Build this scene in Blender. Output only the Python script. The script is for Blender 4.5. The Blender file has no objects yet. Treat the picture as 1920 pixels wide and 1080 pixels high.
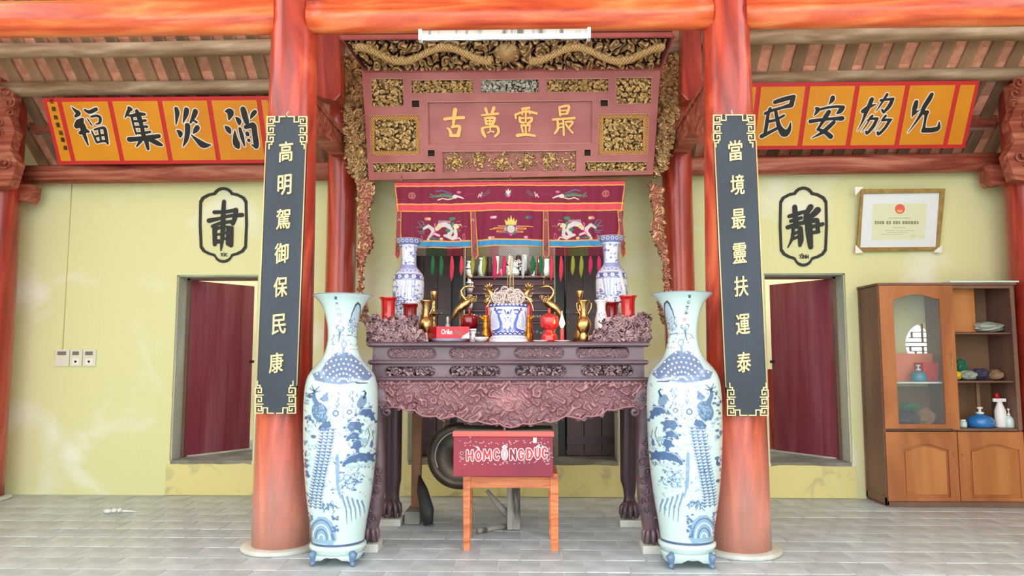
import bpy, math, random
import numpy as np
from mathutils import Vector, Matrix
from mathutils.geometry import tessellate_polygon
random.seed(4)
S = bpy.context.scene
COL = S.collection

# ---------------------------------------------------------------- camera, light, exposure
FOC, PITCH, YAW = 1400.0, math.atan(132 / 1400), math.radians(1.5)
EYE = Vector((0.13, 0.0, 1.30))
cam = bpy.data.objects.new('camera', bpy.data.cameras.new('camera'))
COL.objects.link(cam)
cam.data.sensor_width = 36
cam.data.lens = FOC / 1920 * 36
cam.location = EYE
cam.rotation_euler = (math.pi / 2 + PITCH, 0, YAW)
S.camera = cam
w = bpy.data.worlds.new('sky'); S.world = w; w.use_nodes = True
bg = w.node_tree.nodes['Background']
bg.inputs[0].default_value = (0.93, 0.97, 1.0, 1)
bg.inputs[1].default_value = 2.3
S.view_settings.view_transform = 'Standard'
S.view_settings.look = 'None'
S.view_settings.gamma = 1
S.view_settings.exposure = 0.62
S.view_settings.use_curve_mapping = False
S.cycles.use_denoising = True
S.cycles.max_bounces = 8
S.cycles.diffuse_bounces = 5

# ---------------------------------------------------------------- measuring: a sight line cut by a plane of known depth
_R = (Matrix.Rotation(YAW, 3, 'Z') @ Matrix.Rotation(math.pi / 2 + PITCH, 3, 'X'))
_Rn = np.array(_R)
def W(x, y, Y):
    d = _R @ Vector(((x - 960) / FOC, -(y - 540) / FOC, -1))
    return EYE + d * (Y / d.y)
class Pl:
    """plane through (0,y0,z0), leaning by a (top towards the room's front); local u=X, d=outward, w=up the plane"""
    def __init__(s, y0, z0=0.0, a=0.0):
        s.o = np.array((0, y0, z0), float); s.u = np.array((1., 0, 0)); s.w = np.array((0, -math.sin(a), math.cos(a)))
        s.n = np.array((0, -math.cos(a), -math.sin(a)))
    def hit(s, px, py):
        px = np.asarray(px, float); py = np.asarray(py, float)
        v = np.stack([(px - 960) / FOC, -(py - 540) / FOC, -np.ones_like(px)], -1) @ _Rn.T
        e = np.array(EYE)
        t = ((s.o - e) @ s.n) / (v @ s.n)
        P = e + v * t[..., None] - s.o
        return P @ s.u, P @ s.w
    def xf(s, p):
        p = np.asarray(p, float).reshape(-1, 3)
        return s.o + p[:, :1] * s.u + p[:, 1:2] * s.n + p[:, 2:3] * s.w
    def rect(s, x0, y0, x1, y1):
        u, ww = s.hit([x0, x1, x0, x1], [y0, y0, y1, y1])
        return (u[0] + u[2]) / 2, (u[1] + u[3]) / 2, (ww[2] + ww[3]) / 2, (ww[0] + ww[1]) / 2
def tilt(pyt, Yt, pyb, Yb, px=960):
    t, b = W(px, pyt, Yt), W(px, pyb, Yb)
    return Pl(b.y, b.z, math.atan2(b.y - t.y, t.z - b.z))

# ---------------------------------------------------------------- materials
def lin(c):
    c = np.asarray(c, float) / 255.0
    return np.where(c <= 0.04045, c / 12.92, ((c + 0.055) / 1.055) ** 2.4)
def L4(c):
    v = lin(c); return (float(v[0]), float(v[1]), float(v[2]), 1)
def mat(name, c, rough=.6, metal=0, c2=None, c3=None, nscale=(4, 4, 4), dist=0, ramp=(.35, .65), detail=4, bump=0, bscale=None, coat=0, spec=.5,
        emit=0, attr=False, trans=0, alpha=1, rnd=0, ecol=None, sss=0):
    m = bpy.data.materials.new(name); m.use_nodes = True
    nt = m.node_tree; N = nt.nodes; K = nt.links
    b = N['Principled BSDF']
    b.inputs['Base Color'].default_value = L4(c); b.inputs['Roughness'].default_value = rough; b.inputs['Metallic'].default_value = metal
    b.inputs['Coat Weight'].default_value = coat; b.inputs['Coat Roughness'].default_value = .12; b.inputs['Specular IOR Level'].default_value = spec
    b.inputs['Transmission Weight'].default_value = trans; b.inputs['Alpha'].default_value = alpha
    if emit: b.inputs['Emission Strength'].default_value = emit; b.inputs['Emission Color'].default_value = L4(ecol or c)
    src = None
    if attr:
        a = N.new('ShaderNodeAttribute'); a.attribute_name = 'Col'; src = a.outputs['Color']
    if c2 or bump:
        tc = N.new('ShaderNodeTexCoord'); mp = N.new('ShaderNodeMapping'); mp.inputs['Scale'].default_value = nscale
        K.new(tc.outputs['Object'], mp.inputs['Vector'])
        n = N.new('ShaderNodeTexNoise'); n.inputs['Scale'].default_value = 1; n.inputs['Detail'].default_value = detail
        n.inputs['Distortion'].default_value = dist
        K.new(mp.outputs[0], n.inputs['Vector'])
    if c2:
        r = N.new('ShaderNodeValToRGB'); e = r.color_ramp
        e.elements[0].position = ramp[0]; e.elements[1].position = ramp[1]
        e.elements[0].color = L4(c); e.elements[1].color = L4(c2)
        if c3:
            x = e.elements.new((ramp[0] + ramp[1]) / 2); x.color = L4(c3)
        K.new(n.outputs['Fac'], r.inputs[0]); src = r.outputs[0]
    if rnd:
        oi = N.new('ShaderNodeObjectInfo'); hs = N.new('ShaderNodeHueSaturation'); mr = N.new('ShaderNodeMapRange')
        mr.inputs['To Min'].default_value = 1 - rnd; mr.inputs['To Max'].default_value = 1 + rnd
        K.new(oi.outputs['Random'], mr.inputs['Value']); K.new(mr.outputs[0], hs.inputs['Value'])
        if src: K.new(src, hs.inputs['Color'])
        else: hs.inputs['Color'].default_value = L4(c)
        src = hs.outputs[0]
    if src: K.new(src, b.inputs['Base Color'])
    if bump:
        bp = N.new('ShaderNodeBump'); bp.inputs['Strength'].default_value = bump; bp.inputs['Distance'].default_value = .01
        if bscale:
            n2 = N.new('ShaderNodeTexNoise'); n2.inputs['Scale'].default_value = bscale; n2.inputs['Detail'].default_value = 3
            K.new(tc.outputs['Object'], n2.inputs['Vector']); K.new(n2.outputs['Fac'], bp.inputs['Height'])
        else: K.new(n.outputs['Fac'], bp.inputs['Height'])
        K.new(bp.outputs[0], b.inputs['Normal'])
    return m
M = {}
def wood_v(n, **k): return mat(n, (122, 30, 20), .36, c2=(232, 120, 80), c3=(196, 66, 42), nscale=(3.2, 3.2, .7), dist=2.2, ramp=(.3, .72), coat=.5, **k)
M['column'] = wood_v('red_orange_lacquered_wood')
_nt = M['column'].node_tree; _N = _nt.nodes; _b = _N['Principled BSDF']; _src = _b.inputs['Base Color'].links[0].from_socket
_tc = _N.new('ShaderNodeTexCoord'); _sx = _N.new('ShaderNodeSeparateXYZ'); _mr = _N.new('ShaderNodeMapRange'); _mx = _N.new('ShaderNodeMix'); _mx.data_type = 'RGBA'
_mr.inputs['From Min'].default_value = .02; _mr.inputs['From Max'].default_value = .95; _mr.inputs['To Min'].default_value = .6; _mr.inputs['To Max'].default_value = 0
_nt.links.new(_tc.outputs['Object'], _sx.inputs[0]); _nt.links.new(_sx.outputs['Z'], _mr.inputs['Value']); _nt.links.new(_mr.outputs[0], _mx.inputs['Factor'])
_nt.links.new(_src, _mx.inputs['A']); _mx.inputs['B'].default_value = L4((226, 178, 158)); _nt.links.new(_mx.outputs['Result'], _b.inputs['Base Color'])  # dust and floor haze painted into the colour, paler towards the base
M['column_dark'] = mat('deep_red_wood', (120, 32, 22), .35, c2=(205, 92, 62), c3=(165, 50, 36), nscale=(4, 4, .6), dist=2, ramp=(.3, .75), coat=.4)
M['beam'] = mat('orange_wood_beam', (165, 45, 20), .36, c2=(244, 150, 88), c3=(222, 98, 50), nscale=(.7, 5, 6), dist=1.8, ramp=(.28, .72), coat=.35)
M['rail'] = mat('dusty_red_beam', (112, 44, 34), .55, c2=(196, 132, 106), c3=(160, 80, 60), nscale=(1, 6, 12), dist=1.5, ramp=(.3, .7))
M['purlin'] = mat('weathered_grey_wood', (105, 82, 60), .75, c2=(190, 172, 145), c3=(150, 122, 92), nscale=(1, 6, 6), dist=1, ramp=(.3, .7))
M['rafter'] = mat('brown_rafter', (112, 86, 66), .8, c2=(176, 140, 108), nscale=(8, 2, 2), ramp=(.3, .7), rnd=.25)
M['roof_tile'] = mat('terracotta', (212, 136, 106), .85, c2=(240, 186, 156), nscale=(12, 12, 12), ramp=(.3, .7), rnd=.22)
M['wall'] = mat('yellow_limewash', (225, 226, 172), .9, c2=(240, 242, 220), nscale=(1.1, 1.1, 1.3), dist=.6, ramp=(.54, .68), detail=7, bump=.15, bscale=30)
M['wall_low'] = mat('stained_yellow_limewash', (226, 218, 150), .9, c2=(180, 175, 140), nscale=(4, 4, 4), dist=1, ramp=(.55, .75), detail=8, bump=.2, bscale=30)
M['reveal'] = mat('pale_green_reveal', (205, 210, 190), .9, c2=(170, 180, 165), nscale=(3, 3, 1))
M['beyond'] = mat('cream_wall', (232, 222, 180), .9, c2=(210, 200, 165), nscale=(1, 1, 1))
M['stone'] = mat('grey_stone', (150, 150, 140), .8, c2=(110, 108, 100), nscale=(5, 5, 5), detail=8)
M['tile'] = mat('grey_brick_tile', (168, 180, 186), .42, c2=(198, 210, 214), nscale=(5, 5, 5), detail=5, rnd=.07, bump=.1, bscale=25)
M['mortar'] = mat('pale_mortar', (194, 202, 202), .85)
M['base'] = mat('white_stone_base', (212, 214, 206), .6, c2=(190, 190, 178), nscale=(6, 6, 6))
M['black'] = mat('black_lacquer_board', (30, 42, 54), .55, c2=(44, 58, 72), nscale=(3, 3, 1), coat=.15)
M['gold'] = mat('gold_leaf', (232, 208, 152), .45, metal=.25)
M['goldm'] = mat('gilded_relief', (200, 150, 60), .34, metal=.5, attr=True)
M['glyph_gold'] = mat('antique_gold_letters', (232, 178, 96), .4, metal=.35)
M['lac'] = mat('dull_red_lacquer', (158, 78, 76), .42, c2=(178, 100, 96), nscale=(3, 3, 3), coat=.2)
M['lac_lip'] = mat('lacquer_lip', (205, 150, 130), .4)
M['dark'] = mat('dark_recess', (52, 30, 30), .7)
M['banner_o'] = mat('orange_banner_cloth', (228, 152, 18), .55, c2=(216, 138, 20), nscale=(2, 2, 2))
M['banner_r'] = mat('crimson_banner_edge', (204, 34, 44), .5)
M['ink'] = mat('black_ink', (26, 24, 26), .5)
M['white'] = mat('white_paint', (240, 240, 236), .5)
M['wallink'] = mat('charcoal_wall_paint', (52, 54, 52), .8)
M['altar'] = mat('plum_brown_wood', (84, 62, 70), .36, c2=(110, 86, 94), nscale=(2, 2, 6), coat=.35, bump=.3, bscale=60)
M['altar_rim'] = mat('worn_plum_edge', (150, 104, 106), .35, coat=.3)
M['altar_rel'] = mat('carved_plum_wood', (120, 70, 72), .36, attr=True, coat=.3)
M['altar_dark'] = mat('dark_plum_wood', (70, 46, 56), .4, coat=.2)
M['porcelain'] = mat('painted_porcelain', (220, 232, 232), .12, attr=True, coat=.6)
M['celadon'] = mat('celadon_glaze', (205, 230, 226), .12, coat=.6)
M['blueglaze'] = mat('blue_painted_glaze', (96, 126, 160), .18, coat=.5)
M['cobalt'] = mat('cobalt_glaze', (52, 62, 160), .15, coat=.5)
M['wporc'] = mat('white_porcelain', (240, 238, 238), .14, coat=.5)
M['redglaze'] = mat('red_glossy_lacquer', (196, 28, 26), .14, coat=.8)
M['dredglaze'] = mat('dark_red_lacquer', (140, 14, 22), .16, coat=.8)
M['brass'] = mat('polished_brass', (206, 176, 118), .27, metal=1, c2=(168, 136, 84), nscale=(30, 30, 30), bump=.25, bscale=70)
M['orange_gold'] = mat('amber_gold', (232, 148, 34), .28, metal=.6)
M['chest'] = mat('maroon_metal_box', (152, 42, 60), .45, c2=(128, 36, 56), nscale=(3, 3, 3))
M['lid'] = mat('red_lid', (232, 96, 88), .4)
M['lidtop'] = mat('dusty_lid_top', (120, 112, 100), .8, c2=(190, 70, 60), nscale=(6, 6, 6), ramp=(.6, .7))
M['peel'] = mat('peeled_glue', (205, 165, 172), .7)
M['letter_r'] = mat('red_letter_film', (226, 58, 70), .4)
M['letter_w'] = mat('white_letter_edge', (250, 245, 240), .5)
M['stool'] = mat('orange_brown_timber', (176, 86, 50), .5, c2=(222, 138, 88), c3=(205, 116, 68), nscale=(2, 8, 14), dist=2.5, ramp=(.3, .65))
M['gong'] = mat('old_bronze', (66, 60, 52), .4, metal=.6, c2=(112, 98, 84), nscale=(5, 5, 5))
M['timber'] = mat('raw_timber', (168, 126, 92), .7, c2=(140, 100, 72), nscale=(10, 10, 2))
M['oldwood'] = mat('old_pale_wood', (170, 165, 155), .8, c2=(90, 86, 80), nscale=(14, 14, 3), ramp=(.5, .62))
M['shoe'] = mat('dark_old_wood', (42, 44, 44), .6)
M['cloth'] = mat('embroidered_cloth', (130, 24, 60), .75, attr=True)
M['leaf'] = mat('maroon_door_paint', (132, 54, 66), .45, c2=(168, 108, 116), nscale=(7, 7, .6), ramp=(.42, .9), detail=6)
M['cab'] = mat('orange_varnished_wood', (150, 84, 46), .4, c2=(186, 116, 66), nscale=(3, 3, .8), dist=1, coat=.25)
M['cabside'] = mat('brown_plywood', (108, 78, 66), .5, c2=(134, 100, 82), nscale=(3, 3, 1))
M['cabback'] = mat('brown_back_board', (132, 98, 70), .6)
M['cabpanel'] = mat('light_varnished_panel', (190, 124, 70), .4, c2=(170, 104, 54), nscale=(6, 6, .6), ramp=(.4, .6))
M['glass'] = mat('clear_glass', (200, 215, 215), .03, alpha=.08, spec=.6)
M['lampglass'] = mat('bottle_glass', (215, 225, 220), .06, alpha=.45)
M['tube'] = mat('lit_tube', (255, 255, 255), .4, emit=3.5, ecol=(240, 250, 255))
M['metalw'] = mat('white_enamel', (225, 232, 232), .35)
M['dk'] = mat('black_green_wood', (38, 42, 44), .4, c2=(60, 66, 68), nscale=(4, 4, 1))
M['sanctum'] = mat('dim_brown_wood', (96, 76, 74), .45, c2=(74, 58, 58), nscale=(3, 3, 1))
M['plastic'] = mat('cream_plastic', (226, 224, 208), .4)
M['socket'] = mat('dark_socket', (120, 118, 110), .5)
M['framew'] = mat('olive_gold_frame', (168, 138, 66), .45, c2=(140, 112, 60), nscale=(20, 20, 20))
M['paper'] = mat('white_mat_paper', (226, 234, 238), .5, coat=.3)
M['cert'] = mat('cream_certificate', (222, 226, 192), .6)
M['faint'] = mat('faded_print', (186, 190, 168), .7)
M['print'] = mat('dark_faded_print', (142, 144, 118), .7)
M['emblem'] = mat('red_emblem', (228, 100, 90), .6)
M['emblem2'] = mat('yellow_emblem', (240, 180, 90), .6)
M['teal'] = mat('teal_plastic', (42, 140, 172), .25, coat=.3)
M['bluep'] = mat('blue_liquid_plastic', (48, 120, 190), .25, coat=.3)
M['redp'] = mat('red_plastic', (190, 24, 44), .35)
M['orange_glow'] = mat('orange_glow_sheet', (240, 140, 105), .7)
M['yellowp'] = mat('yellow_plastic', (222, 190, 40), .4)
M['greenp'] = mat('green_plastic', (30, 110, 80), .4)
M['greyp'] = mat('crumpled_clear_plastic', (160, 170, 160), .25)
M['darkp'] = mat('dark_fabric', (60, 56, 80), .8)
M['pinkp'] = mat('pink_plastic', (226, 110, 130), .4)
M['date'] = mat('dark_dates', (52, 26, 30), .35)
M['incense'] = mat('incense_ash_coil', (228, 212, 206), .8)
M['straw'] = mat('incense_stick', (206, 176, 120), .8)
M['candle'] = mat('pink_red_wax', (232, 70, 80), .35)
M['flame'] = mat('candle_flame', (255, 210, 120), .5, emit=14, ecol=(255, 205, 120))
M['cookie'] = mat('red_cookie_box', (220, 28, 48), .35)
M['cookie_d'] = mat('dark_red_box_side', (170, 20, 34), .4)
M['biscuit'] = mat('cocoa_brown_print', (130, 98, 74), .6)
M['trash'] = mat('crumpled_foil', (225, 228, 222), .35)
M['cord'] = mat('pale_cord', (196, 192, 140), .7)
for n_, c_ in dict(t_beige=(190, 165, 140), t_green=(28, 110, 62), t_red=(220, 58, 86), t_yel=(152, 158, 58), t_mag=(205, 40, 96), t_wht=(205, 208, 208)).items():
    M[n_] = mat(n_[2:] + '_silk_thread', c_, .8)

# ---------------------------------------------------------------- mesh builder
ORG = {}
_cn = {}
class MB:
    def __init__(s, xf=None): s.v = []; s.f = []; s.mi = []; s.sm = []; s.xf = xf
    def add(s, vs, fs, sm=False, mi=0):
        vs = np.asarray(vs, float).reshape(-1, 3)
        if s.xf: vs = s.xf(vs)
        b = len(s.v); s.v.extend(map(tuple, vs))
        for f in fs: s.f.append([i + b for i in f]); s.sm.append(sm); s.mi.append(mi)
        return s
    def bx(s, x0, x1, y0, y1, z0, z1, mi=0):
        return s.add([(x0, y0, z0), (x1, y0, z0), (x1, y1, z0), (x0, y1, z0), (x0, y0, z1), (x1, y0, z1), (x1, y1, z1), (x0, y1, z1)],
                     [(0, 3, 2, 1), (4, 5, 6, 7), (0, 1, 5, 4), (1, 2, 6, 5), (2, 3, 7, 6), (3, 0, 4, 7)], mi=mi)
    def loft(s, rings, closed=True, caps=True, sm=False, mi=0):
        n = len(rings[0]); fs = []
        for i in range(len(rings) - 1):
            for j in range(n if closed else n - 1):
                k = (j + 1) % n
                fs.append((i * n + j, i * n + k, (i + 1) * n + k, (i + 1) * n + j))
        if caps: fs.append(tuple(range(n))[::-1]); fs.append(tuple((len(rings) - 1) * n + j for j in range(n)))
        return s.add([p for r in rings for p in r], fs, sm, mi)
    def lathe(s, prof, c=(0, 0, 0), n=32, mi=0, a0=0):
        return s.loft([[(c[0] + r * math.cos(a0 + 2 * math.pi * j / n), c[1] + r * math.sin(a0 + 2 * math.pi * j / n), c[2] + z) for j in range(n)] for r, z in prof], sm=True, mi=mi)
    def tube(s, pts, r, n=8, mi=0, flat=1.0):
        P = [Vector(p) for p in pts]; m = len(P)
        if isinstance(r, (int, float)): r = [r] * m
        rings = []; up = None
        for i in range(m):
            t = (P[min(i + 1, m - 1)] - P[max(i - 1, 0)])
            if t.length < 1e-9: t = Vector((0, 0, 1))
            t.normalize()
            if up is None:
                up = Vector((0, 1, 0)) if abs(t.y) < .9 else Vector((1, 0, 0))
            a = up - t * up.dot(t); a.normalize(); up = a
            b = t.cross(a)
            rings.append([tuple(P[i] + a * (r[i] * flat * math.cos(2 * math.pi * j / n)) + b * (r[i] * math.sin(2 * math.pi * j / n))) for j in range(n)])
        return s.loft(rings, sm=True, mi=mi)
    def ball(s, c, r, n=10, mi=0):
        if isinstance(r, (int, float)): r = (r, r, r)
        m = n // 2 + 1
        return s.loft([[(c[0] + r[0] * math.sin(math.pi * max(i, .02) / m if i < m else math.pi * .995) * math.cos(2 * math.pi * j / n),
                         c[1] + r[1] * math.sin(math.pi * max(i, .02) / m if i < m else math.pi * .995) * math.sin(2 * math.pi * j / n),
                         c[2] - r[2] * math.cos(math.pi * i / m)) for j in range(n)] for i in range(m + 1)], sm=True, mi=mi)
    def prism(s, poly, d0, d1, holes=(), mi=0):
        """2-D outline (x,z) with holes, thickness d0..d1 along the middle axis"""
        loops = [list(poly)] + [list(h) for h in holes]
        tri = tessellate_polygon([[Vector((x, z, 0)) for x, z in l] for l in loops])
        flat = [p for l in loops for p in l]; n = len(flat)
        vs = [(x, d0, z) for x, z in flat] + [(x, d1, z) for x, z in flat]
        fs = [tuple(t) for t in tri] + [tuple(i + n for i in t)[::-1] for t in tri]
        b = 0
        for l in loops:
            k = len(l)
            for i in range(k): j = (i + 1) % k; fs.append((b + i, b + j, b + j + n, b + i + n))
            b += k
        return s.add(vs, fs, mi=mi)
    def build(s, name, m, parent=None, org=None, bevel=0, cols=None, recalc=True):
        o0 = ORG[parent.name] if parent else Vector(org or (0, 0, 0))
        me = bpy.data.meshes.new(name)
        va = np.array(s.v, float).reshape(-1, 3) - np.array(o0)
        me.from_pydata(va.tolist(), [], s.f)
        for x in (m if isinstance(m, (list, tuple)) else [m]): me.materials.append(M[x])
        me.polygons.foreach_set('use_smooth', s.sm); me.polygons.foreach_set('material_index', s.mi)
        if cols is not None:
            ca = me.color_attributes.new('Col', 'FLOAT_COLOR', 'POINT')
            ca.data.foreach_set('color', np.c_[cols, np.ones(len(cols))].astype(np.float32).ravel())
        if recalc and len(s.f) < 60000:
            import bmesh
            bm = bmesh.new(); bm.from_mesh(me); bmesh.ops.recalc_face_normals(bm, faces=bm.faces); bm.to_mesh(me); bm.free()
        me.update()
        o = bpy.data.objects.new(name, me); COL.objects.link(o)
        if parent: o.parent = parent
        else: o.location = o0
        ORG[o.name] = o0
        if bevel:
            b = o.modifiers.new('bevel', 'BEVEL'); b.width = bevel; b.segments = 2; b.limit_method = 'ANGLE'
        return o
def tag(o, label=None, cat=None, group=None, kind=None):
    if label: o['label'] = label
    if cat: o['category'] = cat
    if group: o['group'] = group
    if kind: o['kind'] = kind
    return o
def thing(name, label, cat, loc, group=None):
    o = bpy.data.objects.new(name, None); COL.objects.link(o); o.location = loc; o.empty_display_size = .05
    ORG[o.name] = Vector(loc)
    return tag(o, label, cat, group)

# lettering: glyph outlines filled and extruded to real letters
def glyph(txt, size=1.0, ext=.01, bold=0.0, shear=0.0):
    cu = bpy.data.curves.new('t', 'FONT'); cu.body = txt; cu.size = size; cu.extrude = ext; cu.offset = bold * size; cu.shear = shear
    cu.resolution_u = 3
    o = bpy.data.objects.new('t', cu); COL.objects.link(o)
    dg = bpy.context.evaluated_depsgraph_get(); me = bpy.data.meshes.new_from_object(o.evaluated_get(dg))
    v = np.zeros(len(me.vertices) * 3); me.vertices.foreach_get('co', v); v = v.reshape(-1, 3)
    f = [tuple(p.vertices) for p in me.polygons]
    bpy.data.objects.remove(o); bpy.data.meshes.remove(me); bpy.data.curves.remove(cu)
    mn, mx = v.min(0), v.max(0)
    v[:, :2] -= (mn[:2] + mx[:2]) / 2
    return v, f, mx[:2] - mn[:2]
_gc = {}
def put_glyph(mb, txt, pl, cx, cy, wpx, hpx, d, ext=.006, bold=0, rise=0):
    """fit a glyph in the box wpx x hpx seen around (cx,cy) on plane pl; d = height of its middle above the plane; thickened by laying shifted copies over each other"""
    if txt not in _gc: _gc[txt] = glyph(txt, 1, .5, 0)
    v, f, sz = _gc[txt]
    u0, u1, w0, w1 = pl.rect(cx - wpx / 2, cy - hpx / 2, cx + wpx / 2, cy + hpx / 2)
    bh = bold * (w1 - w0) ; fx, fz = (u1 - u0 - 2 * bh) / sz[0], (w1 - w0 - 2 * bh) / sz[1]
    for k in range(8 if bold else 1):
        x = v[:, 0] * fx + (bh * math.cos(k * math.pi / 4) if bold else 0); z = v[:, 1] * fz + (bh * math.sin(k * math.pi / 4) if bold else 0) + rise * x
        mb.add(np.stack([(u0 + u1) / 2 + x, d + k * .00025 + v[:, 2] * 2 * ext, (w0 + w1) / 2 + z], 1), f)
def brush(mb, strokes, pl, ox, oy, k, d0, d1, grow=0.0, gpx=0.0):
    lift = 0
    """brush-written strokes: chains of (x, y, width) laid on plane pl as real raised pieces"""
    for st in strokes:
        P_ = np.array(st, float); n = len(P_)
        Q = []
        for i in range(n - 1):
            p0, p1, p2, p3 = P_[max(i - 1, 0)], P_[i], P_[i + 1], P_[min(i + 2, n - 1)]
            m = 1 if n == 2 else 4
            for j in range(m):
                t = j / m; Q.append(.5 * (2 * p1 + (p2 - p0) * t + (2 * p0 - 5 * p1 + 4 * p2 - p3) * t * t + (3 * p1 - p0 - 3 * p2 + p3) * t ** 3))
        Q.append(P_[-1]); Q = np.array(Q)
        px, py, r = ox + Q[:, 0] / k, oy + Q[:, 1] / k, np.maximum(Q[:, 2], 2) / k / 2 * (1 + grow) + gpx
        u, w_ = pl.hit(px, py); mpp = abs(float(pl.hit(ox + 1, oy)[0]) - float(pl.hit(ox, oy)[0])); r = r * mpp
        for i in range(len(Q) - 1):
            a = math.atan2(w_[i + 1] - w_[i], u[i + 1] - u[i]); P2 = []
            for e, b in ((i + 1, a - math.pi / 2), (i, a + math.pi / 2)):
                for j in range(6): t = b + math.pi * j / 5; P2.append((u[e] + r[e] * math.cos(t), w_[e] + r[e] * math.sin(t)))
            lift += .00003; m = len(P2); mb.add([(x, d0, z) for x, z in P2] + [(x, d1 + lift, z) for x, z in P2], [tuple(range(m))[::-1], tuple(range(m, 2 * m))] + [(q, (q + 1) % m, (q + 1) % m + m, q + m) for q in range(m)])
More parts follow.
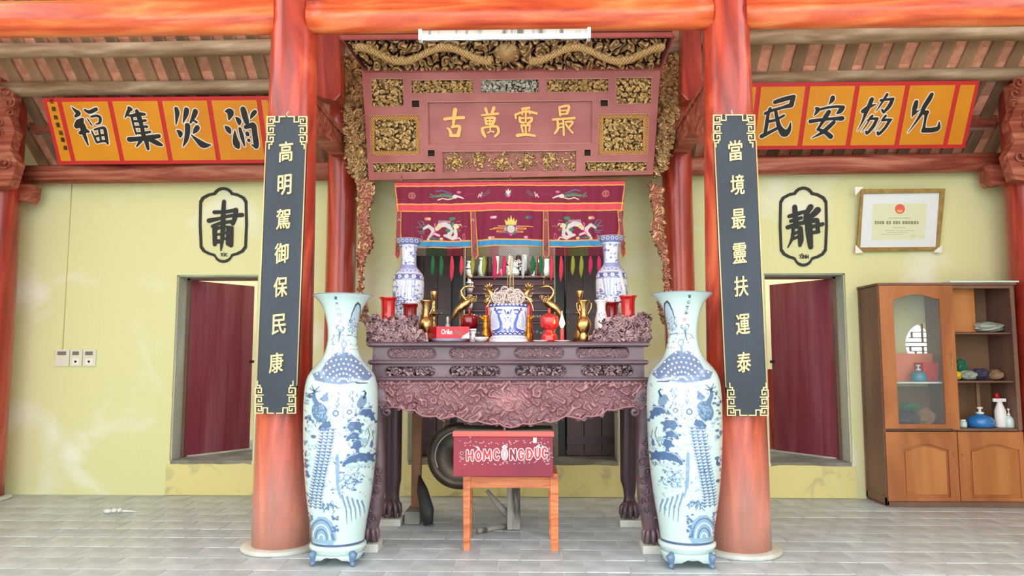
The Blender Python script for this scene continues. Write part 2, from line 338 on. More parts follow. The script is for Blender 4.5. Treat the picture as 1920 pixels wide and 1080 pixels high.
STR = {
'福': [[(50,110,10),(130,190,70),(190,240,90),(130,300,50)],[(320,175,50),(400,215,70),(480,190,75),(550,155,70)],[(270,360,60),(210,440,150),(150,500,100)],[(260,480,130),(300,600,120),(220,640,60)],[(340,580,60),(385,610,60)],[(290,620,80),(330,730,70),(385,880,30)],[(370,350,20),(460,480,30)],[(450,310,40),(560,290,50),(630,330,60),(620,430,50),(540,460,20)],[(460,600,30),(560,820,50)],[(520,570,40),(640,540,50),(720,550,70),(750,700,70),(780,850,50)],[(540,710,45),(680,680,45),(750,680,40)],[(570,830,40),(700,800,50),(780,820,50)],[(610,580,45),(650,800,45)]],
'集': [[(130,130,60),(170,160,70)],[(150,150,80),(100,240,60),(50,330,20)],[(110,280,40),(200,290,60),(330,260,80),(450,260,50)],[(290,190,70),(340,330,100),(390,500,80),(430,700,90)],[(190,320,50),(230,500,40),(280,660,40)],[(230,400,45),(340,400,50),(470,385,50)],[(260,515,45),(500,510,50)],[(290,640,40),(420,640,50),(560,615,50)],[(140,770,100),(300,760,90),(500,740,100),(740,700,80)],[(370,800,70),(290,910,30)],[(480,780,100),(520,960,60)],[(540,760,90),(700,840,100),(790,880,60)]],
'災': [[(170,150,80),(190,240,90),(165,470,20)],[(380,170,100),(360,280,90),(310,430,20)],[(560,200,100),(530,290,90),(460,430,40)],[(530,390,40),(580,420,50)],[(190,590,30),(250,640,100),(250,710,50)],[(600,530,100),(560,590,90),(520,640,30)],[(400,490,110),(400,620,100),(370,780,80),(310,910,20)],[(480,680,20),(600,790,90),(720,880,130),(880,880,10)]],
'消': [[(130,200,20),(240,220,140),(210,370,30)],[(360,330,40),(410,390,100),(420,460,50)],[(140,510,40),(200,570,110),(235,650,30)],[(330,590,20),(340,750,100),(370,870,140),(410,945,40)],[(500,160,110),(530,280,120),(570,420,100)],[(740,210,80),(690,270,80),(650,350,20)],[(550,520,80),(650,490,100),(710,490,110),(735,650,110),(765,850,110),(770,920,80)],[(680,880,30),(760,930,60)],[(435,550,60),(480,720,80),(530,900,30)],[(583,645,80),(590,665,80)],[(615,785,70),(620,795,60)]],
'民': [[(410,230,80),(600,170,90),(790,120,80)],[(780,130,90),(740,280,100)],[(740,290,100),(560,340,60),(350,400,60),(210,460,60)],[(310,360,60),(270,480,65),(240,680,75),(210,850,70)],[(300,620,60),(420,590,55),(590,500,50)],[(420,390,60),(450,560,75),(500,740,95),(600,860,150),(690,790,90),(725,640,15)],[(140,920,90),(280,850,70),(450,760,60)]],
'安': [[(550,140,90),(540,190,90),(470,280,10)],[(210,350,40),(250,390,90),(180,500,20)],[(290,380,50),(450,340,50),(620,320,50),(770,330,60)],[(760,340,80),(700,410,100),(620,470,10)],[(100,620,80),(300,590,70),(500,570,60),(740,560,95)],[(470,430,90),(400,540,95),(320,670,60),(250,780,50)],[(250,780,60),(400,840,80),(510,930,100)],[(570,640,80),(440,760,90),(330,850,70),(130,955,15)]],
'協': [[(370,230,90),(320,350,85),(250,500,75),(180,680,40),(80,860,10)],[(190,470,80),(300,390,80),(450,330,20)],[(680,130,60),(620,220,50),(540,350,35),(450,480,10)],[(550,250,50),(680,230,50),(800,220,60)],[(790,230,70),(720,370,80),(610,490,50)],[(610,490,50),(575,440,40)],[(380,560,50),(330,610,50)],[(290,650,40),(380,620,50),(480,620,60)],[(470,630,60),(400,770,70),(280,910,60),(255,880,45)],[(310,670,30),(230,790,25),(160,880,10)],[(650,560,50),(600,620,50)],[(580,650,50),(680,640,50),(760,640,50)],[(730,650,70),(640,800,60),(510,930,60),(485,890,40)],[(560,690,14),(440,860,8)]],
'允': [[(300,280,80),(270,400,100),(215,580,20)],[(260,500,90),(340,460,20),(400,430,15)],[(610,130,80),(550,240,100),(460,380,90),(400,520,70),(280,700,40),(130,900,10)],[(440,500,80),(520,490,80)],[(500,510,80),(480,640,50),(450,800,60),(440,860,90)],[(450,850,100),(600,850,100),(740,810,90),(760,680,15)]],
'肅': [[(385,230,50),(375,400,60),(370,600,60),(355,780,40),(345,870,15)],[(260,370,50),(400,365,45),(540,340,50)],[(540,340,60),(530,430,60),(500,520,50)],[(190,480,60),(330,450,42),(450,420,42),(620,405,55)],[(240,555,50),(350,510,42),(500,490,45)],[(270,590,50),(380,560,30),(490,570,40)],[(265,590,60),(265,790,50)],[(485,580,50),(475,800,60)],[(300,660,30),(360,655,30)],[(290,750,60),(330,750,50)],[(440,590,50),(440,780,60)],[(380,640,30),(460,640,30)],[(380,715,34),(440,720,40)]],
'靜': [[(270,290,60),(280,450,70),(290,540,60)],[(200,410,50),(330,370,50),(400,350,40)],[(220,470,45),(350,430,45)],[(180,550,55),(330,500,50),(400,490,50)],[(250,560,40),(240,680,40),(180,810,10)],[(340,560,60),(345,700,70),(335,780,40)],[(240,640,40),(350,590,40)],[(240,700,35),(350,650,40)],[(470,290,70),(420,370,60),(400,430,40)],[(560,330,80),(500,390,70),(420,440,60)],[(440,440,80),(450,600,90),(470,800,60)],[(400,470,60),(550,460,60)],[(560,480,50),(560,600,50)],[(430,555,45),(600,515,50),(620,505,45)],[(450,625,40),(570,605,45)]],
'古': [[(230,110,50),(215,200,45),(205,320,25)],[(95,230,35),(200,215,35),(340,210,35)],[(130,345,20),(160,370,30),(180,440,40)],[(190,330,30),(285,325,35),(265,440,45)],[(170,440,35),(270,440,35)]],
'萬': [[(620,95,35),(645,165,25)],[(725,85,40),(700,165,30)],[(570,180,20),(650,170,25),(780,158,28)],[(615,215,25),(630,290,30)],[(610,215,25),(735,215,30),(710,290,35)],[(625,255,20),(715,250,20)],[(630,290,20),(710,290,25)],[(675,215,20),(680,370,18)],[(575,350,30),(585,400,40),(615,455,25)],[(590,340,25),(680,325,25),(770,330,30),(785,400,30),(740,450,25)],[(650,405,18),(690,385,16),(725,395,18)]],
'靈': [[(1090,95,25),(1180,85,30)],[(1140,90,25),(1135,270,20)],[(1000,165,20),(1010,215,25)],[(1010,170,25),(1130,130,25),(1275,155,28)],[(1100,120,22),(1090,170,20)],[(1185,120,22),(1190,160,20)],[(1060,210,30),(1065,260,30),(1110,275,25)],[(1060,215,20),(1110,215,22)],[(1160,215,25),(1215,215,25),(1200,260,30),(1160,280,22)],[(1080,310,25),(1190,305,25)],[(1135,310,20),(1140,430,22)],[(1080,320,20),(1100,390,25)],[(1190,320,22),(1180,380,22)],[(1030,440,40),(1140,425,30),(1255,445,25)]],
'最': [[(1570,75,25),(1690,60,30),(1670,150,30)],[(1570,80,25),(1580,180,25)],[(1590,120,18),(1670,115,18)],[(1590,165,20),(1670,160,20)],[(1490,235,28),(1630,225,25),(1760,215,30)],[(1545,250,25),(1550,350,30),(1510,410,25)],[(1560,290,18),(1620,285,18)],[(1620,240,22),(1625,430,25)],[(1650,265,22),(1740,265,25),(1690,340,22)],[(1650,290,20),(1690,350,20),(1740,405,20)],[(1560,340,18),(1610,330,18)]],
'H': [[(0,0,26),(0,100,26)],[(100,0,26),(100,100,26)],[(0,50,22),(100,50,22)]],
'O': [[(50,0,26),(8,30,26),(8,70,26),(50,100,26),(92,70,26),(92,30,26),(50,0,26)]],
'M': [[(0,100,24),(8,0,24)],[(8,0,24),(50,75,22)],[(50,75,22),(92,0,24)],[(92,0,24),(100,100,24)]],
'C': [[(95,24,24),(60,0,24),(10,22,26),(8,76,26),(55,100,24),(95,78,24)]],
'N': [[(0,100,26),(0,0,26)],[(0,0,24),(100,100,24)],[(100,100,26),(100,0,26)]],
'G': [[(95,22,24),(55,0,24),(8,24,26),(8,76,26),(50,100,24),(95,84,24)],[(95,88,24),(95,55,22)],[(95,55,20),(60,55,20)]],
'Đ': [[(8,0,26),(8,100,26)],[(8,0,24),(60,4,24),(95,50,26),(60,96,24),(8,100,24)],[(-16,50,16),(44,50,16)]],
'U': [[(5,0,26),(8,70,26),(50,100,24),(92,70,26),(95,0,26)]],
'`': [[(0,0,34),(100,100,20)]], '´': [[(100,0,34),(0,100,20)]], '^': [[(0,100,24),(50,0,24),(100,100,24)]], "'": [[(60,0,36),(80,60,30),(0,100,20)]],
}
# a painter: fills shapes on a raster laid out in the flat drawing of a decorated surface; vertices then take their colour from it
class Cv:
    def __init__(s, x0, y0, x1, y1, k, bgc):
        s.x0, s.y0, s.k = x0, y0, k
        s.a = np.empty((int((y1 - y0) * k), int((x1 - x0) * k), 3)); s.a[:] = bgc
    def _box(s, x0, y0, x1, y1):
        h, w_ = s.a.shape[:2]; k = s.k
        a, b = max(0, int((x0 - s.x0) * k) - 1), min(w_, int((x1 - s.x0) * k) + 2)
        c, d = max(0, int((y0 - s.y0) * k) - 1), min(h, int((y1 - s.y0) * k) + 2)
        if a >= b or c >= d: return None
        X, Y = np.meshgrid((np.arange(a, b) + .5) / k + s.x0, (np.arange(c, d) + .5) / k + s.y0)
        return (slice(c, d), slice(a, b)), X, Y
    def _mix(s, sl, m, col, al):
        r = s.a[sl]; m = np.clip(m, 0, 1)[..., None] * al; s.a[sl] = r * (1 - m) + np.array(col, float) * m
    def ell(s, cx, cy, rx, ry, col, al=1, rot=0):
        R = max(rx, ry); q = s._box(cx - R, cy - R, cx + R, cy + R)
        if not q: return
        sl, X, Y = q; c, t = math.cos(rot), math.sin(rot); X = X - cx; Y = Y - cy
        e = np.hypot((X * c + Y * t) / rx, (-X * t + Y * c) / ry)
        s._mix(sl, (1 - e) * min(rx, ry) * s.k + .5, col, al)
    def ring(s, cx, cy, r, w_, col, al=1):
        s.line([(cx + r * math.cos(t * .3), cy + r * math.sin(t * .3)) for t in range(22)], w_, col, al)
    def line(s, pts, w_, col, al=1):
        ws = w_ if isinstance(w_, (list, tuple)) else [w_] * len(pts)
        mw = max(ws)
        q = s._box(min(p[0] for p in pts) - mw, min(p[1] for p in pts) - mw, max(p[0] for p in pts) + mw, max(p[1] for p in pts) + mw)
        if not q: return
        sl, X, Y = q; m = np.zeros_like(X)
        for i in range(len(pts) - 1):
            (ax, ay), (bx_, by) = pts[i], pts[i + 1]; dx, dy = bx_ - ax, by - ay; l2 = dx * dx + dy * dy + 1e-9
            t = np.clip(((X - ax) * dx + (Y - ay) * dy) / l2, 0, 1)
            D = np.hypot(X - ax - t * dx, Y - ay - t * dy)
            m = np.maximum(m, ((ws[i] * (1 - t) + ws[i + 1] * t) / 2 - D) * s.k + .5)
        s._mix(sl, m, col, al)
    def poly(s, pts, col, al=1):
        q = s._box(min(p[0] for p in pts), min(p[1] for p in pts), max(p[0] for p in pts), max(p[1] for p in pts))
        if not q: return
        sl, X, Y = q; s._mix(sl, inside(X, Y, pts).astype(float), col, al)
    def text(s, txt, cx, cy, wpx, hpx, col, bold=0, al=1):
        v, f, sz = glyph(txt, 1, 0, bold)
        for p in f:
            s.poly([(cx + v[i, 0] * wpx / sz[0], cy - v[i, 1] * hpx / sz[1]) for i in p], col, al)
    def get(s, px, py):
        i = np.clip(((np.asarray(py) - s.y0) * s.k).astype(int), 0, s.a.shape[0] - 1)
        j = np.clip(((np.asarray(px) - s.x0) * s.k).astype(int), 0, s.a.shape[1] - 1)
        return lin(s.a[i, j])
def inside(X, Y, pts):
    m = np.zeros(np.shape(X), bool); n = len(pts)
    for i in range(n):
        (x0, y0), (x1, y1) = pts[i], pts[(i + 1) % n]
        if y0 == y1: continue
        c = ((y0 > Y) != (y1 > Y)) & (X < (x1 - x0) * (Y - y0) / (y1 - y0) + x0)
        m ^= c
    return m
def scrolls(X, Y, cell, seed, turns=2.2):
    """carver's scroll field 0..1: cloud curls packed side by side with grooves between"""
    rg = np.random.RandomState(seed); q = cell * 1.0
    X, Y = X + q * .34 * np.sin(Y / q * 2.3 + seed) + q * .14 * np.sin(Y / q * 6.1 + X / q * 3), Y + q * .34 * np.sin(X / q * 2.1 + seed * 2) + q * .14 * np.sin(X / q * 5.3)
    x0, y0 = X.min() - cell * 2, Y.min() - cell * 2
    nx, ny = int((X.max() - x0) / cell) + 4, int((Y.max() - y0) / cell) + 4
    b1 = np.full(X.shape, 1e9); b2 = b1.copy(); H = np.zeros(X.shape)
    for i in range(nx):
        for j in range(ny):
            cx, cy = x0 + (i + .5 * (j % 2) + rg.uniform(-.32, .32)) * cell, y0 + (j + rg.uniform(-.32, .32)) * cell * .85
            sg, ph, sc = rg.choice([-1, 1]), rg.uniform(0, 6.3), rg.uniform(.75, 1.25)
            if cx > X.max() + cell * 2 or cy > Y.max() + cell * 2: continue
            d = np.hypot(X - cx, Y - cy) / sc
            u = d < b1
            b2 = np.where(u, b1, np.minimum(b2, d))
            th = np.arctan2(Y - cy, X - cx)
            h = .5 + .5 * np.cos(sg * th + ph + turns * 2 * math.pi * (d / cell) ** .8)
            H = np.where(u, h, H); b1 = np.where(u, d, b1)
    g = np.clip((b2 - b1) / cell * 4, 0, 1)
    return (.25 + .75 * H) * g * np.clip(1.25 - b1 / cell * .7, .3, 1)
def relief(name, pl, outline, d0, amp, step, cell, clo, chi, seed, parent, m='goldm', thr=None, thick=.015, extra=None, hfun=None, gam=1.0, kind=None):
    xs = [p[0] for p in outline]; ys = [p[1] for p in outline]
    X, Y = np.meshgrid(np.arange(min(xs), max(xs) + step, step), np.arange(min(ys), max(ys) + step, step))
    ins = inside(X, Y, outline)
    H = scrolls(X, Y, cell, seed)
    if hfun is not None: H = hfun(X, Y, H)
    u, ww = pl.hit(X, Y)
    P = pl.xf(np.stack([u, d0 + amp * H, ww], -1).reshape(-1, 3))
    ok = ins.copy()
    if thr is not None: ok &= (H > thr)
    q = ok[:-1, :-1] & ok[1:, :-1] & ok[:-1, 1:] & ok[1:, 1:]
    n = X.shape[1]; I, J = np.nonzero(q); a = I * n + J
    F = np.stack([a, a + n, a + n + 1, a + 1], 1)
    used = np.unique(F); mp = -np.ones(X.size, int); mp[used] = np.arange(len(used)); F = mp[F]
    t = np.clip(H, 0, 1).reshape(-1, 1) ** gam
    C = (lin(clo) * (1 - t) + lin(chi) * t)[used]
    mb = MB(); mb.v = P[used].tolist(); mb.f = F.tolist(); mb.sm = [True] * len(F); mb.mi = [0] * len(F)
    o = mb.build(name, m, parent, cols=C, recalc=False)
    if thick:
        sd = o.modifiers.new('thickness', 'SOLIDIFY'); sd.thickness = thick; sd.offset = -1
    if kind: o['kind'] = kind
    return o
def lpx(prof, cx, Y, zb=None):
    """profile given as (image height, half width) of a round thing whose axis stands at depth Y -> (radius, z), centre"""
    out = []
    for y, r in prof:
        a = W(cx, y, Y); b = W(cx + r, y, Y); out.append(((b - a).length, a.z))
    if zb is not None: out[-1] = (out[-1][0], zb)
    c = W(cx, prof[-1][0], Y)
    return out, (c.x, Y)
def turned(name, prof, cx, Y, m, parent=None, zb=None, n=32, hollow=True, org=None):
    """prof from top (first) to bottom; hollow adds a mouth going in"""
    p, c = lpx(prof, cx, Y, zb)
    if hollow:
        r0, z0 = p[0]; r1, z1 = p[min(2, len(p) - 1)]
        p = [(max(r1 * .75, .002), z1), (r0 * .9, z0 - .002), (r0 * .96, z0 + .001)] + p
    mb = MB().lathe(p, (c[0], c[1], 0), n)
    return mb.build(name, m, parent, org=org)
def PX(pts, Y, dy=None):
    return [W(p[0], p[1], Y + (p[2] if len(p) > 2 else 0)) for p in pts]
def pxs(r, Y): return r * Y / FOC
def curl(mb, c, r, a0, turns=1.4, sg=1, rt=.006, n=6, steps=16, ax=None):
    pts = []
    for i in range(steps):
        t = i / (steps - 1); rr = r * (1 - .85 * t); a = a0 + sg * t * turns * 2 * math.pi
        pts.append((c[0] + rr * math.cos(a), c[1], c[2] + rr * math.sin(a)))
    mb.tube(pts, [rt * (.5 + t / steps) for t in range(steps)], n)

# ================================================================ THE SETTING
WY = 7.22                                   # face of the back wall
wp = Pl(WY)
def wz(y, Y=WY, x=957): return W(x, y, Y).z
def wx(x, y=700, Y=WY): return W(x, y, Y).x
T = .30
TS = .272
# floor: mortar bed with the tiles laid on it in staggered rows
floor = MB().bx(-5.0, 4.8, -2.5, WY + .25, -.08, -.0045).build('floor', 'mortar'); tag(floor, kind='structure')
variants = []
for k in range(4):
    r_ = random.Random(k); s2 = TS / 2 - .004; j = [r_.uniform(-.002, .002) for _ in range(8)]
    v = [(-s2 + j[0], -s2 + j[1], -.012), (s2 + j[2], -s2, -.012), (s2, s2 + j[3], -.012), (-s2, s2, -.012)]
    t_ = [(x * .975, y * .975, r_.uniform(-.002, 0)) for x, y, z in v]
    v = [(x, y, z) for x, y, z in v] + [(x, y, -.005) for x, y, z in v] + t_
    me = bpy.data.meshes.new('brick_tile')
    me.from_pydata(v, [], [(0, 1, 5, 4), (1, 2, 6, 5), (2, 3, 7, 6), (3, 0, 4, 7), (4, 5, 9, 8), (5, 6, 10, 9), (6, 7, 11, 10), (7, 4, 8, 11), (8, 9, 10, 11)])
    me.materials.append(M['tile']); variants.append(me)
rest = MB(); cnt = 0; row = 0
y = 4.30
spots = []
while y < WY:
    off = (row % 2) * TS / 2
    hw = (y * .70 + .25)
    for i in range(-19, 19):
        x = i * TS + off + .05
        if -5 < x < 4.8: spots.append((abs(x) < hw, y, x))
    y += TS; row += 1
spots.sort(key=lambda s_: (not s_[0], s_[1], abs(s_[2])))
for vis, yy, x in spots:
    if vis and cnt < 300:
        o = bpy.data.objects.new('brick_tile', variants[cnt % 4]); COL.objects.link(o); o.parent = floor
        o.location = (x, yy, random.uniform(-.0015, .0015)); cnt += 1
    else:
        rest.bx(x - TS / 2 + .005, x + TS / 2 - .005, yy - TS / 2 + .005, min(WY, yy + TS / 2 - .005), -.012, -.001)
y = 4.30 - TS
while y > -2.3:
    for i in range(-18, 18): rest.bx(i * TS + .005, (i + 1) * TS - .005, y - TS / 2 + .005, y + TS / 2 - .005, -.012, -.001)
    y -= TS
o = rest.build('brick_tile_field', 'tile', floor); o['kind'] = 'stuff'
yard = MB().bx(-30, 30, -30, -2.5, -.4, -.15).build('courtyard_ground', 'base'); tag(yard, kind='structure')

# back wall with its door openings, shrine opening and round window
dz0, dz1 = wz(866), wz(514)
DL = (wx(332, 520), wx(474, 850)); DR = (wx(1443, 850), wx(1592, 700))
CO = (wx(764, 820), wx(1161, 820)); cz0, cz1 = wz(866), 2.62
def rc(x0, x1, z0, z1): return [(x0, z0), (x1, z0), (x1, z1), (x0, z1)]
rwx, rwz, rwr = wx(1739, 645), wz(646), .205
circ = [(rwx + rwr * math.cos(a * math.pi / 20), rwz + rwr * math.sin(a * math.pi / 20)) for a in range(40)]
wall = MB(wp.xf).prism(rc(-5.0, 4.8, -.1, 3.12), 0, -T, [rc(DL[0], DL[1], dz0, dz1), rc(DR[0], DR[1], dz0, dz1), rc(CO[0], CO[1], cz0, cz1), circ]).build('wall_back', 'wall')
tag(wall, kind='structure')
for n_, (a, b) in (('trim_1', DL), ('trim_2', DR), ('trim_3', CO)):
    e = .012
    mb = MB(wp.xf)
    mb.bx(a, a + e, -T, -.02, dz0, dz1 if n_ != 'trim_3' else cz1); mb.bx(b - e, b, -T, -.02, dz0, dz1 if n_ != 'trim_3' else cz1)
    mb.bx(a, b, -T, -.02, (dz1 if n_ != 'trim_3' else cz1) - e, dz1 if n_ != 'trim_3' else cz1)
    tag(mb.build(n_, 'reveal'), kind='structure')
# proud plinths and threshold slabs under the openings
for n_, a, b in (('trim_4', DL[0] - .02, DL[1] + .02), ('trim_5', DR[0] - .02, DR[1] + .02), ('trim_6', CO[0] - .02, CO[1] + .02)):
    mb = MB(wp.xf); r_ = random.Random(n_); P_ = [(a, 0), (b, 0), (b, dz0 - .035)]
    P_ += [(b + (a - b) * i / 8, dz0 - .03 + r_.uniform(-.012, .012)) for i in range(1, 8)] + [(a, dz0 - .035)]
    mb.prism(P_, 0, .022); tag(mb.build(n_, 'wall_low'), kind='structure')
    tag(MB(wp.xf).bx(a + .03, b - .03, -T - .9, .004, dz0 - .03, dz0 + .004).build('threshold', 'stone'), kind='structure')
# side walls
tag(MB().bx(-5.2, -5.0, 1.0, WY + T, 0, 4.2).build('wall_left', 'wall'), kind='structure')
tag(MB().bx(4.8, 5.0, 1.0, WY + T, 0, 4.2).build('wall_right', 'wall'), kind='structure')
# the yard room behind
tag(MB().bx(-5.2, 4.4, 9.3, 9.5, -.1, 2.9).build('wall_rear_yard', 'beyond'), kind='structure')
tag(MB().bx(-5.2, 5.0, WY + T, 9.3, .1, dz0 - .03).build('floor_rear_yard', 'stone'), kind='structure')
# lattice of the round window
lat = MB(wp.xf)
_R_ = rwr
for zz, hw in ((.12, .10), (.065, .13), (.02, .195), (-.02, .195), (-.065, .12), (-.12, .14)): lat.bx(rwx - hw, rwx + hw, -.1, -.075, rwz + zz - .0055, rwz + zz + .0055)
for xx, za, zb_ in ((0, .02, .2), (-.10, .065, .12), (.10, .065, .12), (0, -.02, -.2), (-.12, -.065, -.02), (.12, -.065, -.02), (-.07, -.12, -.065), (.07, -.12, -.065)): lat.bx(rwx + xx - .0055, rwx + xx + .0055, -.101, -.074, rwz + min(za, zb_), rwz + max(za, zb_))
win = lat.build('window_1', 'cabside'); tag(win, kind='structure')

# roof: slab, battens and terracotta courses seen between them
RS = .80
ZP = wz(163, 6.75) + .075
def zr(Y): return ZP + RS * (6.75 - Y)
ridge = 3.2
roof = MB()
roof.loft([[(x, 7.9, zr(7.9) + .09), (x, ridge, zr(ridge) + .09), (x, 1.2, zr(ridge) - RS * (ridge - 1.2) + .09), (x, 1.2, zr(ridge) - RS * (ridge - 1.2) + .16), (x, ridge, zr(ridge) + .17), (x, 7.9, zr(7.9) + .17)] for x in (-5.3, 5.1)])
ceil = roof.build('ceiling', 'roof_tile'); tag(ceil, kind='structure')
def slope_box(mb, x0, x1, Ya, Yb, h0, h1, mi=0):
    mb.loft([[(x, Ya, zr(Ya) + h0), (x, Yb, zr(Yb) + h0), (x, Yb, zr(Yb) + h1), (x, Ya, zr(Ya) + h1)] for x in (x0, x1)], mi=mi)
PIT = .215
nx = int(9.9 / PIT)
mb = MB(); slope_box(mb, -.055, .055, 7.9, 5.2, 0, .03)
rme = mb.build('rafter', 'rafter', ceil); RM = rme.data; bpy.data.objects.remove(rme)
tms = []
for k in range(3):
    mb = MB(); dd = [(.002, .012), (.006, .01), (0, .016)][k]
    # tile: lower edge hangs a little below the next one
    mb.add([(-PIT / 2, .07, -.056 + .0), (PIT / 2, .07, -.056), (PIT / 2, -.07, .056 + dd[0]), (-PIT / 2, -.07, .056 + dd[0]),
            (-PIT / 2, .07, -.044 + dd[1]), (PIT / 2, .07, -.044 + dd[1]), (PIT / 2, -.07, .07), (-PIT / 2, -.07, .07)],
           [(0, 1, 2, 3), (4, 7, 6, 5), (0, 4, 5, 1), (1, 5, 6, 2), (2, 6, 7, 3), (3, 7, 4, 0)])
    q_ = mb.build('roof_tile', 'roof_tile', ceil); tms.append(q_.data); bpy.data.objects.remove(q_)
nt_ = 0; restt = MB()
for i in range(nx):
    x = -4.95 + i * PIT + random.uniform(-.012, .012)
    if abs(x) > 1.45:
        o = bpy.data.objects.new('rafter', RM); COL.objects.link(o); o.parent = ceil; o.location = (x, 0, 0)
    for j in range(12):
        Yt = 7.65 - j * .128
        if abs(x + PIT / 2) < 1.5: continue
        if nt_ < 300 and (6.1 < Yt < 6.72 or (abs(x) > 3.9 and Yt > 6.72)):
            o = bpy.data.objects.new('roof_tile', random.choice(tms)); COL.objects.link(o); o.parent = ceil
            o.location = (x + PIT / 2, Yt, zr(Yt) + .035 + random.uniform(-.004, .004)); nt_ += 1
        else: slope_box(restt, x + .01, x + PIT - .01, Yt + .06, Yt - .06, .035, .05)
o = restt.build('roof_tile_field', 'roof_tile', ceil); o['kind'] = 'stuff'

# ---------------------------------------------------------------- columns and beams
def column(x, Y, rb, rt, h, label, m, base=None):
    t = thing('column', label, 'column', (x, Y, 0))
    pr = [(rb * (1.0 - .02 * math.cos(k)), 0.03 + (h - .03) * k / 14) for k in range(15)]
    pr = [(rb + (rt - rb) * (z / h) ** 1.2, z) for _, z in pr]
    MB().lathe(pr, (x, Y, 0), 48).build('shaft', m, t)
    if base: MB().lathe([(base * .98, 0), (base, .006), (base, .022), (base * .97, .03), (rb, .032)], (x, Y, 0), 48).build('base_stone', 'base', t)
    return t
cl, cr = W(542, 450, 5.25), W(1372, 450, 5.25)
CLX, CRX = cl.x, cr.x
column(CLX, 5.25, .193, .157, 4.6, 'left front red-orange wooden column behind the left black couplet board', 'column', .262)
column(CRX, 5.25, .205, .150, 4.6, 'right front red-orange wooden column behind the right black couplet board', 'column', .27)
IY = 6.85
ILX, IRX = W(640, 450, IY).x, W(1272, 450, IY).x
column(ILX, IY, .14, .135, 3.75, 'left inner dark red column between the left front column and the shrine', 'column_dark', .2)
column(IRX, IY, .14, .135, 3.75, 'right inner dark red column between the shrine and the right front column', 'column_dark', .2)
FLX, FRX = W(36, 350, 6.9).x - .2, W(1886, 350, 6.9).x + .2
column(FLX, 6.9, .2, .19, 4.0, 'dark red column at the far left edge of the hall', 'column_dark', .26)
column(FRX, 6.9, .2, .19, 4.0, 'dark red column at the far right edge beside the cabinet', 'column_dark', .26)
# carved corbels at the outer columns
for sx, X0, lab in ((1, FLX, 'small brown corbel block on the far left column under the rail'), (-1, FRX, 'small brown corbel block on the far right column under the rail')):
    a = X0 + sx * .17; b = W(66 if sx > 0 else 1848, 360, 7.0).x
    z1, z0 = wz(344 if sx > 0 else 318, 7.0), wz(376 if sx > 0 else 356, 7.0)
    P_ = [(a, z0 + .02), (b - sx * .03, z0), (b, z0 + .05), (b + sx * .01, z1), (a, z1)]
    tag(MB(Pl(7.0).xf).prism(P_, -.08, .08).build('corbel', 'rail', org=(X0, 7.0, z0)), lab, 'corbel')
    t = thing('carved_bracket', ('left' if sx > 0 else 'right') + ' dusty red carved bracket on the far %s column beside the banner' % ('left' if sx > 0 else 'right'), 'bracket', (X0, 6.85, 3.1))
    e = W(24 if sx > 0 else 1898, 260, 6.7).x
    P_ = [(160, 12), (170, 30), (215, 26), (240, 38), (275, 30), (300, 46), (345, 34), (352, 0)]
    pts = [(e - sx * .2, wz(150, 6.7))] + [(e + sx * (q - 26) * .0048, wz(yy, 6.7)) for yy, q in P_[:-1]] + [(e - sx * .2, wz(352, 6.7))]
    MB(Pl(6.7).xf).prism(pts, -.06, .06).build('bracket_board', 'rail', t)
    mb = MB(); r_ = random.Random(5)
    for k in range(9): curl(mb, (e + sx * r_.uniform(-.16, .03), 6.62, wz(170 + 19 * k, 6.7)), r_.uniform(.04, .07), r_.uniform(0, 6), 1.3, r_.choice([-1, 1]), .011)
    mb.build('carved_scrolls', 'rail', t)

def log(name, a, b, rz, ry, label, m, cat='beam', wob=0, groove=False, seed=0):
    r_ = random.Random(seed); mb = MB(); rings = []; n = 28
    for i in range(15):
        t = i / 14; c = Vector(a).lerp(Vector(b), t); dz = wob * math.sin(t * 5 + seed) if wob else 0
        k = 1 + (.05 * math.sin(t * 9 + seed) if wob else 0)
        rg = []
        for j in range(n):
            th = 2 * math.pi * j / n; yy, zz = math.cos(th), math.sin(th)
            if groove:
                zz = math.copysign(abs(zz) ** .8, zz); pin = 1 - .22 * math.exp(-((zz - .25) / .09) ** 2) - .1 * math.exp(-((zz + .72) / .06) ** 2); yy *= pin
            rg.append((c.x, c.y + yy * ry * k, c.z + dz + zz * rz * k))
        rings.append(rg)
    mb.loft(rings, sm=True)
    return tag(mb.build(name, m, org=a), label, cat)
BY = 5.2
zb_l, zb_c, zb_r = W(250, 66, BY).z, W(957, 58, BY).z, W(1650, 50, BY).z
for xa, xb, z, lab in ((-5.0, CLX - .12, zb_l, 'left'), (CLX + .12, CRX - .12, zb_c, 'centre'), (CRX + .12, 4.8, zb_r, 'right')):
    log('beam', (xa, BY, z + .13), (xb, BY, z + .13), .132, .10, {'left': 'orange front beam running left of the left front column', 'centre': 'orange front beam above the tube lamp between the front columns', 'right': 'orange front beam running right of the right front column'}[lab], 'beam', groove=True)
RL, RR = wz(325, 7.05, 300), W(1700, 304, 7.05).z
mb = MB(); n = 24; rings = []
for i in range(13):
    t = i / 12; x = FLX + .1 + t * (FRX - FLX - .2); z = RL + (RR - RL) * t
    rings.append([(x, 7.08 + .09 * math.cos(2 * math.pi * j / n), z + .092 * math.copysign(abs(math.sin(2 * math.pi * j / n)) ** .7, math.sin(2 * math.pi * j / n))) for j in range(n)])
mb.loft(rings, sm=True)
tag(mb.build('rail_beam', 'rail', org=(0, 7.08, RL)), 'long dusty red rail beam along the top of the yellow wall', 'beam')
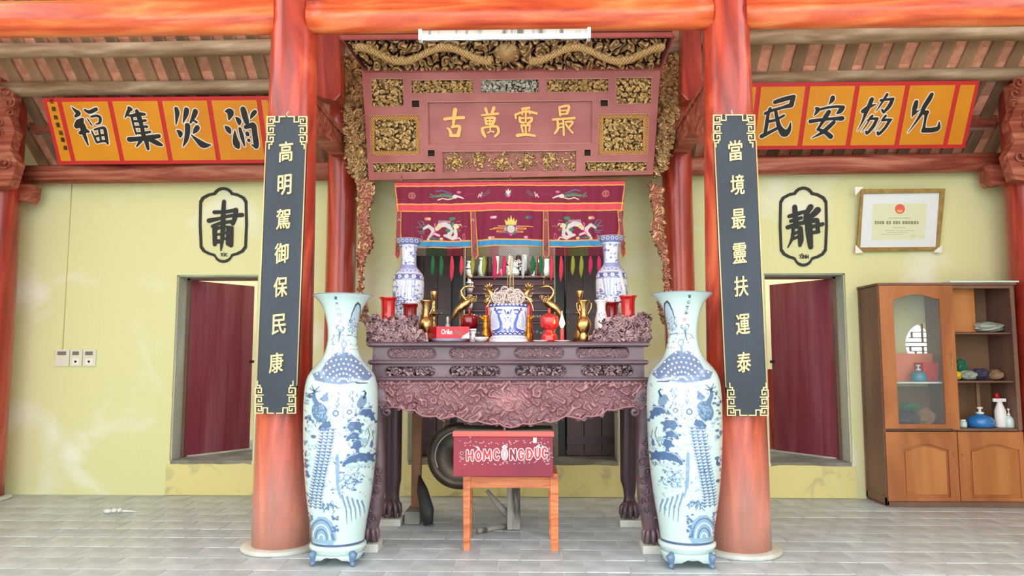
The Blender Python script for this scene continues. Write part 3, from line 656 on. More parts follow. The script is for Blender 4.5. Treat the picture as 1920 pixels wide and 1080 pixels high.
for xa, xb, yy, lab in ((FLX + .1, ILX, 233, 'left'), (IRX, FRX - .1, 223, 'right')):
    z = W(60 if lab == 'left' else 1860, yy, 7.15).z
    tag(MB().bx(xa, xb, 7.12, 7.24, z - .088, z + .088).build('tie_beam', 'rail', org=(xa, 7.18, z), bevel=.012), 'plain red tie beam behind the %s orange banner' % lab, 'beam')
for (ya, pa, yb, pb, Yp, lab, k) in ((170, 0, 161, 505, 6.75, 'lower left grey purlin just above the left orange banner', 1), (96, 0, 88, 505, 6.38, 'upper left grey purlin under the roof tiles', 2),
                                  (147, 1405, 140, 1920, 6.75, 'lower right grey purlin just above the right orange banner', 3), (68, 1405, 63, 1920, 6.38, 'upper right grey purlin under the roof tiles', 4)):
    A, B = W(pa, ya, Yp), W(pb, yb, Yp)
    s_ = (B.z - A.z) / (B.x - A.x)
    x0, x1 = (-5.0, ILX - .05) if k < 3 else (IRX + .05, 4.8)
    log('purlin', (x0, Yp, A.z + s_ * (x0 - A.x)), (x1, Yp, A.z + s_ * (x1 - A.x)), .068, .068, lab, 'purlin', 'purlin', wob=.008, seed=k)
A = W(700, 78, 6.3); log('purlin', (ILX - .05, 6.5, A.z), (IRX + .05, 6.5, A.z), .06, .06, 'grey purlin behind the tube lamp above the carved frieze', 'purlin', 'purlin', seed=9)
for X0, lab in ((ILX, 'left'), (IRX, 'right')):
    zt_, zi, zf = W(648, 262, 6.75).z, W(650, 293, 6.75).z, W(598, 282, 5.4).z
    P_ = [(5.3, zt_), (IY, zt_), (IY, zi), (6.5, zi - .02), (6.1, zi - .03), (5.8, zi - .1), (5.5, zf + .05), (5.3, zf)]
    mb = MB(); n = len(P_); tri = tessellate_polygon([[Vector((a, b, 0)) for a, b in P_]])
    for d in (-.07, .07): mb.add([(X0 + d, a, b) for a, b in P_], [tuple(t) for t in tri])
    mb.add([(X0 - .07, a, b) for a, b in P_] + [(X0 + .07, a, b) for a, b in P_], [(i, (i + 1) % n, (i + 1) % n + n, i + n) for i in range(n)])
    mb.bx(X0 - .085, X0 + .085, 5.3, IY, zt_ - .03, zt_ + .01)
    tag(mb.build('cross_beam', 'rail', org=(X0, 6, zt_)), '%s arched cross beam joining the front and inner columns' % lab, 'beam')

for X0, e, sx, lab in ((ILX, 646, 1, 'left'), (IRX, 1272, -1, 'right')):
    x1 = W(e, 120, 6.35).x; z0 = W(e, 190, 6.35).z; x0 = X0 - sx * .12
    P_ = [(x0, z0 + .03), (x1 - sx * .05, z0 - .03), (x1, z0 + .03), (x1 - sx * .03, zr(6.35) - .05), (x0, zr(6.35) - .05)]
    tag(MB(Pl(6.35).xf).prism(P_, -.09, .09).build('king_post', 'column_dark', org=(X0, 6.35, z0), bevel=.02), 'short wide orange-red post standing on the %s cross beam' % lab, 'post')
# ---------------------------------------------------------------- side doors
def door(nm, hx, sgn, ang, L_):
    """leaf hinged at hx, swung inwards"""
    z0, z1 = dz0 + .02, dz1 - .03
    d = MB(); c, s_ = math.cos(ang), math.sin(ang)
    def xf(p): p = np.asarray(p, float); return np.stack([hx + sgn * (p[:, 0] * c - p[:, 1] * s_ * -1 * 0), WY + .22 + p[:, 0] * s_ + p[:, 1] * c, p[:, 2]], 1)
    fr = MB(xf); fr.bx(.02, L_ - .02, .03, .06, z0 + .25, z0 + .33); fr.bx(.02, L_ - .02, .03, .06, z1 - .35, z1 - .27)
    leaf = fr.build(nm, 'leaf'); tag(leaf, kind='structure')
    n = 5
    for i in range(n):
        a = L_ * i / n; b = L_ * (i + 1) / n
        MB(xf).bx(a + .0008, b - .0008, 0, .03, z0, z1).build('plank', 'leaf', leaf, bevel=.0012)
    hb = MB(xf); hb.bx(L_ - .03, L_ + .03, -.012, .004, 1.25, 1.28); hb.build('door_bolt', 'dark', leaf)
door('door_1', DL[0] + .05, 1, math.radians(57), .74)
door('door_2', DR[1] - .05, -1, math.radians(57), .74)
# frames in the far plane of the doorway
for nm, (a, b) in (('trim_7', DL), ('trim_8', DR)):
    mb = MB(wp.xf)
    mb.bx(a, a + .04, -.28, -.2, dz0, dz1 - .012); mb.bx(b - .04, b, -.28, -.2, dz0, dz1 - .012); mb.bx(a, b, -.28, -.2, dz1 - .03, dz1 - .012)
    tag(mb.build(nm, 'cabside'), kind='structure')
t = W(1447, 750, 8.3)
tag(MB().bx(t.x - .06, t.x + .04, 8.25, 8.35, dz0 - .03, wz(692, 8.3)).build('wooden_post', 'column_dark', org=(t.x, 8.3, dz0 - .03)), 'small dark red post standing behind the right doorway', 'post')

# ---------------------------------------------------------------- inner shrine behind the centre opening
SY = 8.95
sx0, sx1 = CO[0] - .25, CO[1] + .25
tag(MB().bx(sx0, sx1, SY, SY + .05, cz0 - .03, 3.0).build('wall_shrine_back', 'sanctum'), kind='structure')
tag(MB().bx(sx0 - .05, sx0, WY + T, SY, cz0 - .03, 3.0).build('wall_shrine_left', 'sanctum'), kind='structure')
tag(MB().bx(sx1, sx1 + .05, WY + T, SY, cz0 - .03, 3.0).build('wall_shrine_right', 'sanctum'), kind='structure')
tag(MB().bx(sx0, sx1, WY + T, SY, 2.95, 3.0).build('ceiling_shrine', 'sanctum'), kind='structure')
def leafpanel(x0, x1, Y, lab):
    a, b = wx(x0, 600, Y), wx(x1, 600, Y)
    t = thing('folding_door', lab, 'door', ((a + b) / 2, Y, cz0))
    pl = Pl(Y)
    n = 3
    for i in range(n):
        p, q = a + (b - a) * i / n, a + (b - a) * (i + 1) / n
        MB(pl.xf).bx(p + .003, q - .003, -.035, 0, cz0 + .01, 2.58).build('plank', 'sanctum', t, bevel=.003)
    MB(pl.xf).bx(a, b, 0, .012, cz0 + .12, cz0 + .2).build('cross_rail', 'altar_dark', t)
    MB(pl.xf).bx(a, b, 0, .012, 1.75, 1.8).build('cross_rail', 'altar_dark', t)
leafpanel(768, 846, 7.62, 'left brown wooden folding door behind the altar table')
leafpanel(1061, 1158, 7.62, 'right brown wooden folding door behind the altar table')
for a, b, lab in ((846, 871, 'left'), (1040, 1059, 'right')):
    x0, x1 = wx(a, 600, 7.72), wx(b, 600, 7.72)
    t = thing('shrine_post', '%s black-green square post inside the inner shrine' % lab, 'post', (x0, 7.72, cz0))
    MB().bx(x0, x1, 7.68, 7.8, cz0 - .02, 2.9).build('post_shaft', 'dk', t, bevel=.006)
    e = x1 if lab == 'left' else x0
    MB().bx(e - .008, e + .008, 7.655, 7.68, cz0, 2.85).build('pale_edge', 'reveal', t)
# unseen lamp added inside the shrine to brighten its dim shelves
lt = thing('added_shrine_lamp', 'added unseen white lamp brightening the inner shrine from its ceiling', 'lamp', (0, 8.0, 2.9))
MB().lathe([(.02, .05), (.05, .03), (.05, .0), (.002, -.002)], (0, 8.0, 2.9), 20).build('added_lamp_body', 'metalw', lt)
ld = bpy.data.objects.new('shrine_light', bpy.data.lights.new('shrine_light', 'POINT')); COL.objects.link(ld); ld.parent = lt; ld.location = (0, -.1, -.12)  # light of the added unseen lamp
ld.data.energy = 30; ld.data.color = (1, .95, .88); ld.data.shadow_soft_size = .05
# tiered inner altar
tiers = [(518, 547, 8.55), (549, 578, 8.42), (581, 601, 8.30), (604, 640, 8.18), (642, 800, 8.05)]
t = thing('tiered_altar', 'dark plum stepped altar inside the inner shrine behind the incense bowl', 'altar', (0, 8.5, cz0))
xa, xb = wx(868, 600, 8.2), wx(1044, 600, 8.2)
for i, (ya, yb, Y) in enumerate(tiers):
    za, zb_ = wz(ya, Y), wz(yb, Y)
    if i == 4: zb_ = cz0 - .02
    MB().bx(xa, xb, Y, SY - .02, zb_ - .01, za - .02).build('tier', 'altar_dark', t)
    MB().bx(xa - .01, xb + .01, Y - .03, SY - .02, za - .022, za).build('tier_top', 'altar', t, bevel=.004)
    if i in (2, 3):
        mb = MB(); r_ = random.Random(i)
        for k in range(26):
            curl(mb, (xa + (xb - xa) * (k + .5) / 26 + r_.uniform(-.005, .005), Y - .012, (za + zb_) / 2 - .01 + r_.uniform(-.01, .01)), .018, r_.uniform(0, 6), 1.1, r_.choice([-1, 1]), .004, 5, 9)
        mb.build('shell_inlay', 'celadon', t)
    else:
        MB().bx(xa + .03, xb - .03, Y - .01, Y, (za + zb_) / 2 - .012, (za + zb_) / 2 - .002).build('moulding', 'altar', t)
tag(MB().bx(wx(858, 790, 7.66), wx(1046, 790, 7.66), 7.60, 7.65, cz0 + .005, wz(780, 7.66)).build('grey_board', 'stone', org=(0, 7.68, cz0)), 'grey board standing on the sill behind the donation box', 'board')

# ================================================================ THE GREAT ALTAR TABLE
FY, KY = 5.16, 6.08                         # front face and back
fp = Pl(FY)
zt = W(957, 641, FY - .04).z
t = thing('altar_table', 'long carved plum-brown altar table in the middle of the hall', 'table', (0, FY, 0))
AT = t
def fz(y): return W(957, y, FY).z
def fx(x, y=690): return W(x, y, FY).x
X0, X1 = fx(698), fx(1208)
def mold(y0, y1, out, m='altar', name='moulding'):
    a, b = fz(y1), fz(y0); mb = MB(); pr = [(0, a), (out * .5, a), (out, a + (b - a) * .35), (out, a + (b - a) * .7), (out * .6, b), (0, b)]
    rings = []
    for o_, z in pr:
        rings.append([(X0 - o_, FY - o_, z), (X1 + o_, FY - o_, z), (X1 + o_, KY + o_, z), (X0 - o_, KY + o_, z)])
    mb.loft(rings); return mb.build(name, m, t)
zt = fz(641)
mold(641, 651, .035, name='table_top')
mold(675, 684, .026)
mold(707, 715, .03)
def cart(x0, x1, y0, y1, n=8):
    u0, u1, w0, w1 = fp.rect(x0, y0, x1, y1); r = (w1 - w0) / 2; P_ = []
    for k in range(n + 1): a = math.pi / 2 + math.pi * k / n; P_.append((u0 + r + r * math.cos(a), (w0 + w1) / 2 + r * math.sin(a)))
    for k in range(n + 1): a = -math.pi / 2 + math.pi * k / n; P_.append((u1 - r + r * math.cos(a), (w0 + w1) / 2 + r * math.sin(a)))
    return P_[::-1]
upc = [(726, 818, 653, 672), (842, 938, 652, 672), (964, 1058, 651, 671), (1080, 1180, 650, 671)]
loc_ = [(722, 816, 687, 706), (842, 939, 686, 706), (965, 1062, 685, 705), (1089, 1187, 684, 705)]
mb = MB(fp.xf).prism([(X0, fz(675)), (X1, fz(675)), (X1, fz(651)), (X0, fz(651))], -.02, 0, [cart(a, b, c, d) for a, b, c, d in upc]); mb.build('upper_frieze_board', 'altar', t)
mb = MB(fp.xf).prism([(X0, fz(708)), (X1, fz(708)), (X1, fz(684)), (X0, fz(684))], -.02, 0, [cart(a, b, c, d) for a, b, c, d in loc_]); mb.build('lower_frieze_board', 'altar', t)
for k, (a, b, c, d) in enumerate(upc):
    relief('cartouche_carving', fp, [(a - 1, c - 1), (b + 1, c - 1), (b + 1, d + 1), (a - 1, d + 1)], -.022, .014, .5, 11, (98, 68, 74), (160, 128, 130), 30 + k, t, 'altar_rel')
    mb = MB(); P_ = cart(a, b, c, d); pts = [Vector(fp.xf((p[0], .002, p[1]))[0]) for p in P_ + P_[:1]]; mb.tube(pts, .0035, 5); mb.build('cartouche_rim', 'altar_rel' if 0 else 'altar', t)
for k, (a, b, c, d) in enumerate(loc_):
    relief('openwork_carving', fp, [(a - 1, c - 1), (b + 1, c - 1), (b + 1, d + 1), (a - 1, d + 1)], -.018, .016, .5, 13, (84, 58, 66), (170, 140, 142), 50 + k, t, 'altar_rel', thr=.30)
    mb = MB(); P_ = cart(a, b, c, d); pts = [Vector(fp.xf((p[0], .002, p[1]))[0]) for p in P_ + P_[:1]]; mb.tube(pts, .003, 5); mb.build('cartouche_rim', 'altar', t)
# carcass behind the boards
mb = MB(); mb.bx(X0, X1, FY + .09, FY + .11, fz(710), fz(645)); mb.bx(X0, X0 + .03, FY + .02, KY, fz(710), fz(645)); mb.bx(X1 - .03, X1, FY + .02, KY, fz(710), fz(645)); mb.bx(X0, X1, KY - .03, KY, fz(710), fz(645)); mb.bx(X0 + .03, X1 - .03, FY + .11, KY, fz(712), fz(709))
mb.build('carcass', 'altar_dark', t)
# carved apron with scalloped lower edge
AL = [(706, 713), (704, 745), (712, 762), (722, 770), (735, 764), (753, 766), (764, 771), (778, 770), (786, 777), (794, 781), (806, 782), (818, 781), (826, 787), (834, 785), (843, 783), (855, 781), (864, 785), (872, 790), (884, 793), (896, 790), (908, 794), (922, 797), (936, 795), (944, 800)]
ol = AL + [(957, 803)] + [(1916 - x + (6 if x < 760 else 0), y - (1 if x < 800 else 0)) for x, y in AL[::-1]]
def hf(X, Y, H):
    # projecting mask in the middle, rounded lower lip
    e = np.hypot((X - 957) / 46, (Y - 752) / 26); H = H * 1.0 + 1.3 * np.clip(1 - e, 0, 1)
    for (ex, ey) in ((948, 751), (966, 751)): H = H + .7 * np.clip(1 - np.hypot(X - ex, Y - ey) / 4.2, 0, 1)
    H = H + .8 * np.clip(1 - np.abs(np.hypot((X - 957) / 1.4, Y - 758) - 12) / 2.2, 0, 1) * (Y > 757)
    fl = .5 + .5 * np.sin(X * .045 + 1.2) * np.sin(Y * .11 + X * .02); H = H * (.45 + .55 * fl) + .22 * (1 - fl); band = np.clip(1 - np.abs(Y - 719) / 3, 0, 1); H = H * (1 - band) + band * (.75 + .25 * np.cos(X * .9))
    return H
_u, _w = fp.hit([p[0] for p in ol], [p[1] - 1.5 for p in ol])
MB().tube([Vector(fp.xf((a_, .018, b_))[0]) for a_, b_ in list(zip(_u.tolist(), _w.tolist()))[1:-1]], .007, 8).build('apron_rim', 'altar_rim', t)
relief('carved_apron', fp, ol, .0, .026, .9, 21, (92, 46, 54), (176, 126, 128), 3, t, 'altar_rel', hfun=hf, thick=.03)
# legs: front pair bowed and carved, rear pair plainer; each foot a claw on a pale block
def leg(cx_px, Y, prof, mname, front):
    mb = MB(); rings = []
    for (yy, l, r) in prof:
        a, b = W(l, yy, Y), W(r, yy, Y); z = a.z; wd = (b.x - a.x); dp = wd * (.9 if front else .9)
        cx, hx = (a.x + b.x) / 2, wd / 2
        rg = []
        for j in range(16):
            th = 2 * math.pi * j / 16; c_, s__ = math.cos(th), math.sin(th)
            rg.append((cx + hx * math.copysign(abs(c_) ** .6, c_), Y + dp / 2 * math.copysign(abs(s__) ** .6, s__), z))
        rings.append(rg)
    mb.loft(rings, sm=True)
    lg = mb.build('leg', mname, t)
    if front:
        sd = 1 if cx_px > 957 else -1; r_ = random.Random(cx_px); cv = MB()
        for k in range(15):
            (yy, l, r) = prof[0]; f = (k + .5) / 15; yv = prof[0][0] + (prof[-1][0] - 30 - prof[0][0]) * f
            lx = np.interp(yv, [p[0] for p in prof], [p[1] for p in prof]); rx = np.interp(yv, [p[0] for p in prof], [p[2] for p in prof])
            c = W(lx + (rx - lx) * r_.uniform(.25, .75), yv, Y); hw_ = (W(rx, yv, Y).x - W(lx, yv, Y).x) * .45
            curl(cv, (c.x, Y - hw_ - .002, c.z), .034, r_.uniform(0, 6), 1.3, r_.choice([-1, 1]), .008, 5, 10)
        cv.build('carved_scrolls', 'altar', lg)
    yb, l, r = prof[-1]; a, b = W(l, yb, Y), W(r, yb, Y); cx = (a.x + b.x) / 2; R_ = (b.x - a.x) / 2
    blk = W(cx_px, yb, Y)
    zb = .055
    cl_ = MB(); cl_.ball((cx, Y, zb + R_ * .75), (R_ * .9, R_ * .9, R_ * .72), 14)
    cl_.build('claw_ball', 'altar', lg)
    for k in range(5):
        a_ = math.radians(-160 + 35 * k); q = MB()
        q.tube([(cx + R_ * .45 * math.cos(a_), Y + R_ * .45 * math.sin(a_), zb + R_ * 1.9), (cx + R_ * 1.0 * math.cos(a_), Y + R_ * 1.0 * math.sin(a_), zb + R_ * 1.3),
                (cx + R_ * 1.12 * math.cos(a_), Y + R_ * 1.12 * math.sin(a_), zb + R_ * .6), (cx + R_ * .95 * math.cos(a_), Y + R_ * .95 * math.sin(a_), zb + .004)], [R_ * .3, R_ * .3, R_ * .24, R_ * .1], 8)
        q.build('claw', 'altar', lg)
    MB().bx(cx - R_ * 1.25, cx + R_ * 1.25, Y - R_ * 1.35, Y + R_ * 1.2, 0, zb - .001).build('foot_block', 'base', lg, bevel=.004)
def mir(P_): return [(y, 1915 - r, 1915 - l) for y, l, r in P_]
FRL = [(715, 1186, 1230), (745, 1180, 1233), (765, 1184, 1232), (785, 1195, 1230), (820, 1194, 1224), (870, 1193, 1222), (920, 1194, 1226), (950, 1197, 1234), (975, 1202, 1240), (995, 1207, 1238), (1008, 1206, 1240)]
leg(1222, FY + .06, FRL, 'altar', True); leg(693, FY + .06, mir(FRL), 'altar', True)
BRL = [(712, 1162, 1196), (760, 1162, 1196), (900, 1163, 1193), (915, 1168, 1192), (930, 1170, 1190), (945, 1168, 1192), (955, 1164, 1196)]
leg(1180, KY - .06, BRL, 'altar_dark', False)
BLL = [(712, 720, 754), (760, 720, 754), (900, 719, 752), (915, 721, 749), (930, 723, 748), (945, 721, 749), (955, 717, 751)]
leg(735, KY - .06, BLL, 'altar_dark', False)
# rolled scroll where the apron meets each front leg
for sx, xc in ((-1, 726), (1, 1190)):
    c = W(xc, 772, FY - .02); mb = MB(); curl(mb, (c.x, FY - .025, c.z), .032, math.pi / 2, 1.2, -sx, .014, 8, 18); mb.build('leg_scroll', 'altar', t)
# carved openwork wings at both ends of the top
wl = [(693, 641), (692, 600), (697, 591), (706, 590), (716, 596), (728, 600), (740, 597), (752, 594), (764, 598), (774, 595), (780, 601), (779, 607), (772, 610), (778, 616), (788, 621), (795, 629), (806, 641)]
wr = [(1217, 641), (1218, 596), (1212, 589), (1203, 588), (1192, 594), (1182, 600), (1170, 598), (1158, 592), (1146, 597), (1134, 600), (1128, 606), (1132, 613), (1124, 620), (1114, 626), (1108, 633), (1102, 641)]
for P_, sd, lab in ((wl, 61, 'l'), (wr, 62, 'r')):
    wpn = thing('table_wing', 'carved dragon openwork wing standing on the %s end of the altar table' % ('left' if lab == 'l' else 'right'), 'carving', (W(P_[0][0], 641, FY).x, FY + .02, zt))
    pw = Pl(FY + .03)
    relief('openwork_panel', pw, P_, .0, .045, .7, 15, (92, 56, 60), (196, 158, 158), sd, wpn, 'altar_rel', thr=.2, thick=.03)
    xe = pw.hit(P_[1][0], 620)[0]; sg = 1 if lab == 'l' else -1
    MB(pw.xf).bx(min(xe, xe + sg * .03), max(xe, xe + sg * .03), -.05, .01, zt, W(957, 594, FY).z).build('end_post', 'altar', wpn, bevel=.005)
    ws_ = MB(pw.xf); ws_.prism([(a, max(b, zt)) for a, b in zip(*[v_.tolist() for v_ in pw.hit([p[0] for p in P_[1:]] + [P_[-1][0], P_[0][0]], [p[1] + 5 for p in P_[1:]] + [641, 641])])], -.05, -.035) if 0 else None

# ================================================================ DONATION BOX AND STOOL
SYF = 5.2
def bxpx(name, x0, y0, x1, y1, Y, dep, m, parent=None, bevel=.003, org=None, z0=None, z1=None):
    a, b = W(x0, (y0 + y1) / 2, Y).x, W(x1, (y0 + y1) / 2, Y).x
    zz1 = W((x0 + x1) / 2, y0, Y).z if z1 is None else z1; zz0 = W((x0 + x1) / 2, y1, Y).z if z0 is None else z0
    return MB().bx(a, b, Y, Y + dep, zz0, zz1).build(name, m, parent, org=org, bevel=bevel)
ts = thing('stool', 'orange-brown wooden stool under the maroon donation box', 'stool', (0, 5.4, 0))
DS = .40
zs = W(957, 890, SYF).z
bxpx('seat', 864, 888, 1046, 894, SYF - .015, DS + .03, 'stool', ts)
for (x0, x1, Y) in ((868, 884, SYF), (1031, 1049, SYF), (873, 887, SYF + DS - .055), (1028, 1044, SYF + DS - .055)):
    xa, xb_ = W(x0, 900, Y).x, W(x1 - 2, 900, Y).x
    MB().loft([[(xa + .006, Y, 0), (xb_ - .002, Y, 0), (xb_ - .002, Y + .05, 0), (xa + .006, Y + .05, 0)], [(xa, Y, zs - .012), (xb_, Y, zs - .012), (xb_, Y + .055, zs - .012), (xa, Y + .055, zs - .012)]]).build('leg', 'stool', ts, bevel=.003)
bxpx('apron', 880, 894, 1034, 915, SYF + .008, .02, 'stool', ts)
bxpx('apron', 884, 894, 1030, 915, SYF + DS - .03, .02, 'stool', ts)
for x in (872, 1036):
    a = W(x, 900, SYF).x; MB().bx(a, a + .02, SYF + .05, SYF + DS - .05, W(957, 913, SYF).z, zs - .012).build('side_rail', 'stool', ts)
BYF = 5.10
tb = thing('donation_box', 'maroon metal donation box with white-edged red letters on the stool', 'box', (0, 5.3, zs))
zbb, zbt = zs + .001, W(945, 809, BYF).z
ba, bb = W(850, 850, BYF).x, W(1037, 850, BYF).x
MB().bx(ba, bb, BYF, BYF + .44, zbb, W(945, 819, BYF).z).build('box_body', 'chest', tb, bevel=.004)
MB().bx(ba - .006, bb + .006, BYF - .008, BYF + .45, W(945, 819, BYF).z + .001, zbt).build('lid', 'lid', tb, bevel=.004)
MB().bx(ba + .004, bb - .004, BYF + .004, BYF + .44, zbt - .001, zbt + .003).build('lid_dust_plate', 'lidtop', tb)
bp_ = Pl(BYF)
gl = [('H', 881, 853, 14, 22), ('O', 897, 853, 14, 22), ('M', 913.5, 852, 17, 23), ('C', 931, 851, 13, 23), ('O', 946, 850, 12, 23), ('N', 962, 851, 13, 23), ('G', 977, 851, 13, 23), ('Đ', 993, 850, 14, 22), ('U', 1008, 849, 13, 23), ('C', 1021, 848, 12, 23)]
for i_, (ch, x, y_, w_, h_) in enumerate(gl):
    def put(mb, c, x, y, w_, h_, d0, d1, g, ws=1):
        st = [[(px_ * w_ / 100, py_ * h_ / 100, ww_ * .17 * ws) for px_, py_, ww_ in q] for q in STR[c]]
        brush(mb, st, bp_, x - w_ / 2, y - h_ / 2, 1, d0, d1, 0, g)
    hh = (h_ - 5)
    mb = MB(bp_.xf); put(mb, ch, x, y_ + 1, w_ - 4.5, hh, 0, .002, .95)
    for c2, ax, ay, aw, ah, ai in (('`', 896, 839.5, 4, 3, 1), ('^', 946, 837, 7, 3, 4), ('´', 1009, 836, 4, 3, 8), ("'", 1017, 839, 2.5, 4, 8)):
        if ai == i_: put(mb, c2, ax, ay, aw, ah, 0, .002, .4, .4)
    L_ = mb.build('letter', 'letter_w', tb)
    mb = MB(bp_.xf); put(mb, ch, x, y_ + 1, w_ - 4.5, hh, .002, .003, -.25); mb.build('letter_fill', 'chest' if i_ in (5,) else ('peel' if i_ == 4 else 'letter_r'), L_)
pe = MB(bp_.xf); r_ = random.Random(8)
for k in range(120):
    cx_ = r_.uniform(862, 1030); cy_ = r_.choice([r_.gauss(829, 3.5), r_.gauss(867, 3), r_.gauss(850, 9)]); 
    if 838 < cy_ < 862: cx_ = r_.choice([r_.gauss(865, 2), r_.gauss(1030, 2)])
    P_ = [(cx_ + r_.uniform(.5, 2.6) * math.cos(a), cy_ + r_.uniform(.4, 1.7) * math.sin(a)) for a in (0, 1.1, 2.2, 3.3, 4.4, 5.4)]
    u_, w_ = bp_.hit([p[0] for p in P_], [p[1] for p in P_]); pe.prism(list(zip(u_, w_)), 0, .0007)
o = pe.build('peeled_glue_marks', 'peel', tb, recalc=True); o['kind'] = 'stuff'
mb = MB(); c = W(1003, 826, BYF); mb.bx(c.x - .012, c.x + .012, BYF - .008, BYF, c.z - .015, c.z + .02); mb.build('hasp', 'metalw', tb)

# ================================================================ THE TWO GREAT FLOOR VASES
VP = [(553.5, 57.5), (556, 55.5), (564, 46.5), (576, 38), (588, 33.7), (600, 30.7), (612, 28.5), (624, 27.5), (636, 27.3), (648, 29), (660, 32), (672, 37.3), (684, 47.5), (690, 53), (696, 57.5), (702, 61), (708, 64), (720, 66.8), (732, 68.2), (760, 69.2), (795, 69), (820, 68.4), (844, 67.5), (870, 65.6), (897, 63.4), (924, 60.4), (951, 56.6), (978, 52), (1000, 49.2), (1014, 48)]
BL, DB, LB = (88, 120, 160), (38, 68, 110), (146, 176, 200)
def paint_vase(right):
    cv = Cv(560, 548, 715, 1040, 3, (200, 224, 222)); r_ = random.Random(11 if right else 7)
    def m(x): return (1274 - x) if right else x      # drawings of the second vase mirrored about its axis
    P = lambda q: [(m(a), b) for a, b in q]
    chs = '有如意壽' if right else '有六台山'
    for i, ch in enumerate(chs): cv.text(ch, m(623 + i * 2.2), 563 + i * 9.4, 6, 7, (70, 90, 100), .01)
    cv.poly(P([(629, 600), (636.5, 600), (636.5, 607), (629, 607)]), (196, 150, 160) if right else (180, 178, 196), .8)
    # tall rock and grasses on the neck
    cv.poly(P([(648, 622), (650, 600), (655, 582), (661, 571), (666, 569), (669, 574), (669, 590), (666, 606), (664, 622)]), (178, 200, 214))
    cv.line(P([(650, 604), (654, 588), (660, 574), (664, 570), (668, 573), (669.5, 582), (668, 596)]), [1, 2, 3, 3.4, 3, 2.2, 1], (60, 78, 104))
    for k in range(70):
        a = r_.uniform(646, 668); b = r_.uniform(598, 628); cv.ell(m(a), b, r_.uniform(.5, 1.3), r_.uniform(.5, 1.2), (70, 92, 120), .8)
    # bird on a branch
    cv.ell(m(632), 621, 6, 3.6, (140, 172, 186), 1, .4); cv.line(P([(626, 617), (625, 613), (629, 612)]), 1.6, (60, 84, 100)); cv.line(P([(637, 621), (640, 616), (637, 614)]), 1.6, (60, 84, 100)); cv.line(P([(632, 624), (631, 634), (629, 643)]), [4, 3, 1], (64, 96, 120))
    cv.line(P([(617, 638), (622, 631), (632, 628), (640, 630), (652, 629), (662, 632), (667, 640), (664, 646)]), 1.3, (74, 98, 120))
    for k in range(22): cv.ell(m(r_.uniform(616, 668)), r_.uniform(628, 648), r_.uniform(1, 2.4), r_.uniform(.6, 1.4), BL, .7)
    for k in range(9): cv.line(P([(618 + k * 5.6, 655 + .4 * (k % 2)), (621 + k * 5.6, 655)]), 1.4, (190, 90, 110), .8)
    # peacock: neck loop and fanned tail of eyes across the shoulder
    fan = [(600, 694), (584, 700), (590, 712), (610, 716), (634, 719), (660, 716), (684, 713), (694, 704), (680, 690), (668, 676), (654, 664), (644, 660), (637, 664), (628, 660), (618, 668), (608, 680)]
    cv.poly(P(fan), (108, 134, 170))
    for a in range(42):
        ang = math.radians(200 + a * 3.5); cv.line(P([(640, 716), (640 + 62 * math.cos(ang), 716 + 52 * math.sin(ang))]), .7, (92, 120, 160), .5)
    for ri in range(1, 7):
        n = 4 + ri * 2
        for k in range(n):
            ang = math.radians(198 + (144) * (k + .5 * (ri % 2)) / n); x_, y_ = 640 + ri * 10.3 * math.cos(ang) * 1.0, 717 + ri * 8.8 * math.sin(ang)
            if inside(np.array([x_]), np.array([y_]), fan)[0]:
                cv.ell(m(x_), y_, 3.0, 2.6, (88, 116, 158)); cv.ell(m(x_), y_, 2.0, 1.8, (226, 238, 244))
    cv.ell(m(640), 646, 5.6, 7, (120, 142, 176)); cv.ell(m(640), 646, 3.2, 4.2, (208, 228, 232)); cv.line(P([(640, 652), (639, 660), (640, 668)]), [5, 5, 8], (120, 142, 176))
    cv.line(P([(650, 709), (664, 716), (684, 717)]), 2.4, DB)
    for k in range(13): cv.line(P([(650 + k * 2.8, 707 + k * .5), (653 + k * 2.8, 713 + k * .3)]), 1.1, (228, 238, 244))
    # phoenix at the left of the drum with long beaded tail
    cv.ell(m(600), 769, 14, 19, BL, 1, -.4)
    for k in range(60): cv.ell(m(r_.gauss(600, 6)), r_.gauss(769, 8), 1.1, .9, LB)
    cv.line(P([(594, 754), (588, 742), (589, 731)]), [10, 7, 5], BL); 
    for q in ([(589, 731), (580, 726)], [(589, 731), (584, 721)], [(590, 730), (598, 722)], [(589, 733), (600, 730)], [(588, 735), (578, 736)]): cv.line(P(q), [2.4, 1.1], DB)
    cv.poly(P([(598, 745), (613, 731), (615, 748), (606, 750)]), (96, 128, 164))
    cv.poly(P([(598, 796), (606, 786), (618, 783), (621, 793), (612, 801), (602, 803)]), (66, 98, 138))
    for tl in range(3):
        x_ = [(606 + tl * 9, 798), (600 + tl * 9, 840), (594 + tl * 8, 880), (588 + tl * 8, 920), (586 + tl * 9, 944)]
        cv.line(P(x_), [5, 7, 8, 7, 3], (132, 164, 192), .85)
        for k in range(26):
            f = k / 25; yy = 800 + 142 * f; xx = np.interp(yy, [p[1] for p in x_], [p[0] for p in x_])
            for sg in (-1, 1):
                cv.line(P([(xx, yy), (xx + sg * 5.5, yy - 2.4)]), [2.6, 1], BL); cv.ell(m(xx + sg * 2.2), yy + 2.4, 1.7, 1.2, (224, 240, 244))
            cv.line(P([(xx, yy), (xx + 1.6, yy + 2)]), 1.2, DB)
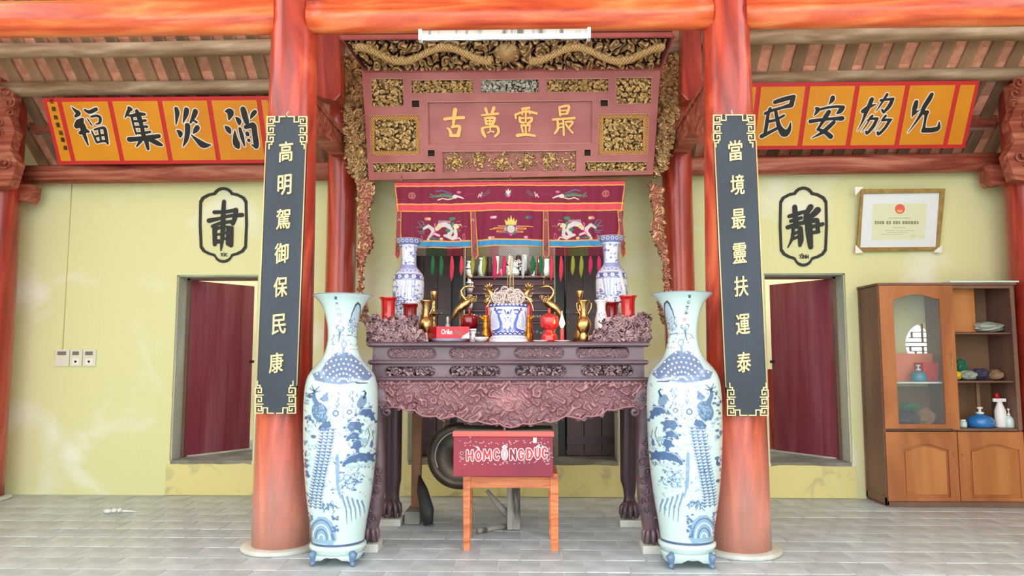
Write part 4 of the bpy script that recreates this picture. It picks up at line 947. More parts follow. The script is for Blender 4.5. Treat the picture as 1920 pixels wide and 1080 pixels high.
    # peonies in the middle
    for cx_, cy_, R in ((628, 770, 15), (652, 768, 12)):
        cv.ell(m(cx_), cy_, R * 1.1, R, (176, 206, 216))
        for k in range(9): cv.ell(m(cx_ + R * .62 * math.cos(k * .7)), cy_ + R * .62 * math.sin(k * .7), R * .34, R * .3, (206, 228, 232)); 
        cv.ell(m(cx_), cy_, R * .4, R * .4, BL); cv.ell(m(cx_), cy_, R * .2, R * .2, (208, 228, 234))
        for k in range(14): cv.line(P([(cx_ + R * .9 * math.cos(k * .45), cy_ + R * .9 * math.sin(k * .45)), (cx_ + R * 1.15 * math.cos(k * .45 + .15), cy_ + R * 1.1 * math.sin(k * .45 + .15))]), .9, BL)
    for k in range(16):
        a = r_.choice([631, 652, 658]); b = 728 + r_.random() * 28; cv.line(P([(a + r_.uniform(-3, 3), b), (a + r_.uniform(-3, 3), b + 5)]), 1.8, (110, 128, 160))
    # second bird upper right, pine clouds of blue wash
    cv.ell(m(674), 751, 8, 12, (112, 142, 172), 1, .5); cv.line(P([(678, 743), (681, 735), (678, 731)]), [5, 3, 2.5], DB); cv.line(P([(678, 731), (674, 732)]), 1, DB)
    for a in ([(664, 774), (674, 762), (690, 762), (696, 774), (702, 790), (694, 784), (682, 776)], [(645, 796), (652, 784), (668, 784), (676, 792), (672, 802), (655, 800)], [(646, 812), (658, 802), (672, 806), (668, 816), (650, 818)],
              [(660, 820), (672, 818), (676, 830), (668, 840), (658, 832)], [(640, 858), (652, 846), (668, 842), (688, 846), (700, 850), (698, 862), (684, 860), (664, 858), (644, 864)]):
        cv.poly(P(a), (74, 106, 148)); 
        for (x_, y_) in a:
            cv.ell(m(x_), y_, 3.4, 2.6, (74, 106, 148))
        cv.line(P([(p[0] + 1, p[1] + 1.5) for p in a[:3]]), 1, (210, 228, 236))
    cv.line(P([(686, 800), (690, 812), (686, 826), (680, 834)]), 1.5, (60, 84, 100)); cv.line(P([(694, 806), (697, 820), (690, 834)]), 1.2, (70, 94, 110))
    cv.ell(m(680), 822, 7, 5, (150, 186, 196)); cv.ell(m(694), 830, 3, 7, BL)
    for k in range(26): cv.line(P([(648 + k * 2, 864), (648 + k * 2 + r_.uniform(-1, 1), 868 + r_.random() * 6)]), .7, LB)
    # chrysanthemum bush and banded cliffs at the foot
    for k in range(60): cv.ell(m(r_.gauss(656, 12)), r_.gauss(892, 11), r_.uniform(1.4, 3.2), r_.uniform(1, 2.4), r_.choice([BL, (140, 172, 196), LB]))
    for cx_, cy_ in ((650, 886), (664, 884), (657, 902)):
        for k in range(10): cv.line(P([(cx_, cy_), (cx_ + 7 * math.cos(k * .63), cy_ + 6 * math.sin(k * .63))]), 1.6, (92, 124, 160))
        cv.ell(m(cx_), cy_, 4.6, 4, (190, 214, 222))
    cv.line(P([(632, 845), (633, 870), (634, 900), (640, 925)]), [5, 7, 6, 2], (128, 158, 190), .9)
    for k in range(5): cv.line(P([(642 + k * 9, 918 + k * 4), (650 + k * 8, 945), (652 + k * 8, 972 - 3 * k)]), [4, 3, 1], (116, 150, 182)); cv.line(P([(646 + k * 9, 922 + k * 4), (654 + k * 8, 944), (656 + k * 8, 962)]), [2, 1.6, .8], (220, 238, 242))
    for k in range(34): cv.line(P([(a_ := r_.uniform(606, 632), b_ := r_.gauss(936, 4)), (a_ + r_.uniform(-5, 5), b_ + r_.uniform(2, 6))]), 1.6, BL)
    cv.poly(P([(586, 1008), (583, 990), (590, 972), (602, 958), (614, 958), (626, 968), (632, 984), (634, 1000), (628, 1010)]), (140, 174, 200))
    for R in (24, 18, 12, 6): cv.line(P([(607 + R * .85 * math.cos(math.radians(a)), 1000 + R * 1.5 * math.sin(math.radians(a))) for a in range(180, 361, 15)]), 2.2, (214, 236, 242) if R in (18, 6) else (84, 118, 156))
    for k in range(40): cv.ell(m(r_.uniform(580, 590) if k % 2 else r_.uniform(626, 636)), r_.uniform(955, 1000), 2.6, 2, BL)
    for k in range(55): cv.ell(m(r_.gauss(577, 5)), r_.uniform(730, 945), r_.uniform(1.5, 5), r_.uniform(1.5, 4), r_.choice([BL, (140, 170, 198), DB]), .75)
    # soft blue washes and brush flecks between the figures
    for k in range(150):
        x_, y_ = r_.uniform(572, 700), r_.uniform(722, 950); cv.ell(m(x_), y_, r_.uniform(1.5, 6), r_.uniform(.8, 3), r_.choice([LB, BL, (168, 196, 212)]), .33, r_.uniform(-1, 1))
    for k in range(70):
        x_, y_ = r_.choice([r_.gauss(600, 14), r_.gauss(672, 12)]), r_.uniform(735, 900); cv.line(P([(x_, y_), (x_ + r_.uniform(-4, 4), y_ + r_.uniform(2, 6))]), r_.uniform(.8, 1.8), r_.choice([DB, BL]), .8)
    cv.a[int((1010.5 - 548) * 3):int((1015 - 548) * 3)] = (70, 96, 132)
    return cv
def great_vase(cxp, right, Y, label):
    t = thing('floor_vase', label, 'vase', (W(cxp, 900, Y).x, Y, 0))
    cv = paint_vase(right); dy = -3 if right else 0
    ys = np.concatenate([np.arange(554, 1014, 1.15), [1014]]); rp = np.interp(ys, [p[0] for p in VP], [p[1] for p in VP])
    # soften the profile a little
    rp[3:-3] = (rp[:-6] + rp[1:-5] + rp[2:-4] + rp[3:-3] + rp[4:-2] + rp[5:-1] + rp[6:]) / 7
    scl = Y / FOC * math.sqrt(1 + 0)
    zs_ = np.array([W(cxp, y + dy, Y).z for y in ys]); X = W(cxp, 900, Y).x
    R = rp * Y / FOC * .985
    th = np.concatenate([np.linspace(-math.pi, 0, 230, endpoint=False), np.linspace(0, math.pi, 40, endpoint=False)])
    n = len(th); off = math.atan2(X - EYE.x, Y)     # the painted face looks towards the hall's front, a shade inward
    V = []; 
    xs_ = X + R[:, None] * np.cos(th - off)[None, :]; ys_ = Y + R[:, None] * np.sin(th - off)[None, :]
    Z = np.repeat(zs_[:, None], n, 1)
    px = (637) + rp[:, None] * np.cos(th)[None, :]; py = np.repeat(ys[:, None], n, 1)
    C = cv.get(px.ravel(), py.ravel()).reshape(len(ys), n, 3)
    back = np.sin(th) > .02
    C[:, back] = lin((200, 224, 224)) + 0 * C[:, back]
    m_ = len(ys); idx = np.arange(m_ * n).reshape(m_, n)
    a = idx[:-1]; b = idx[1:]; F = np.stack([a, b, np.roll(b, -1, 1), np.roll(a, -1, 1)], -1).reshape(-1, 4)
    mb = MB(); mb.v = np.stack([xs_, ys_, Z], -1).reshape(-1, 3).tolist(); mb.f = F.tolist(); mb.sm = [True] * len(F); mb.mi = [0] * len(F)
    mb.build('vase_body', 'porcelain', t, cols=C.reshape(-1, 3), recalc=False)
    # mouth: rolled rim and inner wall
    z0 = zs_[0]; r0 = R[0]
    MB().lathe([(R[16] * .9, zs_[16]), (R[8] * .93, zs_[8]), (r0 - .012, z0 - .004), (r0 - .004, z0 + .003), (r0 + .001, z0 - .001), (r0 - .002, z0 - .004)], (X, Y, 0), 72).build('mouth_lining', 'celadon', t)
    MB().tube([(X + (r0 + .001) * math.cos(a), Y + (r0 + .001) * math.sin(a), z0 - .001) for a in np.linspace(0, 2 * math.pi, 73)], .0018, 6).build('rim_line', 'blueglaze', t)
    # footed stand
    zz = [W(cxp, y, Y - .1).z for y in (1017, 1023, 1030, 1046)]
    rs = 49.5 * Y / FOC; zb = zs_[-1]; st = MB()
    st.lathe([(rs * .97, zb - .002), (rs * 1.04, zb - .010), (rs * 1.04, zb - .028), (rs * .96, zb - .04), (rs * .98, zb - .06)], (X, Y, 0), 64)
    n = 64; rg = [[], [], [], []]
    for j in range(n):
        a = 2 * math.pi * j / n; sc = .5 + .5 * math.cos(4 * (a - math.pi / 4)); zl = .062 - .034 * sc - 0.004 * math.cos(16 * a)
        for k, (rr, z) in enumerate(((rs * .98, zb - .058), (rs * 1.0, zl), (rs * .94, zl), (rs * .92, zb - .058))): rg[k].append((X + rr * math.cos(a), Y + rr * math.sin(a), z))
    st.loft(rg, sm=True, caps=False); std = st.build('vase_stand', 'celadon', t)
    for k in range(4):
        a = math.pi / 4 + k * math.pi / 2; q = MB(); c_, s__ = math.cos(a), math.sin(a)
        q.tube([(X + rs * .93 * c_, Y + rs * .93 * s__, .085), (X + rs * 1.06 * c_, Y + rs * 1.06 * s__, .07), (X + rs * 1.0 * c_, Y + rs * 1.0 * s__, .04), (X + rs * .98 * c_, Y + rs * .98 * s__, .02), (X + rs * 1.08 * c_, Y + rs * 1.08 * s__, .012), (X + rs * 1.12 * c_, Y + rs * 1.12 * s__, .010)], [.02, .028, .02, .016, .016, .010], 10)
        q.build('stand_foot', 'blueglaze', std)
    for k in range(22):
        pass
great_vase(636.5, False, 4.93, 'tall blue and white floor vase left of the altar table')
great_vase(1285.5, True, 4.93, 'tall blue and white floor vase right of the altar table')

# ================================================================ COUPLET BOARDS ON THE FRONT COLUMNS
def couplet(side, chars, cx, ys, tl, tr, bl, br, yt, yb, label):
    pl = Pl(5.0); t = thing('couplet_board', label, 'board', (W((tl + tr) / 2, 500, 5.0).x, 5.0, W(0, yb, 5.0).z))
    def edge(f): return tl + (bl - tl) * f, tr + (br - tr) * f
    u = lambda x, y: tuple(float(q) for q in pl.hit(x, y))
    P_ = []; inset = 4
    seq = [(0, inset + 5), (.012, inset + 2), (.09, inset - 1), (.092, 1), (.90, 1), (.905, inset - 2), (.985, inset), (1, inset + 4)]
    hgt = yb - yt
    for f, i_ in seq: l, r = edge(f); P_.append(u(l + i_, yt + hgt * f))
    for f, i_ in seq[::-1]: l, r = edge(f); P_.append(u(r - i_, yt + hgt * f))
    MB(pl.xf).prism(P_, -.035, 0).build('panel', 'black', t)
    # gold side strips
    for sd in (0, 1):
        q = [edge(f)[sd] + (1 if sd == 0 else -1) * o_ for f, o_ in ((.085, 1.0), (.905, 1.0))]
        a, b = u(q[0], yt + hgt * .085), u(q[1], yt + hgt * .905)
        MB().tube([Vector(pl.xf((a[0], .004, a[1]))[0]), Vector(pl.xf((b[0], .004, b[1]))[0])], .0045, 6).build('gold_edge', 'gold', t)
    # gold fret keys at the corners
    def fret(ox, oy, sx, sy):
        s_ = 14.5
        def key(x, y, fl):
            g = [(0, 0), (1, 0), (1, .95), (.38, .95), (.38, .42), (.68, .42)]
            return [((1 - a) * s_ if fl else a * s_, b * s_) for a, b in g], x, y
        segs = []
        for (kx, ky) in ((0, 0), (0, 17), (0, 34)):
            segs.append([(kx + a * s_, ky + b * s_) for a, b in [(1, 0), (0, 0), (0, .9), (.8, .9), (.8, .32), (.42, .32), (.42, .55)]])
        segs.append([(14.5, 0), (14.5, 10), (23, 10), (23, 0), (38, 0)])
        segs.append([(9, 47), (9, 52), (4, 52), (4, 60)])
        segs.append([(0, 13), (0, 17)]); segs.append([(3, 30), (3, 34)])
        mb = MB(pl.xf)
        lf = 0
        for sg in segs:
            for (ax, ay), (bx_, by) in zip(sg[:-1], sg[1:]):
                lf += .0002
                x0, x1 = sorted((ox + sx * ax, ox + sx * bx_)); y0, y1 = sorted((oy + sy * ay, oy + sy * by))
                a0, a1, b0, b1 = pl.rect(x0 - .95, y0 - .95, x1 + .95, y1 + .95); mb.add([(a0, -.012, b0), (a1, -.012, b0), (a1, .008 + lf, b0), (a0, .008 + lf, b0), (a0, -.012, b1), (a1, -.012, b1), (a1, .008 + lf, b1), (a0, .008 + lf, b1)], [(0, 3, 2, 1), (4, 5, 6, 7), (0, 1, 5, 4), (1, 2, 6, 5), (2, 3, 7, 6), (3, 0, 4, 7)])
        mb.build('gold_fret', 'gold', t)
    fret(tl + 1.5, yt + 1.5, 1, 1); fret(tr - 1.5, yt + 1.5, -1, 1); fret(bl + 1.5, yb - 1.5, 1, -1); fret(br - 1.5, yb - 1.5, -1, -1)
    for i, (ch, y) in enumerate(zip(chars, ys)):
        mb = MB(pl.xf); put_glyph(mb, ch, pl, cx[i], y, 26, 38, .006, .006, .012, .1); mb.build('gold_character', 'gold', t)
    c = W((tl + tr) / 2, yt, 5.0); MB().tube([(c.x, 5.01, c.z - .01), (c.x - .01, 5.02, c.z + .03), (c.x, 5.04, c.z + .05)], .003, 6).build('hanging_wire', 'metalw', t)
couplet('l', '高明駕御保民康', [537, 534.5, 532, 529, 527, 524, 519], [285, 347, 411, 475, 538, 608, 680], 500, 577, 478, 556, 218, 776, 'black couplet board with gold characters on the left front column')
couplet('r', '當境最靈扶運泰', [1378, 1382, 1384, 1386, 1389, 1392, 1394], [283, 347, 411, 475, 537, 608, 679], 1336, 1416, 1362, 1441, 215, 780, 'black couplet board with gold characters on the right front column')

# ================================================================ ORANGE BANNERS UNDER THE ROOF
def banner(yt, yb, xl_t, xr_t, divs, chars, small, label, yr=0):
    pl = tilt(yt, 6.64, yb, 6.93)
    t = thing('banner', label, 'banner', tuple(W((xl_t + xr_t) / 2, yb, 6.93)))
    def rl(x0, x1, y0, y1): return pl.rect(x0, y0, x1, y1)
    U0 = float(pl.hit(xl_t, yt)[0]); U1 = float(pl.hit(xr_t, yt)[0]); W0 = float(pl.hit(957, yb)[1]); W1 = float(pl.hit(957, yt)[1])
    MB(pl.xf).bx(U0, U1, -.01, -.004, W0 , W1).build('red_backing', 'banner_r', t)
    us = [float(pl.hit(x, yt)[0]) for x in divs]; g = .022; e = .035
    for a, b in zip(us[:-1], us[1:]):
        MB(pl.xf).bx(a + g, b - g, -.004, .001, W0 + e, W1 - e).build('orange_panel', 'banner_o', t)
    for ch, x, y, w_, h_ in chars:
        ox, oy = w_, h_
        mb = MB(pl.xf); brush(mb, STR[ch], pl, ox, oy, 10.8, .001, .003, 0, 1.9); mb.build('white_outline', 'white', t)
        mb = MB(pl.xf); brush(mb, STR[ch], pl, ox, oy, 10.8, .003, .005, .04, 0); mb.build('black_character', 'ink', t)
    for ch, x, y in small:
        mb = MB(pl.xf); put_glyph(mb, ch, pl, x, y, 8, 9, .002, .001, .01); mb.build('small_character', 'ink', t)
banner(176, 303, 77, 545, [80, 108, 203, 297, 390, 484, 543], [('福', 0, 0, 130, 190), ('集', 0, 0, 230, 190), ('災', 0, 0, 315, 190), ('消', 0, 0, 410, 190)],
       [('公', 97, 190), ('德', 101, 204), ('無', 105, 220), ('量', 109, 234), ('福', 114, 249), ('壽', 118, 262), ('康', 123, 277), ('年', 506, 190), ('春', 509, 205)], 'orange and crimson banner above the left doorway wall')
banner(160, 284, 1375, 1836, [1377, 1423, 1515, 1608, 1702, 1796, 1833], [('民', 0, 0, 1415, 170), ('安', 0, 0, 1510, 170), ('協', 0, 0, 1600, 165), ('允', 0, 0, 1690, 165)], [], 'orange and crimson banner above the right doorway and certificate')

# ================================================================ CARVED SIGNBOARD OVER THE SHRINE
pp = tilt(133, 6.22, 337, 6.46)
sb = thing('signboard', 'carved dull red signboard with gilt panels and four large characters above the shrine', 'sign', tuple(W(957, 337, 6.46)))
def R2(x0, y0, x1, y1): a, b, c, d = pp.rect(x0, y0, x1, y1); return [(a, c), (b, c), (b, d), (a, d)]
cut = [(697, 148, 757, 200), (772, 150, 887, 175), (902, 149, 1010, 174), (1025, 148, 1140, 173), (1155, 146, 1221, 195), (803, 190, 1110, 270),
       (772, 188, 787, 202), (1125, 187, 1140, 200), (802, 281, 816, 294), (1095, 280, 1108, 293), (695, 216, 788, 291), (1122, 214, 1215, 290),
       (830, 283, 1080, 323), (700, 305, 816, 323), (1097, 303, 1212, 321)]
a = pp.hit([679, 1238, 1224, 692], [134, 131, 327, 338]); fr = list(zip(a[0].tolist(), a[1].tolist()))[::-1]
MB(pp.xf).prism(fr, -.03, .01, [R2(*c) for c in cut]).build('frame_board', 'lac', sb)
MB(pp.xf).prism(fr, -.06, -.034).build('back_board', 'dark', sb)
for i, c in enumerate(cut):
    P_ = R2(*c); q = P_ + P_[:1]; MB().tube([Vector(pp.xf((x, .011, z))[0]) for x, z in q], .0045, 5).build('lip', 'lac_lip', sb)
for k in (0, 1, 2, 3, 4, 10, 11, 12, 13, 14):
    x0, y0, x1, y1 = cut[k]; silver = k == 2
    big = k in (10, 11)
    e = 8 if big else 0
    if k == 12:
        MB(pp.xf).bx(*pp.rect(x0, y0, x1, y1)[:2], -.034, -.022, *pp.rect(x0, y0, x1, y1)[2:]).build('red_ground', 'lac', sb)
        relief('gilded_dragon_carving', pp, [(x0 + 2, y0 + 3), (x1 - 2, y0 + 3), (x1 - 2, y1 - 3), (x0 + 2, y1 - 3)], -.022, .03, .6, 12, (128, 78, 50), (246, 214, 140), 112, sb, thr=.42, gam=.8, hfun=lambda X, Y, H: H * (.55 + .45 * np.cos(X * .07)**2 + .3*np.exp(-((Y-303)/8)**2)))
    else:
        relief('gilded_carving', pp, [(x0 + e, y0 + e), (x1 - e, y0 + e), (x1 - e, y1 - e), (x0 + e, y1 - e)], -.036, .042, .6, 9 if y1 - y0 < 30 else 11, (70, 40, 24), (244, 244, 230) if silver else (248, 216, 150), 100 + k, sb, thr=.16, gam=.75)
    if big:
        relief('beaded_gilt_frame', pp, [(x0, y0), (x1, y0), (x1, y1), (x0, y1)], -.0, .012, .6, 5, (160, 108, 52), (244, 204, 136), 140 + k, sb, thr=-.5,
               hfun=lambda X, Y, H, c=(x0, y0, x1, y1, e): np.where((X > c[0] + c[4]) & (X < c[2] - c[4]) & (Y > c[1] + c[4]) & (Y < c[3] - c[4]), -9, .45 + .55 * np.cos(X * 1.3) * np.cos(Y * 1.3)))
u0, u1, w0, w1 = pp.rect(803, 190, 1110, 270)
MB(pp.xf).bx(u0, u1, -.034, -.018, w0, w1).build('name_panel', 'lac', sb)
for ch, x, y, w_, h_ in (('古', 852, 230, 38, 54), ('萬', 917, 230, 36, 56), ('靈', 986, 226, 42, 58), ('最', 1054, 225, 42, 58)):
    mb = MB(pp.xf); brush(mb, STR[ch], pp, 820, 190, 6.857, -.018, .0, .12); mb.build('raised_character', 'glyph_gold', sb)
# canopy frieze leaning out above it
cp = tilt(72, 5.92, 134, 6.22)
cf = thing('canopy_frieze', 'gilded dragon frieze leaning out above the red signboard below the lamp', 'carving', tuple(W(957, 134, 6.22)))
def hfz(X, Y, H):
    yc = 101 + 13 * np.sin((X - 957) * np.sign(X - 957) / 26.0); b = np.clip(1 - ((Y - yc) / 8.5) ** 2, 0, 1) ** .5
    xi = np.abs(X - 957); on = (xi > 35) & (xi < 290); b = b * on
    sc = .85 + .15 * np.cos(X * 1.1) * np.cos(Y * 1.1)
    H2 = np.maximum(H * .75, b * sc); c = np.clip(1 - np.hypot((X - 950) / 26, (Y - 100) / 20), 0, 1) ** .5
    return np.maximum(H2, c)
relief('dragon_openwork', cp, [(652, 77), (1250, 73), (1232, 127), (694, 132)], -.02, .06, .7, 19, (120, 94, 74), (226, 192, 132), 77, cf, thr=.13, hfun=hfz, gam=.8)
MB(cp.xf).prism([tuple(map(float, cp.hit(x, y))) for x, y in ((684, 135), (1238, 131), (1262, 68), (640, 73))], -.07, -.045).build('back_board', 'dark', cf)
for (x0, y0, x1, y1) in ((638, 74, 1264, 69), (682, 134, 1240, 130), (640, 73, 684, 135), (1262, 68, 1238, 130)):
    p, q = cp.hit([x0, x1], [y0, y1]); d_ = 0
    MB(cp.xf).loft([[(p[i], -.04, q[i] - .0), (p[i] + .012, .012, q[i]), (p[i], .012, q[i] + .014), (p[i] - .012, -.04, q[i] + .014)] for i in (0, 1)]).build('frame_rail', 'lac', cf)
# carved side wings running down either side
lw = [(646, 100), (655, 92), (664, 94), (672, 118), (680, 140), (686, 250), (692, 336), (701, 344), (699, 372), (692, 392), (690, 420), (695, 440), (699, 456), (694, 468), (685, 482), (680, 500), (679, 540), (678, 602), (671, 602), (672, 560), (673, 510), (670, 470), (675, 440), (671, 400), (673, 350), (664, 336), (655, 320), (650, 290), (647, 240), (645, 180)]
rw = [(1275, 110), (1268, 102), (1258, 104), (1248, 120), (1238, 140), (1232, 250), (1226, 330), (1217, 345), (1220, 372), (1226, 400), (1222, 430), (1226, 450), (1236, 470), (1243, 490), (1246, 540), (1250, 600), (1264, 600), (1258, 560), (1252, 500), (1247, 450), (1242, 400), (1240, 350), (1246, 320), (1254, 300), (1264, 260), (1272, 200), (1276, 150)]
sp = Pl(6.5)
for P_, s_, lab in ((lw, 91, 'left'), (rw, 92, 'right')):
    wg = thing('carved_wing', 'tall narrow gilded openwork wing down the %s side of the signboard' % lab, 'carving', tuple(W(P_[17][0], 600, 6.5)))
    up = [p for p in P_ if p[1] <= 346]; lo = [p for p in P_ if p[1] >= 336]
    relief('gilded_openwork', sp, up, .0, .05, .7, 14, (122, 94, 72), (224, 188, 132), s_, wg, thr=.08, thick=.03, gam=.8)
    relief('scroll_foot', sp, lo, .0, .03, .7, 17, (168, 96, 88), (226, 186, 140), s_ + 5, wg, 'goldm', thr=-1, thick=.03, gam=1.6)
# link between wing foot and table wing
for P_, lab in (([(684, 560), (690, 575), (688, 592), (693, 600), (688, 612), (680, 604), (678, 575)], 'left'), ([(1232, 562), (1244, 572), (1250, 596), (1246, 612), (1240, 600), (1236, 585)], 'right')):
    o = relief('carved_leaf', Pl(6.45), P_, 0, .03, .6, 12, (120, 84, 70), (200, 160, 130), 7, None, thr=-1, thick=.02)
    tag(o, 'small gilded leaf carving low on the wall %s of the altar table' % lab, 'carving')

# tube lamp under the front beam
LY = 5.05
la, lb = W(786, 60, LY), W(1107, 58, LY)
tl_ = thing('tube_lamp', 'lit white fluorescent tube lamp on the centre front beam', 'lamp', ((la.x + lb.x) / 2, LY, la.z))
zc = W(947, 70, LY).z
MB().bx(la.x, lb.x, LY - .01, LY + .05, zc - .005, zc + .055).build('batten', 'oldwood', tl_, bevel=.006)
for x in (la.x + .012, lb.x - .012): MB().bx(x - .012, x + .012, LY - .045, LY + .02, zc - .03, zc + .05).build('end_cap', 'metalw', tl_, bevel=.004)
MB().tube([(la.x + .025, LY - .025, zc - .006), (lb.x - .025, LY - .025, zc - .006)], .017, 14).build('tube', 'tube', tl_)

# ================================================================ EMBROIDERED VALANCE
VY = 6.40
vp = Pl(VY)
vt = thing('valance', 'embroidered crimson valance with blue hem and tassels hanging over the shrine opening', 'valance', tuple(W(957, 470, VY)))
cv = Cv(735, 335, 1180, 500, 4, (128, 24, 60))
Wn, Og, Rd = (128, 24, 60), (236, 170, 84), (226, 78, 92)
def sag(x): return (0 if 0 else 0)
def band(y0, y1, col):
    cv.poly([(735, y0), (1180, y0), (1180, y1), (735, y1)], col)
band(335, 348, Rd); band(347, 349.3, Og); band(380.5, 383, Og); band(383, 394, Rd); band(394, 396.3, Og); band(449, 451.5, Og); band(451.5, 462, (60, 146, 196)); band(461.5, 463.6, Og)
for x in range(738, 1178, 4): cv.line([(x, 384), (x + .6, 393)], .6, (200, 54, 76), .7)
def seal(x, y):
    cv.ring(x, y, 6, .9, (222, 150, 120))
    for k in (-3, 0, 3): cv.line([(x - 4, y + k), (x + 4, y + k)], .8, (222, 150, 120))
    cv.line([(x, y - 5), (x, y + 5)], .8, (222, 150, 120))
seal(771, 366); seal(1137, 364)
def serp(f):
    g = lambda L: [(f(x), y) for x, y in L]
    cv.line(g([(806, 365), (816, 368), (826, 365), (836, 365), (848, 369)]), [1, 3.5, 5, 5.5, 5], (70, 122, 98)); cv.line(g([(804, 368), (812, 370)]), 1.4, (90, 140, 116)); cv.line(g([(806, 362), (812, 367)]), 1.4, (90, 140, 116))
    for k in range(12): cv.ell(f(816 + k * 2.7), 366 + (k % 3) * .6, 1, .9, (128, 160, 110))
    cv.line(g([(818, 358), (828, 356), (836, 359), (846, 363)]), 2, (92, 110, 156)); cv.line(g([(820, 374), (828, 371), (838, 373), (848, 371)]), 1.8, (236, 226, 196))
    cv.ell(f(852), 368, 5, 3.6, (214, 214, 196)); cv.line(g([(855, 367), (863, 369), (869, 372)]), [3.4, 3, 1.6], (226, 214, 206)); cv.ell(f(860), 360, 4, 2.4, (220, 110, 150)); cv.line(g([(870, 368), (877, 362), (884, 365), (892, 362)]), .5, (170, 80, 100))
    cv.line(g([(896, 370), (899, 364), (901, 369), (903, 361)]), 1.8, (238, 190, 180)); cv.line(g([(903, 363), (909, 364), (917, 357)]), 1.1, (96, 120, 124)); cv.line(g([(903, 367), (910, 367), (919, 361)]), 1.1, (96, 120, 124))
serp(lambda x: x); serp(lambda x: 1906 - x)
cv.ell(949, 365, 3, 2.6, (50, 130, 96)); cv.ell(956, 365, 3, 2.6, (76, 100, 150)); cv.ell(953, 368, 4, 2.6, (224, 120, 160)); cv.poly([(949, 364), (948, 356), (951, 360), (953, 354), (955, 360), (958, 357), (957, 364)], (232, 216, 180)); cv.ell(953, 364, 2.4, 2.4, (206, 216, 206))
def dragon(f):
    g = lambda L: [(f(x), y) for x, y in L]; wt = (212, 208, 204)
    for q in ([(791, 427), (783, 418), (780, 413)], [(791, 427), (786, 424), (776, 424)], [(790, 430), (784, 434), (777, 431)], [(793, 424), (790, 415), (783, 412)], [(791, 430), (790, 436), (781, 437)]): cv.line(g(q), [2.4, 1.8, .8], (84, 122, 130))
    cv.line(g([(791, 427), (800, 422), (808, 429), (808, 436), (800, 443), (800, 448)]), [4, 6, 7, 7, 4, 3], wt); cv.line(g([(812, 437), (820, 440)]), 4, (232, 190, 196))
    cv.line(g([(806, 440), (814, 431), (812, 421), (814, 418)]), 2, (230, 110, 150))
    cv.line(g([(816, 428), (822, 421), (832, 419), (840, 423), (843, 431), (838, 440), (830, 440)]), [7, 9, 9, 9, 9, 8, 4], wt)
    for k in range(9): cv.line(g([(820 + k * 2.6, 416 - (k % 2)), (821 + k * 2.6, 412.5)]), 1.4, (196, 190, 196))
    cv.ell(f(820), 425, 4, 3.4, (224, 206, 110)); cv.ell(f(837), 430, 4.6, 3.2, (46, 132, 88)); cv.ell(f(846), 419, 3, 5, (86, 128, 112), 1, .5)
    cv.line(g([(834, 440), (846, 445), (852, 440), (851, 430)]), [6, 7, 7, 7], wt); cv.ell(f(853), 423, 6, 5, (222, 214, 178)); cv.line(g([(856, 421), (861, 419), (863, 422)]), 2, (226, 206, 150)); cv.line(g([(855, 427), (862, 430)]), 2, (196, 60, 50)); cv.line(g([(855, 430), (861, 432)]), 1.6, (60, 140, 96)); cv.ell(f(858), 421, 1, 1, (30, 60, 40))
    cv.line(g([(863, 426), (869, 423), (874, 425)]), .6, (222, 140, 150)); cv.line(g([(855, 414), (862, 413)]), .6, (222, 140, 150))
    cv.line(g([(850, 446), (858, 444), (862, 449)]), 2.6, (230, 190, 200)); cv.line(g([(866, 447), (865, 440), (869, 437), (870, 446), (866, 449)]), .8, (230, 120, 140)); cv.line(g([(788, 448), (786, 440), (784, 443)]), .8, (230, 120, 140))
    cv.line(g([(798, 447), (806, 445), (814, 446)]), 3, (60, 130, 96)); cv.line(g([(812, 445), (820, 447)]), 2.6, (66, 84, 140)); cv.ell(f(824), 446, 3.4, 2.6, (224, 200, 120)); cv.ell(f(798), 447, 2.4, 2.4, (230, 200, 200))
    cv.ell(f(797), 409, 4, 3, (222, 130, 140)); cv.ell(f(802), 409, 3.4, 3, (228, 200, 130)); cv.ell(f(846), 408.5, 6, 3.2, (56, 140, 100))
dragon(lambda x: x); dragon(lambda x: 1911 - x)
for y in (430, 436): 
    cv.line([(926 + (y - 430), y), (986 - (y - 430), y)], 3.4, Og); cv.line([(928 + (y - 430), y), (984 - (y - 430), y)], 1.6, (150, 70, 70))
cv.line([(934, 426), (1000, 426)], 1.5, Og); cv.line([(918, 431), (926, 431)], 1.5, Og)
for a in range(8): cv.ell(958 + 9 * math.cos(a * .785), 431 + 8.5 * math.sin(a * .785), 4, 3.6, [(222, 150, 180), (50, 140, 100), (226, 90, 140), (70, 90, 150)][a % 4], 1, a * .785)
cv.poly([(948, 423), (946, 413), (951, 417), (953, 409), (956, 415), (958, 404), (961, 415), (964, 409), (965, 417), (970, 413), (968, 423)], (228, 206, 110))
cv.ell(958, 431, 8.6, 8.6, (120, 40, 50)); cv.ell(958, 431, 7.6, 7.6, (206, 200, 186))
for x, y, c in ((922, 409, (222, 140, 160)), (927, 409, (228, 190, 200)), (990, 409, (56, 140, 110)), (994, 409, (66, 84, 140)), (918, 449 - 2, (228, 200, 130)), (923, 447, (222, 130, 160)), (987, 446, (222, 150, 190))): cv.ell(x, y, 4, 2.6, c)
cv.line([(740, 345), (748, 462)], 2, Og); cv.line([(1172, 345), (1163, 462)], 2, Og)
